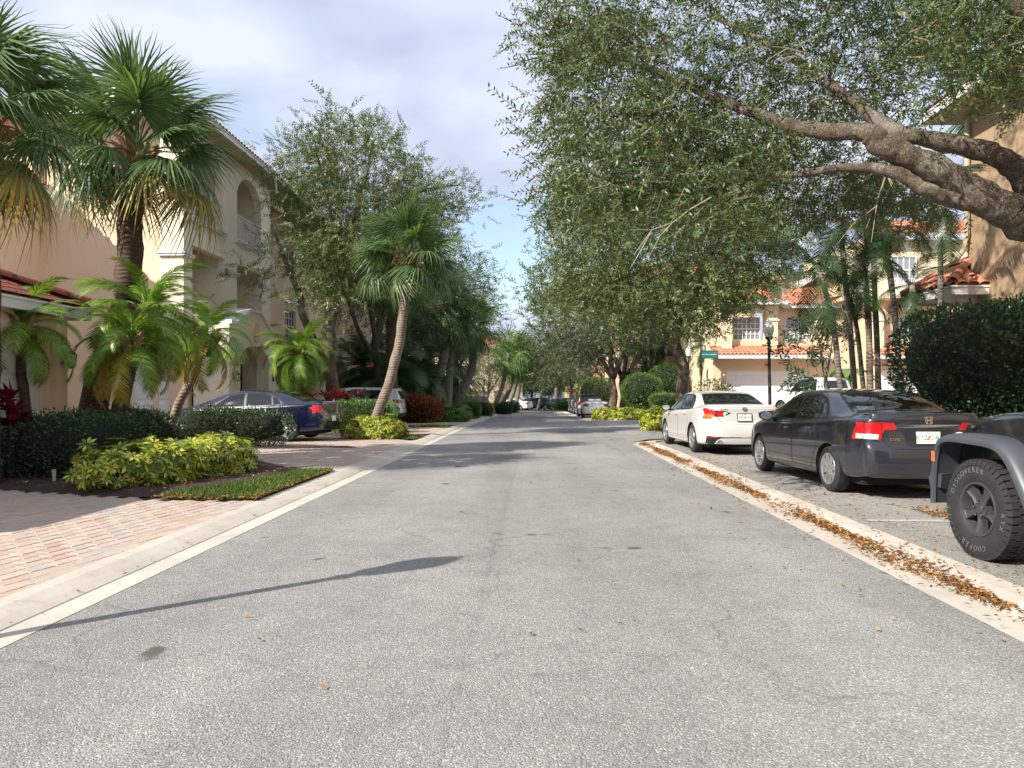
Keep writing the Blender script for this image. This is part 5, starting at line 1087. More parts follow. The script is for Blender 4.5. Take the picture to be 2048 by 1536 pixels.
for i, (x, y, Y, s) in enumerate(((728, 735, 38, 1.9), (800, 725, 39, 2.0), (764, 765, 37, 1.7), (842, 750, 40, 1.7))):
    date_palm(['dark feathery palm left of the leaning trunk', 'tall dark feathery palm right of the leaning trunk', 'low dark feathery palm beneath the leaning trunk', 'dark feathery palm beside the croton hedge'][i], [gp(x-4, Y), P(x-2, (y+800)/2, Y), P(x, y, Y)], .12, 34, s, 70+i, fr=DATE_DK, dry=None, nd=0)
date_palm('golden green palm beside the upright sabal trunk', [gp(912, 58), P(912, 800, 58), P(912, 770, 58)], .15, 26, 2.2, 75, nd=4)
# slim palms on the right (cluster in front of the garages)
TR = [((1694, 790), (1668, 660), (1640, 545), 17.0, .095, 'slimmest pale palm leaning left of the right-hand cluster'), ((1718, 792), (1700, 660), (1680, 440), 17.6, .10, 'second palm trunk of the right-hand cluster'), ((1737, 790), (1718, 690), (1700, 590), 18.2, .085, 'short thin palm in the middle of the right-hand cluster'), ((1744, 790), (1736, 640), (1729, 520), 17.3, .11, 'thick palm trunk with pale bark among the cluster'), ((1760, 790), (1752, 640), (1744, 400), 18.0, .10, 'tall palm trunk in the centre of the right-hand cluster'), ((1812, 795), (1790, 640), (1768, 450), 16.6, .10, 'palm trunk leaning in front of the second garage'), ((1852, 800), (1830, 680), (1824, 570), 16.2, .095, 'palm trunk beside the corner roof'), ((1872, 800), (1880, 640), (1880, 400), 15.6, .085, 'straight thin palm nearest the brown house')]
for i, (a, c, t, Y, r_, l) in enumerate(TR):
    palm('slim_palm', l, [Vector(gp(a[0], Y)), P(*c, Y), P(*t, Y)], r_*.72, r_*.62, FEATHER, 8, (.7, .8, .6, .74, .85, .7, .5, .62)[i], 80+i, 'palm_bark_grey' if i not in (3,) else 'palm_bark', e0=R(70), e1=R(-48), group='slim palms on the right')
palm('slim_palm', 'yellow green palm showing above the brown house roof', [Vector((13.5, 20, .6)), (13.6, 20, 5), (13.7, 20, 9.2)], .12, .1, FEATHER_F, 14, 1.0, 95, 'palm_bark_grey', e0=R(70), e1=R(-30))
for i, (x, Y) in enumerate(((1423, 44), (1414, 44.6), (1300, 50), (1310, 50.5), (1318, 51), (1335, 50))):
    palm('slim_palm', ['thin palm stem by the street sign', 'second thin palm stem by the street sign', 'thin shaded palm left in the trio behind the bushes', 'thin shaded palm in the middle of the trio behind the bushes', 'thin shaded palm right in the trio behind the bushes', 'pale bent palm stem beside the oak trunk'][i], [Vector(gp(x, Y)), P(x-2, 740, Y), P(x-4, 690, Y)], .11, .09, FEATHER, 7, .8, 100+i, 'palm_bark_grey', e0=R(60), e1=R(-35))
# ------------------------------------------------------------------ hedges and shrubs
CORE = simple('hedge_core', (.010, .014, .007), .95, .4, 8)  # near-black solid core, added inside the hedges to block light
def rbox_pts(n, sx, sy, sz, seed, p=4.0, lump=.12, ls=1.2):
    """points and normals on the upper surface of a lumpy superellipsoid standing on z=0"""
    r = np.random.default_rng(seed); d = unit(r.normal(size=(n, 3))*np.array([sx, sy, sz])**.5); d[:, 2] = np.where(d[:, 2] < -.92, -d[:, 2], d[:, 2])
    k = (np.abs(d[:, 0]/sx)**p+np.abs(d[:, 1]/sy)**p+np.abs(d[:, 2]/sz)**p)**(-1/p); q = d*k[:, None]
    nrm = np.sign(q)*np.stack([np.abs(q[:, 0]/sx)**(p-1)/sx, np.abs(q[:, 1]/sy)**(p-1)/sy, np.abs(q[:, 2]/sz)**(p-1)/sz], 1); nrm = unit(nrm)
    q = q*(1+lump*snoise(q, ls, seed))[:, None]+nrm*(r.normal(size=n)*.03)[:, None]; q[:, 2] += sz; return q, nrm
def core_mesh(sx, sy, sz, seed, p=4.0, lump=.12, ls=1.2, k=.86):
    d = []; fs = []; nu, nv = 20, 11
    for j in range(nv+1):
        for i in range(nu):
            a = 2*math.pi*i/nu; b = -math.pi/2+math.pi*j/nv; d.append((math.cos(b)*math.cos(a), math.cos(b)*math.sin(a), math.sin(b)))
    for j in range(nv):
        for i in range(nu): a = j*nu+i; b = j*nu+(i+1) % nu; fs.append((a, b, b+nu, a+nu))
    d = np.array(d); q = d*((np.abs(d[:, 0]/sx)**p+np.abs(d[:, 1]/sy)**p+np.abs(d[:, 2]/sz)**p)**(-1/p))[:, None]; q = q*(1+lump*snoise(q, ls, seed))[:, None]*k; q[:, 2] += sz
    return mesh_np('light_block_core', q, np.array(fs), CORE, True)
WHORL = None
def whorl(k=8, w=.34):
    tv, tf = [], []
    for i in range(k):
        a = 2*math.pi*i/k; B = basis(np.array([[math.cos(a)*.9, math.sin(a)*.9, .42]]), np.array([0.]))
        # flat palmate leaflet
        d = np.array([math.cos(a), math.sin(a), .25]); sd = np.array([-math.sin(a), math.cos(a), 0])
        for t, ww in ((.08, 0), (.6, w/2), (1, 0), (.6, -w/2)): tv.append(d*t+sd*ww-np.array([0, 0, .25*t*t]))
        tf.append((4*i, 4*i+1, 4*i+2, 4*i+3))
    return np.array(tv), np.array(tf)
def hedge(name, label, c, size, rz, n, leaf, mat, seed, cat='hedge', p=4.0, lump=.12, wh=False, leaf_w=.5, group=None, base_gap=0, stems=0, ls=1.2, depth=.10, up=.35, core=True, k=.86):
    sx, sy, sz = size[0]/2, size[1]/2, size[2]/2; root = thing(name, label, cat, c, rz, group); r = np.random.default_rng(seed)
    q, nr = rbox_pts(n, sx, sy, sz, seed, p, lump, ls); q = q-nr*(r.uniform(0, 1, n)**2*depth)[:, None]; q = q+(nr+np.array([0, 0, .6]))*np.where(r.uniform(size=n) < .07, r.uniform(.02, .09, n), 0)[:, None]; q[:, 2] = np.maximum(q[:, 2]+base_gap, .02)
    d = nr+r.normal(size=(n, 3))*.55; d[:, 2] += up
    if wh:
        tv, tf = whorl(); z = unit(nr+r.normal(size=(n, 3))*.4+np.array([0, 0, .5])); B = basis(z); B = np.stack([B[:, :, 1], B[:, :, 2], B[:, :, 0]], 2); V, F = inst(tv, tf, B, q, leaf*r.uniform(.7, 1.25, n))
    else: V, F = inst(leaf_t(leaf_w), LEAF_F, basis(d, r=r), q, leaf*r.uniform(.7, 1.25, n))
    link('foliage', mesh_np('foliage', V, F, M[mat]), root)
    if core: link('light_block_core', core_mesh(sx, sy, sz, seed, p, lump, ls, k), root, loc=(0, 0, base_gap+sz*(1-k)*.2))
    if stems:
        m = MB()
        for i in range(stems):
            x, y = r.uniform(-sx*.7, sx*.7), r.uniform(-sy*.6, sy*.6); e = Vector((x*1.3+r.normal()*.15, y*1.2+r.normal()*.15, base_gap+sz*.9)); m.tube([(x, y, -.02), Vector((x, y, 0)).lerp(e, .5)+Vector((r.normal()*.06, r.normal()*.06, 0)), e], [.022, .016, .01], 5)
        m.obj('stems', M['bark_dark'], root)
    return root
def hp(px, Y, dz=.03): g_ = gp(px, Y); return (g_[0], g_[1], g_[2]+dz)
hedge('hedge', 'dark clipped hedge at left edge below the garage door', (-7.15, 11.9, .03), (1.8, 1.9, 1.02), R(-3), 10000, .055, 'hedge_leaf', 1, p=5, lump=.05, stems=8)
hedge('hedge', 'dark rounded hedge at the foot of the tall sabal palm', (-8.05, 15.0, .03), (1.5, 1.6, 1.0), R(10), 8000, .055, 'hedge_leaf', 2, p=4, lump=.08, stems=6)
hedge('variegated_hedge', 'yellow and green variegated hedge in the near bed', (-5.45, 10.6, .05), (1.05, 1.7, .58), R(-30), 760, .135, 'yellow_leaf', 3, wh=True, p=3.6, lump=.14, ls=2.0, depth=.14, k=.8)
hedge('variegated_hedge', 'far end of the yellow variegated hedge beside the paved drive', (-5.08, 11.85, .06), (1.05, 1.35, .60), R(-25), 560, .135, 'yellow_leaf', 4, wh=True, p=3.4, lump=.16, ls=2.0, depth=.14, k=.8)
hedge('hedge', 'low dark hedge in front of the blue sedan', (-7.3, 18.35, .05), (3.4, .8, .84), R(-3), 9000, .06, 'hedge_leaf', 5, p=5, lump=.05, stems=16, base_gap=.1)
hedge('shrub', 'leafy green shrub at the foot of the slanted date palm', (-8.35, 16.7, .05), (1.1, .9, .65), 0, 2200, .08, 'hedge_leaf', 6, 'shrub')
hedge('hedge', 'bright green hedge behind the blue sedan', hp(722, 25.2), (2.6, 1.4, 1.15), R(-5), 6500, .075, 'shrub_leaf', 7, p=4, lump=.1, stems=5)
hedge('variegated_hedge', 'small yellow variegated hedge by the leaning palm', hp(748, 21.9), (1.9, 1.0, .62), R(-4), 760, .14, 'yellow_leaf', 8, wh=True, p=3.4, lump=.15, depth=.12, k=.8)
hedge('croton_hedge', 'red and orange croton hedge further down the left side', hp(838, 35.5), (2.2, 1.6, 1.25), 0, 2600, .17, 'croton_leaf', 9, p=2.8, lump=.14, leaf_w=.4, up=.6)
hedge('variegated_hedge', 'round yellow green shrub before the upright sabal', hp(905, 37.5), (1.9, 1.3, .85), 0, 520, .19, 'shrub_leaf', 10, wh=True, p=3, lump=.12)
for i, (x0, x1, Y, h_, mt) in enumerate(((930, 985, 52, .9, 'hedge_leaf'), (958, 986, 56, .95, 'yellow_leaf'), (986, 1025, 62, .9, 'hedge_leaf'), (925, 960, 47, .95, 'shrub_leaf'), (1005, 1040, 70, 1.0, 'hedge_leaf'))):
    w = (x1-x0)/FPX*Y; hedge('hedge', ['dark low hedge by the left lamp post', 'yellow shrub just behind the left lamp post', 'dark hedge beyond the left lamp post', 'trimmed green hedge before the far cars', 'dark hedge where the street starts to bend'][i], hp((x0+x1)/2, Y), (w, 1.3, h_), 0, 1500, .13, mt, 20+i, p=4, lump=.08)
# red ti plants
def ti_plant(label, c, n, h, seed, spread=.5, group=None):
    r = np.random.default_rng(seed); root = thing('ti_plant', label, 'plant', c, 0, group); m = MB(); V, F = [], []
    for i in range(n):
        x, y = r.uniform(-spread, spread, 2); t = Vector((x*1.2, y*1.2, h*r.uniform(.6, 1.0))); m.tube([(x, y, -.02), t], [.014, .01], 5)
        k = 15; d = rdir(k, r); d[:, 2] = np.abs(d[:, 2])*.9+.15
        v, f = inst(leaf_t(.22), LEAF_F, basis(d, r.uniform(-.4, .4, k)), np.tile(np.array(t)[None], (k, 1))-d*.02, r.uniform(.28, .46, k)); V.append(v); F.append(f)
    V, F = join(list(zip(V, F))); link('foliage', mesh_np('foliage', V, F, M['red_leaf']), root); m.obj('stems', M['bark_dark'], root); return root
ti_plant('dark red ti plant at left edge before the white garage door', (-7.95, 11.05, .05), 8, 1.3, 1, .2)
ti_plant('red ti plants behind the boot of the blue sedan', hp(655, 25.6), 14, 1.35, 2, .75)
ti_plant('small red ti plant beside the trunk of the forked oak', hp(705, 25.9), 4, 1.35, 3, .3)
ti_plant('dark red plant beside the white sedan in the corner bed', hp(1345, 43.5), 8, 1.1, 4, .7)
# right side
hedge('hedge', 'large dark glossy hedge in front of the brown house', (9.25, 13.3, .45), (3.9, 2.6, 2.12), R(-4), 17000, .075, 'glossy_leaf', 30, p=3.2, lump=.10, base_gap=.45, stems=26, ls=.9, depth=.22)
hedge('hedge', 'dark lower undergrowth beneath the glossy hedge', (9.4, 12.6, .35), (4.2, 2.0, .95), 0, 4200, .09, 'glossy_leaf', 31, p=3, lump=.2, core=False, depth=.6)
hedge('hedge', 'dark hedge along the brown house behind the jeep', (9.6, 8.6, .3), (1.6, 6.5, 2.1), 0, 9000, .08, 'glossy_leaf', 32, p=4, lump=.1, stems=10)
hedge('topiary_bush', 'clipped round bush left of the oak trunk', hp(1283, 45.5), (2.5, 2.3, 2.2), 0, 5200, .095, 'shrub_leaf', 33, 'bush', p=2.6, lump=.06, base_gap=.55, stems=3)
hedge('topiary_bush', 'taller clipped bush behind the oak trunk', hp(1332, 47.5), (2.4, 2.2, 2.6), 0, 4800, .095, 'shrub_leaf', 34, 'bush', p=2.6, lump=.06, base_gap=.5, stems=3)
hedge('topiary_bush', 'dark rounded bush above the clipped pair', hp(1312, 49.5), (3.8, 2.2, 3.2), 0, 5200, .10, 'hedge_leaf', 35, 'bush', p=2.6, lump=.08)
hedge('topiary_bush', 'round green bush beyond the white convertible', hp(1198, 62), (3.8, 3.2, 3.2), 0, 4600, .13, 'shrub_leaf', 36, 'bush', p=2.4, lump=.08)
hedge('hedge', 'flat topped hedge on bare stems beside the oak trunk', hp(1330, 42.7), (1.8, 1.2, .75), 0, 3000, .085, 'shrub_leaf', 37, p=4, lump=.05, base_gap=.55, stems=9)
hedge('variegated_hedge', 'yellow variegated shrub beside the white sedan', hp(1315, 27.0), (1.15, 1.0, .82), 0, 520, .16, 'yellow_leaf', 38, wh=True, p=3, lump=.12, k=.8)
for i, (x, Y, w) in enumerate(((1206, 41.2, 1.1), (1236, 40.9, 1.1), (1266, 40.6, 1.1))):
    hedge('variegated_hedge', ['yellow green shrub nearest the convertible', 'middle yellow green shrub in the corner bed', 'yellowest shrub at the brick path'][i], hp(x, Y), (w, .9, .62), 0, 380, .16, 'yellow_leaf', 39+i, wh=True, p=3, lump=.14, k=.8)
hedge('hedge', 'bright low hedge at the far end of the parking bay', hp(1130, 88), (2.4, 1.5, 1.1), 0, 1500, .17, 'shrub_leaf', 43, p=4, lump=.06)
hedge('shrub', 'straggly flowering shrub by the stop sign', hp(1430, 41), (2.3, 1.3, 1.5), 0, 1100, .15, 'oak_leaf_pale', 44, 'shrub', p=2.4, lump=.2, core=False, depth=.6, stems=12)
# small magnolia in front of the garage
mb_ = Vector(gp(1658, 22.5)); Ym = 22.5
att = px_cloud(30, [(1560, 660), (1610, 640), (1640, 620), (1690, 650), (1700, 700), (1640, 720), (1640, 770), (1580, 770), (1555, 720)], 21.6, 23.6, 51)
oak('young_magnolia', 'young tree with large sparse leaves before the white garage door', [([mb_, P(1654, 780, Ym), P(1648, 740, Ym)], [.06, .05, .045]), ([P(1648, 745, Ym), P(1640, 690, Ym), P(1625, 640, Ym)], [.04, .03, .012]), ([P(1652, 760, Ym), P(1662, 700, Ym), P(1668, 650, Ym)], [.04, .03, .012]), ([P(1646, 720, Ym), P(1610, 700, Ym), P(1575, 690, Ym)], [.03, .02, .01])], att, .15, M['glossy_leaf'], M['bark_oak'], mb_, 5, .35, 8, leaf_w=.42, seed=52, droop=.0, cl_r=.22, twigs=.012)
# banana plant with broad leaves by the truck
bp = thing('banana_plant', 'banana plant with broad bright leaves behind the white truck', 'plant', gp(1695, 37)); r9 = np.random.default_rng(9)
m = MB(); m.tube([(0, 0, -.05), (.05, 0, 1.3), (.1, 0, 2.0)], [.16, .13, .09], 8); m.obj('stem', M['far_green'], bp)
m = MB()
for i in range(8):
    a = i*2.4; L_ = 1.7; rows = [[], [], []]
    for k in range(9):
        t = k/8; c = Vector((math.cos(a)*L_*t*.85, math.sin(a)*L_*t*.85, 2.0+1.1*t-1.5*t*t)); sd = Vector((-math.sin(a), math.cos(a), 0))*(.24*math.sin(math.pi*min(1, .08+t*.9)))
        rows[0].append(c-sd+Vector((0, 0, .06))); rows[1].append(c); rows[2].append(c+sd+Vector((0, 0, .06)))
    lf = MB(); lf.grid(rows); lf.obj('leaf', M['far_green'], bp, smooth=True, fix=False)
# ------------------------------------------------------------------ leaf litter
def litter(name, label, pts, size, mat='dry_leaf', zoff=.006):
    n = len(pts); r = np.random.default_rng(3); d = rdir(n, r); d[:, 2] *= .25; pos = np.array([(p[0], p[1], p[2]+zoff+abs(r.normal())*.008) for p in pts])
    V, F = inst(leaf_t(.36), LEAF_F, basis(d, r.normal(size=n)*.5, r), pos, size*r.uniform(.6, 1.25, n)); V[:, 2] = np.maximum(V[:, 2], V[:, 2].min()+.0)
    tag(link(name, mesh_np(name, V, F, M[mat])), label, 'leaves', kind='stuff')
pts = []
for _ in range(8800):                       # drift in the right gutter
    s = rng.uniform(4.2, 20.5); dens = .25+.75*(math.sin(s*1.9)*math.sin(s*.7+1) > -.35)
    if rng.uniform() > dens: continue
    wdt = .062*(1+.5*math.sin(s*2.3)); x = XR+.29+rng.normal()*wdt; p = RF(x, s); pts.append((p.x, p.y, .0+.014*max(0, 1-abs(x-XR-.29)/.12)*rng.uniform(0, 2)+(.22*max(0, x-XR-.28))))
for _ in range(600): s = rng.uniform(3.4, 21); x = XR+rng.uniform(-.25, 1.0); p = RF(x, s); pts.append((p.x, p.y, .064 if x > XR+.4 else .02))
litter('leaf_litter', 'brown fallen leaves drifted along the right gutter', pts, .052)
pts = []
for _ in range(1500): x, s = rng.uniform(KR, 7.0), rng.uniform(4, 20); p = RF(x, s); pts.append((p.x, p.y, .054))
for _ in range(900): x, s = 4.35+abs(rng.normal())*.9, 8.15+rng.normal()*.22+.05*rng.normal(); p = RF(x, s); pts.append((p.x, p.y, .054+.01*rng.uniform()))
for _ in range(130): x, s = rng.uniform(1.9, XR), rng.uniform(4, 20); p = RF(x, s); pts.append((p.x, p.y, .012))
for _ in range(45): x, s = rng.uniform(XL, 2), rng.uniform(3, 22); p = RF(x, s); pts.append((p.x, p.y, .014))
litter('leaf_litter', 'scattered brown leaves on the parking bay and road', pts, .05)
pts = []
for _ in range(1500):
    s = rng.uniform(8.9, 12.4); x = KL-abs(rng.normal())*.07; p = RF(x, s); pts.append((p.x, p.y, .09))
for _ in range(900): t = rng.uniform(); x, s = -4.9+1.4*t, 9.05-.02*t+rng.normal()*.06; p = RF(x, s); pts.append((p.x, p.y, .085))
for _ in range(1500):
    x, s = rng.uniform(-8.6, -4.3), rng.uniform(9.3, 13)
    if in_poly([x], [s], BED_A)[0]: p = RF(x, s); pts.append((p.x, p.y, .115))
for _ in range(250): s = rng.uniform(3, 60); p = RF(XL-.25+rng.normal()*.03, s); pts.append((p.x, p.y, zt(p.y)+.0))
litter('leaf_litter', 'brown leaves along the left bed and lawn edge', pts, .045)
# ------------------------------------------------------------------ vehicles
def pchip(xy, q):
    x = np.array([p[0] for p in xy], float); y = np.array([p[1] for p in xy], float); h = np.diff(x); d = np.diff(y)/h; m = np.zeros(len(x))
    m[1:-1] = np.where(d[:-1]*d[1:] > 0, 2*d[:-1]*d[1:]/np.where(d[:-1]+d[1:] == 0, 1, d[:-1]+d[1:]), 0); m[0], m[-1] = d[0], d[-1]
    q = np.clip(np.asarray(q, float), x[0], x[-1]); i = np.clip(np.searchsorted(x, q)-1, 0, len(h)-1); t = (q-x[i])/h[i]; H = h[i]
    return (2*t**3-3*t**2+1)*y[i]+(t**3-2*t**2+t)*H*m[i]+(-2*t**3+3*t**2)*y[i+1]+(t**3-t**2)*H*m[i+1]
def paint(name, col, flake=0, rough=.28, coat=1.0, metal=0):
    m, nt = new_mat(name); w = wpos(nt); c = col
    if flake:
        c = mixc(nt, flake, col, ramp(nt, noise(nt, 900, 2, .5, w), [(.3, tuple(k*.7 for k in col)), (.7, tuple(min(1, k*1.5) for k in col))]))
    dirt = ramp(nt, noise(nt, 3.0, 6, .65, w), [(.55, 0), (.8, .05)]); c = mixc(nt, dirt, c, (.35, .34, .32))
    finish(nt, c, rough, metal, .5, coat=coat); return m
def glass_clear(name, tint):
    m, nt = new_mat(name); t = ND(nt, 'ShaderNodeBsdfTransparent'); t.inputs[0].default_value = c4(tint); g = ND(nt, 'ShaderNodeBsdfGlossy', {'Roughness': .015}); g.inputs[0].default_value = (1, 1, 1, 1)
    f = ND(nt, 'ShaderNodeFresnel', {'IOR': 1.5}); mx_ = ND(nt, 'ShaderNodeMixShader'); o = ND(nt, 'ShaderNodeOutputMaterial'); nt.links.new(f.outputs[0], mx_.inputs[0]); nt.links.new(t.outputs[0], mx_.inputs[1]); nt.links.new(g.outputs[0], mx_.inputs[2]); nt.links.new(mx_.outputs[0], o.inputs[0]); return m
CM = dict(glass=simple('car_glass_dark', (.008, .010, .012), .03, .2, .7, spec=.9), clear=glass_clear('car_glass_clear', (.68, .80, .75)), tyre=simple('tyre', (.022, .022, .023), .85, .25, 9, .3, 60), rim=simple('rim_silver', (.55, .55, .56), .3, .15, 6, metal=.85), rim_dark=simple('rim_dark', (.035, .036, .038), .45, .2, 6), trim=simple('car_trim', (.015, .015, .016), .5, .2), red=simple('tail_red', (.62, .012, .016), .12, .15, 9, coat=1), red_dark=simple('tail_red_dark', (.20, .012, .014), .15, .15, 9, coat=1), amber=simple('tail_amber', (.80, .17, .03), .15, .1, coat=1), lens=simple('lens_clear', (.72, .72, .70), .1, .15, 14, coat=1), chrome=simple('chrome', (.62, .62, .62), .08, .1, metal=1), under=simple('underbody', (.008, .008, .008), .9), seat=simple('car_seat', (.36, .38, .36), .85, .15, 9), plate=simple('plate_white', (.72, .78, .74), .45, .05), pgreen=simple('plate_green', (.03, .22, .15), .5), seatl=simple('car_item_teal', (.35, .5, .47), .7, .3, 14))
WHEELS = {}
def wheel_mesh(R_, w, rim, spokes, sw, dark_back=True, hub=.06, spoke_mat=None, key=None, deep=.03):
    k = (R_, w, spokes, sw, rim.name)
    if k in WHEELS: return WHEELS[k]
    rr = R_*.68; t = MB(); y0, y1 = -w/2, w/2
    t.lathe([(rr, y1-.012), (rr+.02, y1-.002), (R_-.055, y1), (R_-.02, y1-.012), (R_-.004, y1-.03), (R_, y1-.05), (R_, 0), (R_, y0+.05), (R_-.004, y0+.03), (R_-.02, y0+.012), (R_-.055, y0), (rr, y0+.012)], 40, axis='y')
    # tread grooves
    tm_ = t.mesh('tyre', CM['tyre'], True); smooth_angle(tm_, 30)
    r = MB(); r.lathe([(rr+.006, y1-.006), (rr+.004, y1-.002), (rr-.012, y1-.004), (rr-.02, y1-.03), (rr-.03, y1-.08)], 40, axis='y')
    for i in range(spokes):
        a = 2*math.pi*i/spokes; c, s = math.cos(a), math.sin(a); f = lambda q, v, h: (q*c-v*s, h, q*s+v*c)
        w0, w1 = sw*.62, sw; yo = y1-deep; r0, r1 = hub*.8, rr-.012
        vs = [f(r0, -w0, yo), f(r0, w0, yo), f((r0+r1)/2, sw*.75, yo+.012), f(r1, w1, y1-.012), f(r1, -w1, y1-.012), f((r0+r1)/2, -sw*.75, yo+.012)]
        vb = [(p[0], p[1]-.028, p[2]) for p in vs]; r.add(vs+vb, [(0, 1, 2, 5), (5, 2, 3, 4)]+[(k_, (k_+1) % 6, (k_+1) % 6+6, k_+6) for k_ in range(6)])
    r.lathe([(0, y1-deep+.01), (hub*.6, y1-deep+.008), (hub, y1-deep-.002), (hub, y1-.08)], 20, axis='y')
    rm = r.mesh('rim', rim); smooth_angle(rm, 35)
    b = MB(); b.lathe([(0, y1-.085), (rr-.02, y1-.085)], 30, axis='y'); b.lathe([(0, y0+.02), (rr, y0+.02)], 24, axis='y')
    for i in range(5): a = 2*math.pi*(i+.5)/5; b.lathe([(0, .012), (.012, .01), (.013, 0)], 6, (0, 0, 0)) if False else None
    bm_ = b.mesh('brake_disc', CM['under']); WHEELS[k] = (tm_, rm, bm_); return WHEELS[k]
def add_wheel(root, x, y, R_, w, rim, spokes, sw, side, **k):
    t, r, b = wheel_mesh(R_, w, rim, spokes, sw, **k); o = link('wheel', None, root, loc=(x, y, R_), rot=(0, random.uniform(0, 1), 0 if side > 0 else math.pi))
    link('tyre', t, o); link('rim', r, o); link('brake_disc', b, o); return o
def ribbon(bvh, pts2, axis, sgn, width, mat, root, name='panel_gap', off=.0015, step=.03, closed=False):
    """strip laid on the body along a 2-d line: axis 'S' (x,z seen from the side), 'R' (y,z from behind), 'F' front, 'T' (x,y from above)"""
    pts2 = list(pts2)+([pts2[0]] if closed else []); P2 = []
    for a, b in zip(pts2[:-1], pts2[1:]):
        n = max(1, int(math.hypot(b[0]-a[0], b[1]-a[1])/step)); P2 += [(a[0]+(b[0]-a[0])*i/n, a[1]+(b[1]-a[1])*i/n) for i in range(n)]
    P2.append(pts2[-1]); H = []
    for u, v in P2:
        o, d = {'S': (Vector((u, 3*sgn, v)), Vector((0, -sgn, 0))), 'R': (Vector((-9, u, v)), Vector((1, 0, 0))), 'F': (Vector((9, u, v)), Vector((-1, 0, 0))), 'T': (Vector((u, v, 4)), Vector((0, 0, -1)))}[axis]
        h = bvh.ray_cast(o, d)
        if h[0] is not None:
            n = h[1] if h[1].dot(d) < 0 else -h[1]; H.append((h[0]+n*off, n))
    if len(H) < 2: return None
    m = MB(); rows = [[], []]
    for i, (p, n) in enumerate(H):
        t = (H[min(i+1, len(H)-1)][0]-H[max(i-1, 0)][0]).normalized(); s = n.cross(t).normalized()*width/2; rows[0].append(p-s); rows[1].append(p+s)
    m.grid(rows); return m.obj(name, mat, root, smooth=True, fix=False)
def make_car(name, label, S, loc, heading, group=None, detail=True):
    root = thing(name, label, S.get('cat', 'car'), loc, heading, group); L_ = S['L']; xa, xb = S.get('xa', .2), S['L']-S.get('xf', .3)
    step = S.get('res', .022); nb = int((xb-xa)/step); X = np.linspace(xa, xb, nb); nv = S.get('nv', 52); pw = S.get('round', 3.6)
    def section(x):
        zt_, zs_, zb_, h_, g_ = (pchip(S[k], x) for k in ('zt', 'zs', 'zb', 'hw', 'gw')); zt_ = np.maximum(zt_, zs_+.012); hh = zt_-zs_; o = np.zeros_like(x)
        dz = zs_-zb_
        Y = [o, .80*h_, .955*h_, .99*h_, h_, .985*h_, .955*h_, .925*h_, (.925*h_+g_)*.5+.018*np.clip((hh-.1)/.2, 0, 1), g_, .66*g_, .33*g_, o]
        Z = [zb_, zb_, zb_+.035, zb_+.20*dz, zb_+.52*dz, zs_-.10*dz, zs_-.012, zs_+.03*np.minimum(hh, .4), zs_+hh*.5, zs_+hh*.90, zs_+hh*.972, zs_+hh*.993, zt_]
        Y, Z = np.array(Y), np.array(Z); k = len(Y)     # (13, n) -> catmull rom to nv
        tt = np.linspace(0, k-1, nv); i = np.clip(tt.astype(int), 0, k-2); t = (tt-i)[:, None]; out = []
        for A in (Y, Z):
            p0, p1, p2, p3 = A[np.maximum(i-1, 0)], A[i], A[i+1], A[np.minimum(i+2, k-1)]
            m1, m2 = (p2-p0)*.4, (p3-p1)*.4; m1 = np.where((i == 0)[:, None], p2-p1, m1)
            out.append((2*t**3-3*t**2+1)*p1+(t**3-2*t**2+t)*m1+(-2*t**3+3*t**2)*p2+(t**3-t**2)*m2)
        return out[0].T, out[1].T
    Yb, Zb = section(X); rows = []
    nf = S.get('nf', 22)
    for i in range(nf):                                     # tail, from the centre line out to the corner
        ph = math.pi/2*i/nf; fy, fx = math.sin(ph)**(2/pw), 1-math.cos(ph)**(2/pw)
        z = Zb[0]; rx = pchip(S['rear'], z); rows.append(np.stack([rx+(xa-rx)*fx, Yb[0]*fy, z], 1))
    for i in range(nb): rows.append(np.stack([np.full(nv, X[i]), Yb[i], Zb[i]], 1))
    for i in range(nf-1, -1, -1):
        ph = math.pi/2*i/nf; fy, fx = math.sin(ph)**(2/pw), 1-math.cos(ph)**(2/pw)
        z = Zb[-1]; rx = L_-pchip(S['front'], z); rows.append(np.stack([rx+(xb-rx)*fx, Yb[-1]*fy, z], 1))
    Gd = np.array(rows); nu = len(Gd)
    Vl = Gd.reshape(-1, 3); Vr = Vl*np.array([1, -1, 1]); idx = np.arange(nu*nv).reshape(nu, nv)
    Fl = np.stack([idx[:-1, :-1], idx[1:, :-1], idx[1:, 1:], idx[:-1, 1:]], -1).reshape(-1, 4); Fr = Fl[:, ::-1]+len(Vl)
    V = np.concatenate([Vl, Vr]); F = np.concatenate([Fl, Fr])
    bvh = BVHTree.FromPolygons([tuple(v) for v in V], [tuple(f) for f in F])
    C = V[F].mean(1); e1 = V[F[:, 2]]-V[F[:, 0]]; e2 = V[F[:, 3]]-V[F[:, 1]]; N = np.cross(e1, e2); N = N/np.maximum(np.linalg.norm(N, axis=1, keepdims=True), 1e-9)
    if (N[:, 1]*np.sign(C[:, 1])).sum() < 0: F = F[:, ::-1]; N = -N
    reg = np.zeros(len(F), int); regs = [('body', S['paint'], None, None, None)]
    AX = {'S': (0, 2), 'R': (1, 2), 'F': (1, 2), 'T': (0, 1)}
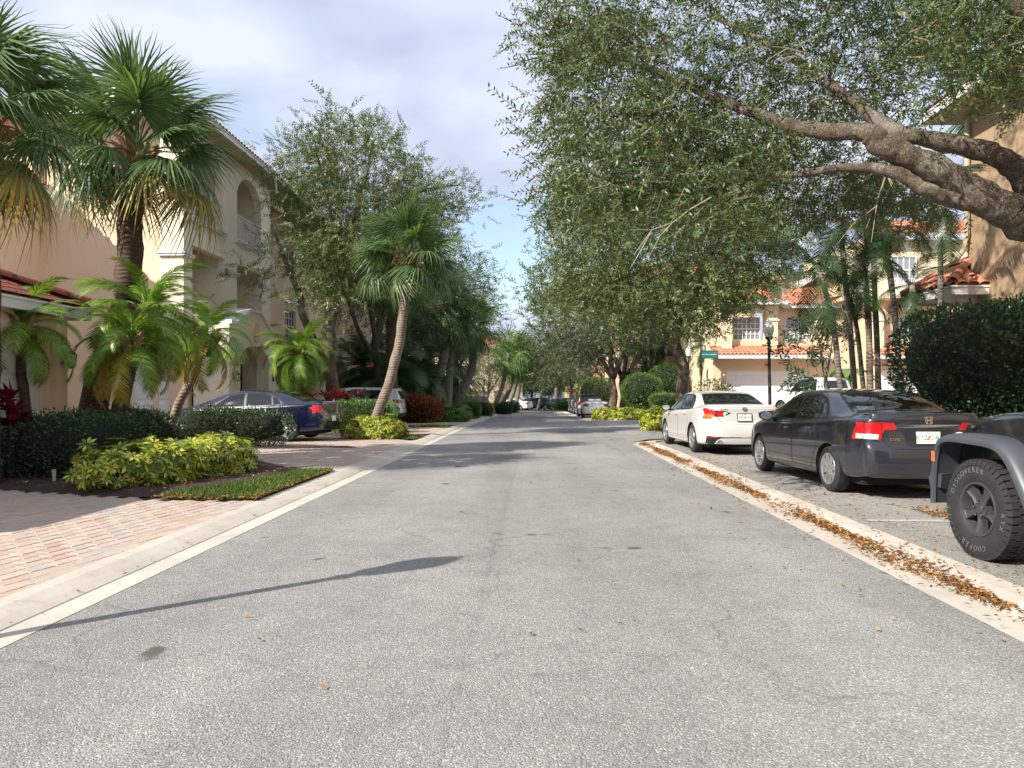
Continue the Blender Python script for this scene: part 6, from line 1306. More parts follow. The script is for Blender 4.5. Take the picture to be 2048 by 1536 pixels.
    def region(nm, mat, ax, sg, poly, lim=None):
        a, b = AX[ax]; u = C[:, a]*(1 if ax != 'R' or not sg else sg); v = C[:, b]; ok = in_poly(u, v, poly)
        if ax == 'S': ok &= (C[:, 1]*sg > .02) & (np.abs(N[:, 1]) > .30)
        if ax == 'R': ok &= (N[:, 0] < (-.18 if lim is None else lim)) & (C[:, 0] < (.30 if sg else L_*.5)); ok &= (C[:, 1]*sg > -.001) if sg else True
        if ax == 'F': ok &= (N[:, 0] > .15) & (C[:, 0] > L_*.5); ok &= (C[:, 1]*sg > -.001) if sg else True
        if ax == 'T': ok &= (N[:, 2] > .10) & (C[:, 2] > (lim or .7))
        regs.append((nm, mat, ax, sg, poly)); reg[ok] = len(regs)-1
    for nm, mat, ax, poly, *lim in S['regions']:
        if ax in 'SRF' and not nm.startswith('='):
            for sg in (1, -1): region(nm, mat, ax, sg, poly if ax == 'S' else (poly if ax != 'F' else [(p[0]*sg, p[1]) for p in poly]), *lim)
        else: region(nm.lstrip('='), mat, ax, 0, poly, *lim)
    # wheel arches
    AR = S['arch']; wh = [(S['wx'][0], S['wr']), (S['wx'][1], S['wr'])]; cut = np.zeros(len(F), bool)
    for wx, wr in wh: cut |= (np.hypot(C[:, 0]-wx, C[:, 2]-wr*.98) < AR) & (np.abs(C[:, 1]) > .45*S['hw'][2][1])
    for wx, wr in wh: pass
    reg2 = np.where(cut, -1, reg)
    # snap borders of the regions and arches to their true outlines
    mn = np.full(len(V), 99); mxr = np.full(len(V), -99)
    np.minimum.at(mn, F.ravel(), np.repeat(reg2, 4)); np.maximum.at(mxr, F.ravel(), np.repeat(reg2, 4)); bd = np.where(mn != mxr)[0]
    for i in bd:
        p = V[i]
        if mn[i] == -1:
            for wx, wr in wh:
                dx_, dz_ = p[0]-wx, p[2]-wr*.98; d = math.hypot(dx_, dz_)
                if abs(d-AR) < .05 and d > 0: V[i, 0] = wx+dx_/d*AR; V[i, 2] = wr*.98+dz_/d*AR
            continue
        nm, mat, ax, sg, poly = regs[mxr[i]]
        if ax is None: continue
        a, b = AX[ax]; s_ = sg if (ax == 'R' and sg) else 1; u, v = p[a]*s_, p[b]; best = None
        for k in range(len(poly)):
            (x1, y1), (x2, y2) = poly[k], poly[(k+1) % len(poly)]; t = ((u-x1)*(x2-x1)+(v-y1)*(y2-y1))/max(1e-9, (x2-x1)**2+(y2-y1)**2); t = min(1, max(0, t)); q = (x1+(x2-x1)*t, y1+(y2-y1)*t); d = math.hypot(q[0]-u, q[1]-v)
            if best is None or d < best[0]: best = (d, q)
        if best[0] < .028:
            V[i, a] = best[1][0]*s_; V[i, b] = best[1][1]
            if ax != 'T':
                pass
    off = np.array([L_/2, 0, 0])
    for k, (nm, mat, *_r) in enumerate(regs):
        f = F[reg2 == k]
        if not len(f): continue
        used, inv = np.unique(f, return_inverse=True); me = mesh_np(nm, V[used]-off, inv.reshape(-1, 4), mat, True)
        o = link(nm, me, root)
        if nm == 'body':
            # weld the centre line
            bmm = bmesh.new(); bmm.from_mesh(me); bmesh.ops.remove_doubles(bmm, verts=bmm.verts, dist=.0008); bmm.to_mesh(me); bmm.free(); me.update()
    root2 = link('fittings', None, root) if False else root
    # wheel wells and wheels
    hwm = S['hw'][2][1]
    for wx, wr in wh:
        n = 18
        for sg in (1, -1):
            arcs = []; m = MB()
            for y in (hwm-.015, hwm-.42): arcs.append([(wx-L_/2+AR*1.0*math.cos(math.pi*k/n*1.16-.25), sg*y, wr*.98+AR*1.0*math.sin(math.pi*k/n*1.16-.25)) for k in range(n+1)])
            m.grid(arcs); m.add(arcs[1]+[(wx-L_/2, sg*(hwm-.42), .1)], [tuple(range(n+2))]); m.obj('wheel_well', CM['under'], root, fix=False)
        for sg in (1, -1):
            add_wheel(root, wx-L_/2, sg*(hwm-.012-S['ww']/2-S.get('inset', .0)), wr, S['ww'], S['rim'], S['spokes'], S['sw'], sg)
    m = MB(); m.box(-L_/2+.35, L_/2-.35, -hwm*.78, hwm*.78, .17, .30); m.obj('underbody', CM['under'], root)
    sh = lambda o: o and setattr(o, 'location', (-L_/2, 0, 0))
    for ax, sgs, pts, w, mat, cl in S.get('lines', ()):
        for sg in sgs: sh(ribbon(bvh, [(p[0]*(sg if ax in 'RF' else 1), p[1]) for p in pts] if ax in 'RF' else pts, ax, sg, w, mat, root, 'panel_gap' if mat is CM['trim'] else 'trim_strip', closed=cl))
    for x, z in S.get('handles', ()):
        for sg in (1, -1):
            h = bvh.ray_cast(Vector((x, 3*sg, z)), Vector((0, -sg, 0)))
            if h[0] is None: continue
            p = h[0]; m = MB(); m.tube([(p.x-L_/2-.09, p.y+sg*.004, z), (p.x-L_/2-.07, p.y+sg*.034, z+.003), (p.x-L_/2+.06, p.y+sg*.036, z+.004), (p.x-L_/2+.09, p.y+sg*.004, z+.004)], [.012, .014, .014, .012], 8); m.obj('door_handle', S.get('handle_mat', S['paint']), root, smooth=True)
    if 'mirror' in S:
        x, z, y = S['mirror']
        for sg in (1, -1):
            m = MB(); c = Vector((x-L_/2, sg*(y+.12), z+.03)); rows_ = []
            for a in range(9):
                b = -math.pi/2+math.pi*a/8; rr_ = math.cos(b)**.6 if math.cos(b) > 0 else 0
                rows_.append([c+Vector((.075*rr_*(.6 if math.cos(2*math.pi*k/14) < 0 else 1.25)*math.cos(2*math.pi*k/14), .115*math.sin(b), .072*rr_*math.sin(2*math.pi*k/14))) for k in range(15)])
            m.grid(rows_); m.tube([c-Vector((0, sg*.06, .03)), Vector((x-L_/2+.02, sg*(y-.06), z-.05))], [.03, .035], 8); o = m.obj('side_mirror', S.get('mirror_mat', S['paint']), root, smooth=True)
            m = MB(); m.lathe([(0, 0), (.062, 0), (.064, .004)], 16); g_ = m.mesh('mirror_glass', simple('mirror_face', (.75, .82, .82), .05, .05, metal=.7) if 'mface' not in CM else CM['mface']); CM['mface'] = g_.materials[0]
            link('mirror_glass', g_, o, mat4=frame(c+Vector((-.049, 0, 0)), (0, 1, 0), (0, 0, 1)) @ Matrix.Diagonal((1.45, .92, 1, 1)))
    S['_bvh'] = bvh
    def rear_hit(y, z):
        h = bvh.ray_cast(Vector((-5, y, z)), Vector((1, 0, 0))); return h[0].x-L_/2, h[1]
    if 'plate' in S:
        z, txt = S['plate']; x, n = rear_hit(0, z); x -= .012
        m = MB(); m.bevbox(-.153, .153, -.077, .077, 0, .006, .004); fr = frame((x, 0, z), (0, -1, 0), (.12, 0, 1)); p = link('number_plate', m.mesh('number_plate', CM['plate']), root, mat4=fr)
        if txt:
            a, b_ = txt; text(p, a, .085, CM['pgreen'], Matrix.Translation((-.085, 0, .0065)), extrude=.0006, spacing=.92); text(p, b_, .085, CM['pgreen'], Matrix.Translation((.085, 0, .0065)), extrude=.0006, spacing=.92)
            m = MB(); m.lathe([(0, .0075), (.018, .0075), (.019, .0065)], 14, (-.006, -.012, 0)); m.lathe([(0, .0078), (.014, .0078), (.015, .0065)], 14, (.012, .016, 0)); m.obj('plate_orange', CM['amber'], p)
            text(p, 'FLORIDA', .026, CM['pgreen'], Matrix.Translation((0, .058, .0065)), extrude=.0006); m = MB(); m.box(.115, .14, .055, .068, .0055, .0072); m.obj('plate_sticker', simple('sticker_yellow', (.7, .55, .03), .5), p)
        if S.get('plate_frame'): m = MB(); [m.box(*q) for q in ((-.163, .163, .073, .088, -.002, .009), (-.163, .163, -.088, -.073, -.002, .009), (-.163, -.149, -.073, .073, -.002, .009), (.149, .163, -.073, .073, -.002, .009))]; m.obj('plate_frame', CM['trim'], p)
    return root, rear_hit
def interior(root, S, rows=((1.55, 1), (2.55, 2))):
    L_ = S['L']; st = CM['seat']
    m = MB(); m.box(.9-L_/2, 3.4-L_/2, -.70, .70, .30, .36); m.box(3.15-L_/2, 3.3-L_/2, -.68, .68, .36, .86); m.obj('cabin_floor', CM['trim'], root)
    def rb(m, x0, x1, y0, y1, z0, z1, lean=0):
        c = .05; pts = [(x0, z0), (x1, z0), (x1+lean, z1-c), (x1+lean-c*.6, z1), (x0+lean+c*.6, z1), (x0+lean, z1-c)]
        m.prism(pts, lambda a, b, t: Vector((a-L_/2, y0+t, b)), y1-y0)
    for y in (-.36, .36):
        s_ = link('seat', None, root); m = MB(); rb(m, 2.05, 2.6, y-.26, y+.26, .42, .60); rb(m, 1.98, 2.12, y-.25, y+.25, .58, 1.06, -.16); m.obj('seat_shell', st, s_); m = MB(); rb(m, 1.84, 1.94, y-.13, y+.13, 1.07, 1.25, -.03); m.obj('headrest', st, s_)
    s_ = link('seat', None, root); m = MB(); rb(m, 1.15, 1.7, -.62, .62, .42, .58); rb(m, 1.05, 1.2, -.62, .62, .56, 1.02, -.16); m.obj('seat_shell', st, s_)
    for y in (-.38, .0, .38): m = MB(); rb(m, .90, 1.0, y-.13, y+.13, 1.02, 1.19 if y else 1.12, -.03); m.obj('headrest', st, s_)
    m = MB(); m.box(.55-L_/2, .98-L_/2, -.60, .60, .98, 1.0); m.obj('parcel_shelf', CM['trim'], root)
    m = MB(); m.lathe([(.155, 0), (.17, .012), (.185, 0), (.17, -.012), (.155, 0)], 20); link('steering_wheel', m.mesh('steering_wheel', CM['trim'], True), root, mat4=frame((2.95-L_/2, .37, .92), (0, 1, 0), (-.45, 0, .9)))
# ---------------- specs
SED = dict(L=4.49, xa=.20, xf=.32, wr=.318, wx=(.98, 3.68), ww=.205, arch=.365,
    zt=[(.1, 1.085), (.2, 1.115), (.35, 1.125), (.52, 1.115), (.62, 1.135), (.95, 1.275), (1.3, 1.385), (1.65, 1.425), (2.1, 1.437), (2.5, 1.418), (2.8, 1.362), (3.2, 1.19), (3.6, 1.025), (3.75, .985), (4.0, .935), (4.25, .85), (4.49, .72)],
    zs=[(.1, 1.045), (.6, 1.035), (1.2, 1.0), (2.2, .95), (3.2, .905), (3.75, .875), (4.1, .82), (4.49, .64)],
    zb=[(.1, .30), (.5, .25), (.98, .21), (3.7, .19), (4.2, .2), (4.49, .25)],
    hw=[(.1, .735), (.5, .842), (1.0, .872), (2.2, .876), (3.4, .872), (4.0, .84), (4.49, .66)],
    gw=[(.1, .67), (.5, .65), (.9, .585), (1.3, .57), (2.1, .58), (2.8, .58), (3.3, .635), (3.75, .67), (4.49, .5)],
    rear=[(.2, .09), (.34, .03), (.5, .0), (.66, .012), (.72, .055), (.92, .06), (1.03, .05), (1.09, .07), (1.14, .12)], front=[(.18, .12), (.35, .03), (.5, .0), (.62, .04), (.74, .13)])
def sed(**k): d = dict(SED); d.update(k); return d
def scale_prof(S, sx, sz, sy):
    o = dict(S)
    for k in ('zt', 'zs', 'zb'): o[k] = [(a*sx, b*sz) for a, b in S[k]]
    for k in ('hw', 'gw'): o[k] = [(a*sx, b*sy) for a, b in S[k]]
    for k in ('rear', 'front'): o[k] = [(a*sz, b) for a, b in S[k]]
    o['L'] = S['L']*sx; o['wx'] = tuple(a*sx for a in S['wx']); return o
T = CM['trim']
# side glass outlines
WF, WR_, WQ = [(2.22, .985), (3.14, .935), (3.02, 1.02), (2.66, 1.285), (2.26, 1.335)], [(1.42, 1.015), (2.15, .985), (2.19, 1.335), (1.72, 1.34), (1.50, 1.27)], [(1.16, 1.04), (1.37, 1.015), (1.44, 1.255), (1.30, 1.19)]
def grow(p, d):
    c = np.mean(p, axis=0); return [tuple(np.array(q)+(np.array(q)-c)/np.linalg.norm(np.array(q)-c)*d) for q in p]
SURR = [(1.08, 1.02), (1.40, .99), (2.18, .962), (3.22, .912), (3.06, 1.04), (2.70, 1.305), (2.30, 1.357), (1.72, 1.362), (1.44, 1.30), (1.26, 1.20)]
RG = [(.60, -.66), (.60, .66), (1.27, .535), (1.27, -.535)]; WS = [(2.84, -.57), (2.84, .57), (3.60, .69), (3.60, -.69)]
DOORF = [(2.20, .30), (3.14, .28), (3.26, .5), (3.24, .90), (2.20, .955)]; DOORR = [(1.40, .50), (1.5, .30), (2.19, .30), (2.19, .958), (1.36, .99), (1.28, .75)]
GREY = paint('paint_grey', (.028, .030, .040), .35, .28, metal=.3); civ = sed(nf=64, nv=96, res=.018, paint=GREY, rim=CM['rim'], spokes=8, sw=.052, plate=(.80, ('RYZ', 'C40')), mirror=(3.02, .97, .86), handles=((2.36, .83), (1.56, .86)),
    regions=[('door', GREY, 'S', DOORF), ('door', GREY, 'S', DOORR), ('window_surround', T, 'S', SURR), ('side_window', CM['clear'], 'S', WF), ('side_window', CM['clear'], 'S', WR_), ('quarter_window', CM['clear'], 'S', WQ),
             ('=window_surround', T, 'T', grow(RG, .022), 1.0), ('=rear_window', CM['clear'], 'T', RG, 1.0), ('=window_surround', T, 'T', grow(WS, .022), .9), ('=windscreen', CM['clear'], 'T', WS, .9),
             ('tail_light', CM['red'], 'R', [(.43, .985), (.58, .995), (.80, .985), (.95, .96), (.95, .765), (.60, .765), (.575, .80), (.55, .90), (.40, .905)], .0), ('tail_light', CM['red'], 'S', [(-.1, .98), (.20, .975), (.32, .93), (.36, .82), (.365, .775), (-.1, .765)]),
             ('reverse_lens', CM['lens'], 'R', [(.61, .84), (.72, .85), (.84, .845), (.84, .785), (.62, .78)], .0), ('=chrome_strip', CM['chrome'], 'R', [(-.41, .925), (.41, .925), (.40, .965), (-.40, .965)]),
             ('=plate_recess', simple('paint_grey_recess_shade', (.020, .020, .022), .35), 'R', [(-.26, .70), (.26, .70), (.33, .90), (-.33, .90)]), ('head_lamp', CM['lens'], 'F', [(.45, .56), (.72, .60), (.72, .72), (.5, .70)])],  # recess shade painted as a darker copy of the body grey
    lines=[('S', (1, -1), DOORF, .009, T, True), ('S', (1, -1), DOORR, .009, T, True), ('R', (1, -1), [(0, .655), (.42, .66), (.50, .69), (.555, .77), (.59, .995), (.60, 1.07)], .008, T, False), ('R', (0,), [(-.7, .60), (.7, .60)], .004, T, False), ('S', (1, -1), [(.22, .62), (.55, .615)], .006, T, False), ('S', (1, -1), [(1.3, .42), (3.25, .39)], .006, T, False), ('T', (1,), [(.42, -.60), (.55, -.62)], .004, T, False), ('R', (1, -1), [(.575, .765), (.575, .99)], .006, T, False)])
civ_o, hit = make_car('grey_sedan', 'dark grey sedan with red tail lamps parked ahead of the jeep', civ, (5.24, 11.22, .052), R(90.4))
interior(civ_o, civ)
# emblem, script and oval sticker on the boot, shelf clutter
def rear_frame(o, hit, y, z, tilt=.1, off=.006): x, n = hit(y, z); return frame((x-off, y, z), (0, -1, 0), (tilt, 0, 1))
m = MB(); f = lambda a, b, t: Vector((a, b, t))
outer = [(-.052, .045), (.052, .045), (.042, -.045), (-.042, -.045)]; inner = [(-.044, .038), (.044, .038), (.035, -.038), (-.035, -.038)]
for k in range(4): a, b, c, d = outer[k], outer[(k+1) % 4], inner[(k+1) % 4], inner[k]; m.prism([a, b, c, d], f, .008)
m.prism([(-.033, .038), (-.02, .038), (-.017, -.038), (-.028, -.038)], f, .008); m.prism([(.033, .038), (.02, .038), (.017, -.038), (.028, -.038)], f, .008); m.prism([(-.02, .008), (.02, .008), (.019, -.008), (-.019, -.008)], f, .008)
link('emblem', m.mesh('emblem', CM['chrome']), civ_o, mat4=rear_frame(civ_o, hit, 0, 1.02))
text(civ_o, 'CIVIC', .052, CM['chrome'], rear_frame(civ_o, hit, .42, .775), name='badge_lettering', shear=.3, spacing=1.15, extrude=.003)
m = MB(); m.lathe([(0, .003), (.05, .003), (.052, 0)], 20); link('oval_sticker', m.mesh('oval_sticker', CM['plate']), civ_o, mat4=rear_frame(civ_o, hit, -.40, .83) @ Matrix.Diagonal((1.25, .85, 1, 1)))
for x, y, sx, sy, sz, mt, nm in ((.86, .28, .10, .16, .07, 'seatl', 'folded_cloth'), (.84, -.05, .10, .12, .06, 'seatl', 'folded_cloth'), (.86, -.30, .11, .17, .075, 'seatl', 'folded_cloth')):
    m = MB(); rows_ = []
    for a in range(7):
        b = math.pi/2*a/6; rows_.append([(sx*math.cos(b)*math.cos(q)*(1+.2*math.sin(3*q)), sy*math.cos(b)*math.sin(q)*(1+.15*math.sin(5*q+1)), sz*math.sin(b)*(1+.2*math.sin(4*q))) for q in np.linspace(0, 2*math.pi, 15)])
    m.grid(rows_); o = m.obj(nm, CM[mt], civ_o, smooth=True, fix=False); o.location = (x-civ['L']/2, y, 1.0)
m = MB(); m.obox((0, 0, 0), (.02, 0, .10*.3), (0, .11, 0), (-.004, 0, .002)); o = m.obj('paper_note', CM['plate'], civ_o); o.location = (.74-civ['L']/2, -.42, 1.035)
# ---- white sedan
WHITE = paint('paint_white', (.60, .59, .56), 0, .3); base = scale_prof(SED, 4.9/4.49, 1.447/1.437, .925/.875)
K = 4.9/4.49
def sc(p, kx=K, kz=1.007): return [(a*kx, b*kz) for a, b in p]
alt = dict(base, nf=64, nv=96, res=.02, xa=.22, wr=.335, wx=(1.07, 3.90), ww=.225, arch=.385, paint=WHITE, rim=CM['rim'], spokes=10, sw=.022, plate=(.845, ('BB', 'HAZ')), plate_frame=True, mirror=(3.30, .98, .90), mirror_mat=CM['trim'], handles=((2.58, .86), (1.70, .90)),
    zt=[(.1, 1.10), (.22, 1.125), (.4, 1.13), (.6, 1.12), (.72, 1.135), (1.1, 1.275), (1.5, 1.39), (1.9, 1.435), (2.3, 1.447), (2.75, 1.42), (3.05, 1.36), (3.5, 1.18), (3.9, 1.02), (4.1, .98), (4.4, .92), (4.65, .83), (4.9, .7)], zb=[(.1, .27), (.5, .22), (1.1, .19), (3.9, .18), (4.5, .2), (4.9, .25)],
    regions=[('door', WHITE, 'S', sc(DOORF)), ('door', WHITE, 'S', sc(DOORR)), ('window_surround', T, 'S', sc(SURR)), ('side_window', CM['glass'], 'S', sc(WF)), ('side_window', CM['glass'], 'S', sc(WR_)), ('quarter_window', CM['glass'], 'S', sc(WQ)), ('=window_surround', T, 'T', [(.70, -.70), (.70, .70), (1.46, .575), (1.46, -.575)], 1.0), ('=rear_window', CM['glass'], 'T', [(.73, -.675), (.73, .675), (1.43, .56), (1.43, -.56)], 1.0), ('=windscreen', CM['glass'], 'T', [(3.1, -.58), (3.1, .58), (3.95, .70), (3.95, -.70)], .9),
             ('tail_housing', T, 'R', [(.28, .935), (.42, .985), (.70, 1.0), (.99, 1.04), (.99, .815), (.82, .83), (.76, .855), (.46, .86)], .0), ('tail_housing', T, 'S', [(-.1, 1.02), (.32, 1.045), (.40, 1.03), (.29, .93), (.35, .815), (-.1, .815)]), ('tail_light', CM['red'], 'R', [(.46, .97), (.60, .98), (.60, .87), (.49, .875)], .0), ('tail_light', CM['red'], 'R', [(.62, .98), (.80, .998), (.99, 1.025), (.99, .92), (.62, .91)], .0), ('tail_light', CM['red'], 'S', [(-.1, 1.005), (.31, 1.032), (.38, 1.022), (.275, .925), (-.1, .92)]), ('turn_lens', CM['amber'], 'R', [(.64, .905), (.99, .915), (.99, .835), (.82, .845), (.66, .86)], .0), ('turn_lens', CM['amber'], 'S', [(-.1, .915), (.27, .92), (.32, .835), (-.1, .83)]), ('reverse_lens', CM['lens'], 'R', [(.35, .945), (.45, .968), (.475, .88)], .0),
             ('lower_trim', T, 'R', [(0, .405), (.45, .41), (.60, .42), (.80, .44), (.80, .27), (.66, .26), (.60, .35), (.52, .385), (0, .385)], .1), ('reflector', CM['red_dark'], 'R', [(.58, .415), (.80, .43), (.79, .395), (.62, .385)], .1), ('head_lamp', CM['lens'], 'F', [(.45, .56), (.75, .62), (.75, .72), (.5, .70)])],
    lines=[('S', (1, -1), sc(DOORF), .008, T, True), ('S', (1, -1), sc(DOORR), .008, T, True), ('R', (1, -1), [(0, .69), (.42, .70), (.52, .75), (.60, .87)], .007, T, False), ('S', (1, -1), sc([(1.25, .36), (3.3, .34)]), .006, T, False), ('R', (1, -1), [(0, 1.07), (.6, 1.065)], .004, T, False)])
alt_o, hit = make_car('white_sedan', 'white sedan parked in front of the grey sedan by the corner', alt, (5.10, 18.1, .052), R(90.2))
m = MB(); m.lathe([(.034, 0), (.038, .008), (.045, .008), (.049, 0)], 24); m.box(-.055, .055, -.012, .012, .004, .011); link('emblem', m.mesh('emblem', CM['chrome'], False), alt_o, mat4=rear_frame(alt_o, hit, 0, 1.03))
text(alt_o, 'ALTIMA', .04, CM['chrome'], rear_frame(alt_o, hit, .45, 1.02), name='badge_lettering', spacing=1.2)
m = MB(); x, _n = hit(.55, .33); m.lathe([(.035, 0), (.048, .0), (.05, .09), (.036, .09), (.034, .02)], 18); link('exhaust_pipe', m.mesh('exhaust_pipe', CM['chrome'], True), alt_o, mat4=frame((x+.07, .55, .30), (0, 1, 0), (0, 0, 1)) @ Matrix.Rotation(math.pi, 4, 'X'))
# ---- blue sedan
BLUE = paint('paint_blue', (.003, .006, .026), .3, .22); b6 = scale_prof(SED, 4.8/4.49, 1.45/1.437, .895/.875); K6 = 4.8/4.49
RG6 = [(a*K6, b) for a, b in RG]; WS6 = [(a*K6, b) for a, b in WS]
g6 = dict(b6, nf=36, nv=72, wr=.335, wx=(1.05, 3.90), ww=.22, arch=.38, paint=BLUE, rim=CM['rim'], spokes=5, sw=.055, plate=(.62, None), mirror=(3.25, .98, .88), handles=((2.5, .86), (1.65, .89)),
    regions=[('door', BLUE, 'S', sc(DOORF, K6)), ('door', BLUE, 'S', sc(DOORR, K6)), ('window_surround', T, 'S', sc(SURR, K6)), ('side_window', CM['glass'], 'S', sc(WF, K6)), ('side_window', CM['glass'], 'S', sc(WR_, K6)), ('quarter_window', CM['glass'], 'S', sc(WQ, K6)), ('=rear_window', CM['glass'], 'T', RG6, 1.0), ('=windscreen', CM['glass'], 'T', WS6, .9), ('tail_light', CM['red'], 'R', [(.58, 1.0), (.95, 1.02), (.95, .78), (.70, .78), (.60, .86)], .0), ('tail_light', CM['red'], 'S', [(-.1, 1.02), (.15, 1.01), (.42, .94), (.30, .87), (.14, .80), (-.1, .78)]), ('head_lamp', CM['lens'], 'F', [(.4, .56), (.75, .62), (.75, .74), (.45, .70)]), ('marker_lamp', CM['amber'], 'S', [(4.42, .63), (4.60, .62), (4.56, .69), (4.44, .71)])],
    lines=[('S', (1, -1), sc(DOORF, K6), .008, T, True), ('S', (1, -1), sc(DOORR, K6), .008, T, True), ('S', (1, -1), sc([(1.1, 1.012), (1.40, .985), (2.18, .957), (3.2, .907)], K6), .02, CM['chrome'], False), ('R', (1, -1), [(0, .70), (.5, .71), (.6, .8), (.62, 1.05)], .007, T, False), ('S', (1, -1), sc([(1.35, .36), (3.2, .34)], K6), .02, CM['chrome'], False)])
make_car('blue_sedan', 'dark blue sedan in the paved drive behind the low hedge', g6, (-7.62, 21.35, .085), R(172))
# ---- other sedans and SUVs
def plain_sedan(label, loc, hd, col, k=1.02, red=True, name='parked_sedan'):
    p = paint('paint_'+label.split()[0], col, 0, .3); S = scale_prof(SED, k, 1.0, 1.0); S.update(paint=p, rim=CM['rim'], spokes=5, sw=.05, res=.045, nv=34, nf=12, plate=(.80, None), mirror=(3.02*k, .97, .86),
        regions=[('window_surround', T, 'S', sc(SURR, k, 1)), ('side_window', CM['glass'], 'S', sc(WF, k, 1)), ('side_window', CM['glass'], 'S', sc(WR_, k, 1)), ('=rear_window', CM['glass'], 'T', [(a*k, b) for a, b in RG], 1.0), ('=windscreen', CM['glass'], 'T', [(a*k, b) for a, b in WS], .9), ('tail_light', CM['red'], 'R', [(.45, .99), (.95, .99), (.95, .80), (.5, .80)], .0), ('tail_light', CM['red'], 'S', [(-.1, .99), (.3, .97), (.3, .82), (-.1, .80)]), ('head_lamp', CM['lens'], 'F', [(.4, .54), (.75, .6), (.75, .72), (.45, .68)])])
    return make_car(name, label, S, loc, hd)
SUV = dict(L=4.6, xa=.24, xf=.32, wr=.355, wx=(.95, 3.65), ww=.23, arch=.41, round=3.8,
    zt=[(.1, 1.60), (.24, 1.625), (.6, 1.655), (1.4, 1.68), (2.2, 1.68), (2.7, 1.64), (3.0, 1.55), (3.4, 1.33), (3.7, 1.16), (3.9, 1.11), (4.2, 1.05), (4.4, .96), (4.6, .85)], zs=[(.1, 1.10), (1.0, 1.08), (2.5, 1.02), (3.5, .99), (3.9, .97), (4.3, .9), (4.6, .72)], zb=[(.1, .36), (.5, .30), (1, .26), (3.7, .24), (4.3, .27), (4.6, .33)],
    hw=[(.1, .84), (.5, .90), (1.0, .93), (2.2, .94), (3.4, .93), (4.1, .89), (4.6, .72)], gw=[(.1, .60), (.6, .63), (1.4, .65), (2.3, .655), (2.8, .66), (3.4, .70), (3.9, .74), (4.6, .6)], rear=[(.3, .08), (.42, .02), (.55, .0), (.72, .03), (.8, .06), (1.1, .07), (1.3, .16), (1.5, .24), (1.62, .24)], front=[(.25, .12), (.4, .03), (.6, .0), (.75, .03), (.87, .12)])
def suv(label, loc, hd, col, name='parked_suv', k=1.0, res=.045, tail=None, sz=1.0):
    p = paint('paint_'+label.replace(' ', '_')[:20], col, 0, .28); S = scale_prof(SUV, k, sz, 1.0); S.update(paint=p, rim=CM['rim'], spokes=5, sw=.05, res=res, nv=int(34*.045/res*.7+12), nf=14, plate=(.88*sz, None), mirror=(3.05*k, 1.10*sz, .92), cat='car',
        regions=[('window_surround', T, 'S', sc([(.55, 1.16), (3.3, 1.04), (3.1, 1.16), (2.66, 1.50), (2.2, 1.575), (.8, 1.555), (.6, 1.40)], k, sz)), ('side_window', CM['glass'], 'S', sc([(2.05, 1.12), (3.12, 1.07), (2.98, 1.18), (2.6, 1.47), (2.1, 1.545)], k, sz)), ('side_window', CM['glass'], 'S', sc([(1.2, 1.14), (1.98, 1.12), (2.02, 1.545), (1.22, 1.54)], k, sz)), ('quarter_window', CM['glass'], 'S', sc([(.62, 1.18), (1.12, 1.145), (1.14, 1.53), (.84, 1.52), (.68, 1.38)], k, sz)),
            ('=rear_window', CM['glass'], 'R', [(-.62, 1.14*sz), (.62, 1.14*sz), (.52, 1.50*sz), (-.52, 1.50*sz)], -.05), ('=windscreen', CM['glass'], 'T', [(2.75*k, -.62), (2.75*k, .62), (3.6*k, .74), (3.6*k, -.74)], 1.0), ('tail_light', tail or CM['red'], 'R', [(.45, 1.07*sz), (.99, 1.10*sz), (.99, .96*sz), (.5, .97*sz)], .0), ('tail_light', tail or CM['red'], 'S', [(-.1, 1.10*sz), (.40, 1.12*sz), (.42, 1.06*sz), (.3, .97*sz), (-.1, .96*sz)]), ('lower_trim', T, 'R', [(0, .52*sz), (.99, .52*sz), (.99, .2), (0, .2)], .3), ('head_lamp', CM['lens'], 'F', [(.4, .72), (.8, .78), (.8, .88), (.45, .85)])],
        lines=[('S', (1, -1), sc([(2.04, .4), (2.04, 1.05)], k, sz), .01, T, False), ('R', (1, -1), [(.0, .70*sz), (.6, .72*sz), (.7, .95*sz)], .01, T, False)])
    return make_car(name, label, S, loc, hd)
suv('white crossover in the next drive beyond the leaning palm', (-7.15, 32.4, .06), R(180), (.70, .71, .73), res=.03, tail=CM['red_dark'])
def gz(X, Y, h=.06): return (X, Y, zg(X, Y)+h)
plain_sedan('silver sedan half hidden behind the croton hedge', gz(-7.0, 41.0), R(180), (.52, .56, .58)); plain_sedan('grey sedan parked beyond the sabal trunks', gz(-6.3, 55), R(180), (.30, .33, .35))
suv('black suv parked in a far drive on the left', gz(-4.6, 75), R(180), (.012, .013, .02)); plain_sedan('small silver car at the bend with its tail to the street', gz(.3, 89), R(150), (.6, .6, .62), name='parked_hatchback')
suv('black pickup sized suv parked at the bend', gz(2.9, 101), R(200), (.012, .013, .014), k=1.15); suv('teal grey suv parked across the end of the street', gz(6.9, 104), R(185), (.05, .085, .10), k=1.1); suv('white van like suv far behind the slanting palm', gz(4.4, 116), R(190), (.7, .7, .7))
suv('black suv with red tail lamps ahead of the convertible', gz(5.95, 57.5), R(90), (.012, .013, .016), res=.035); suv('blue grey suv ahead of the black one', gz(6.35, 67), R(90), (.10, .13, .19), sz=1.05)
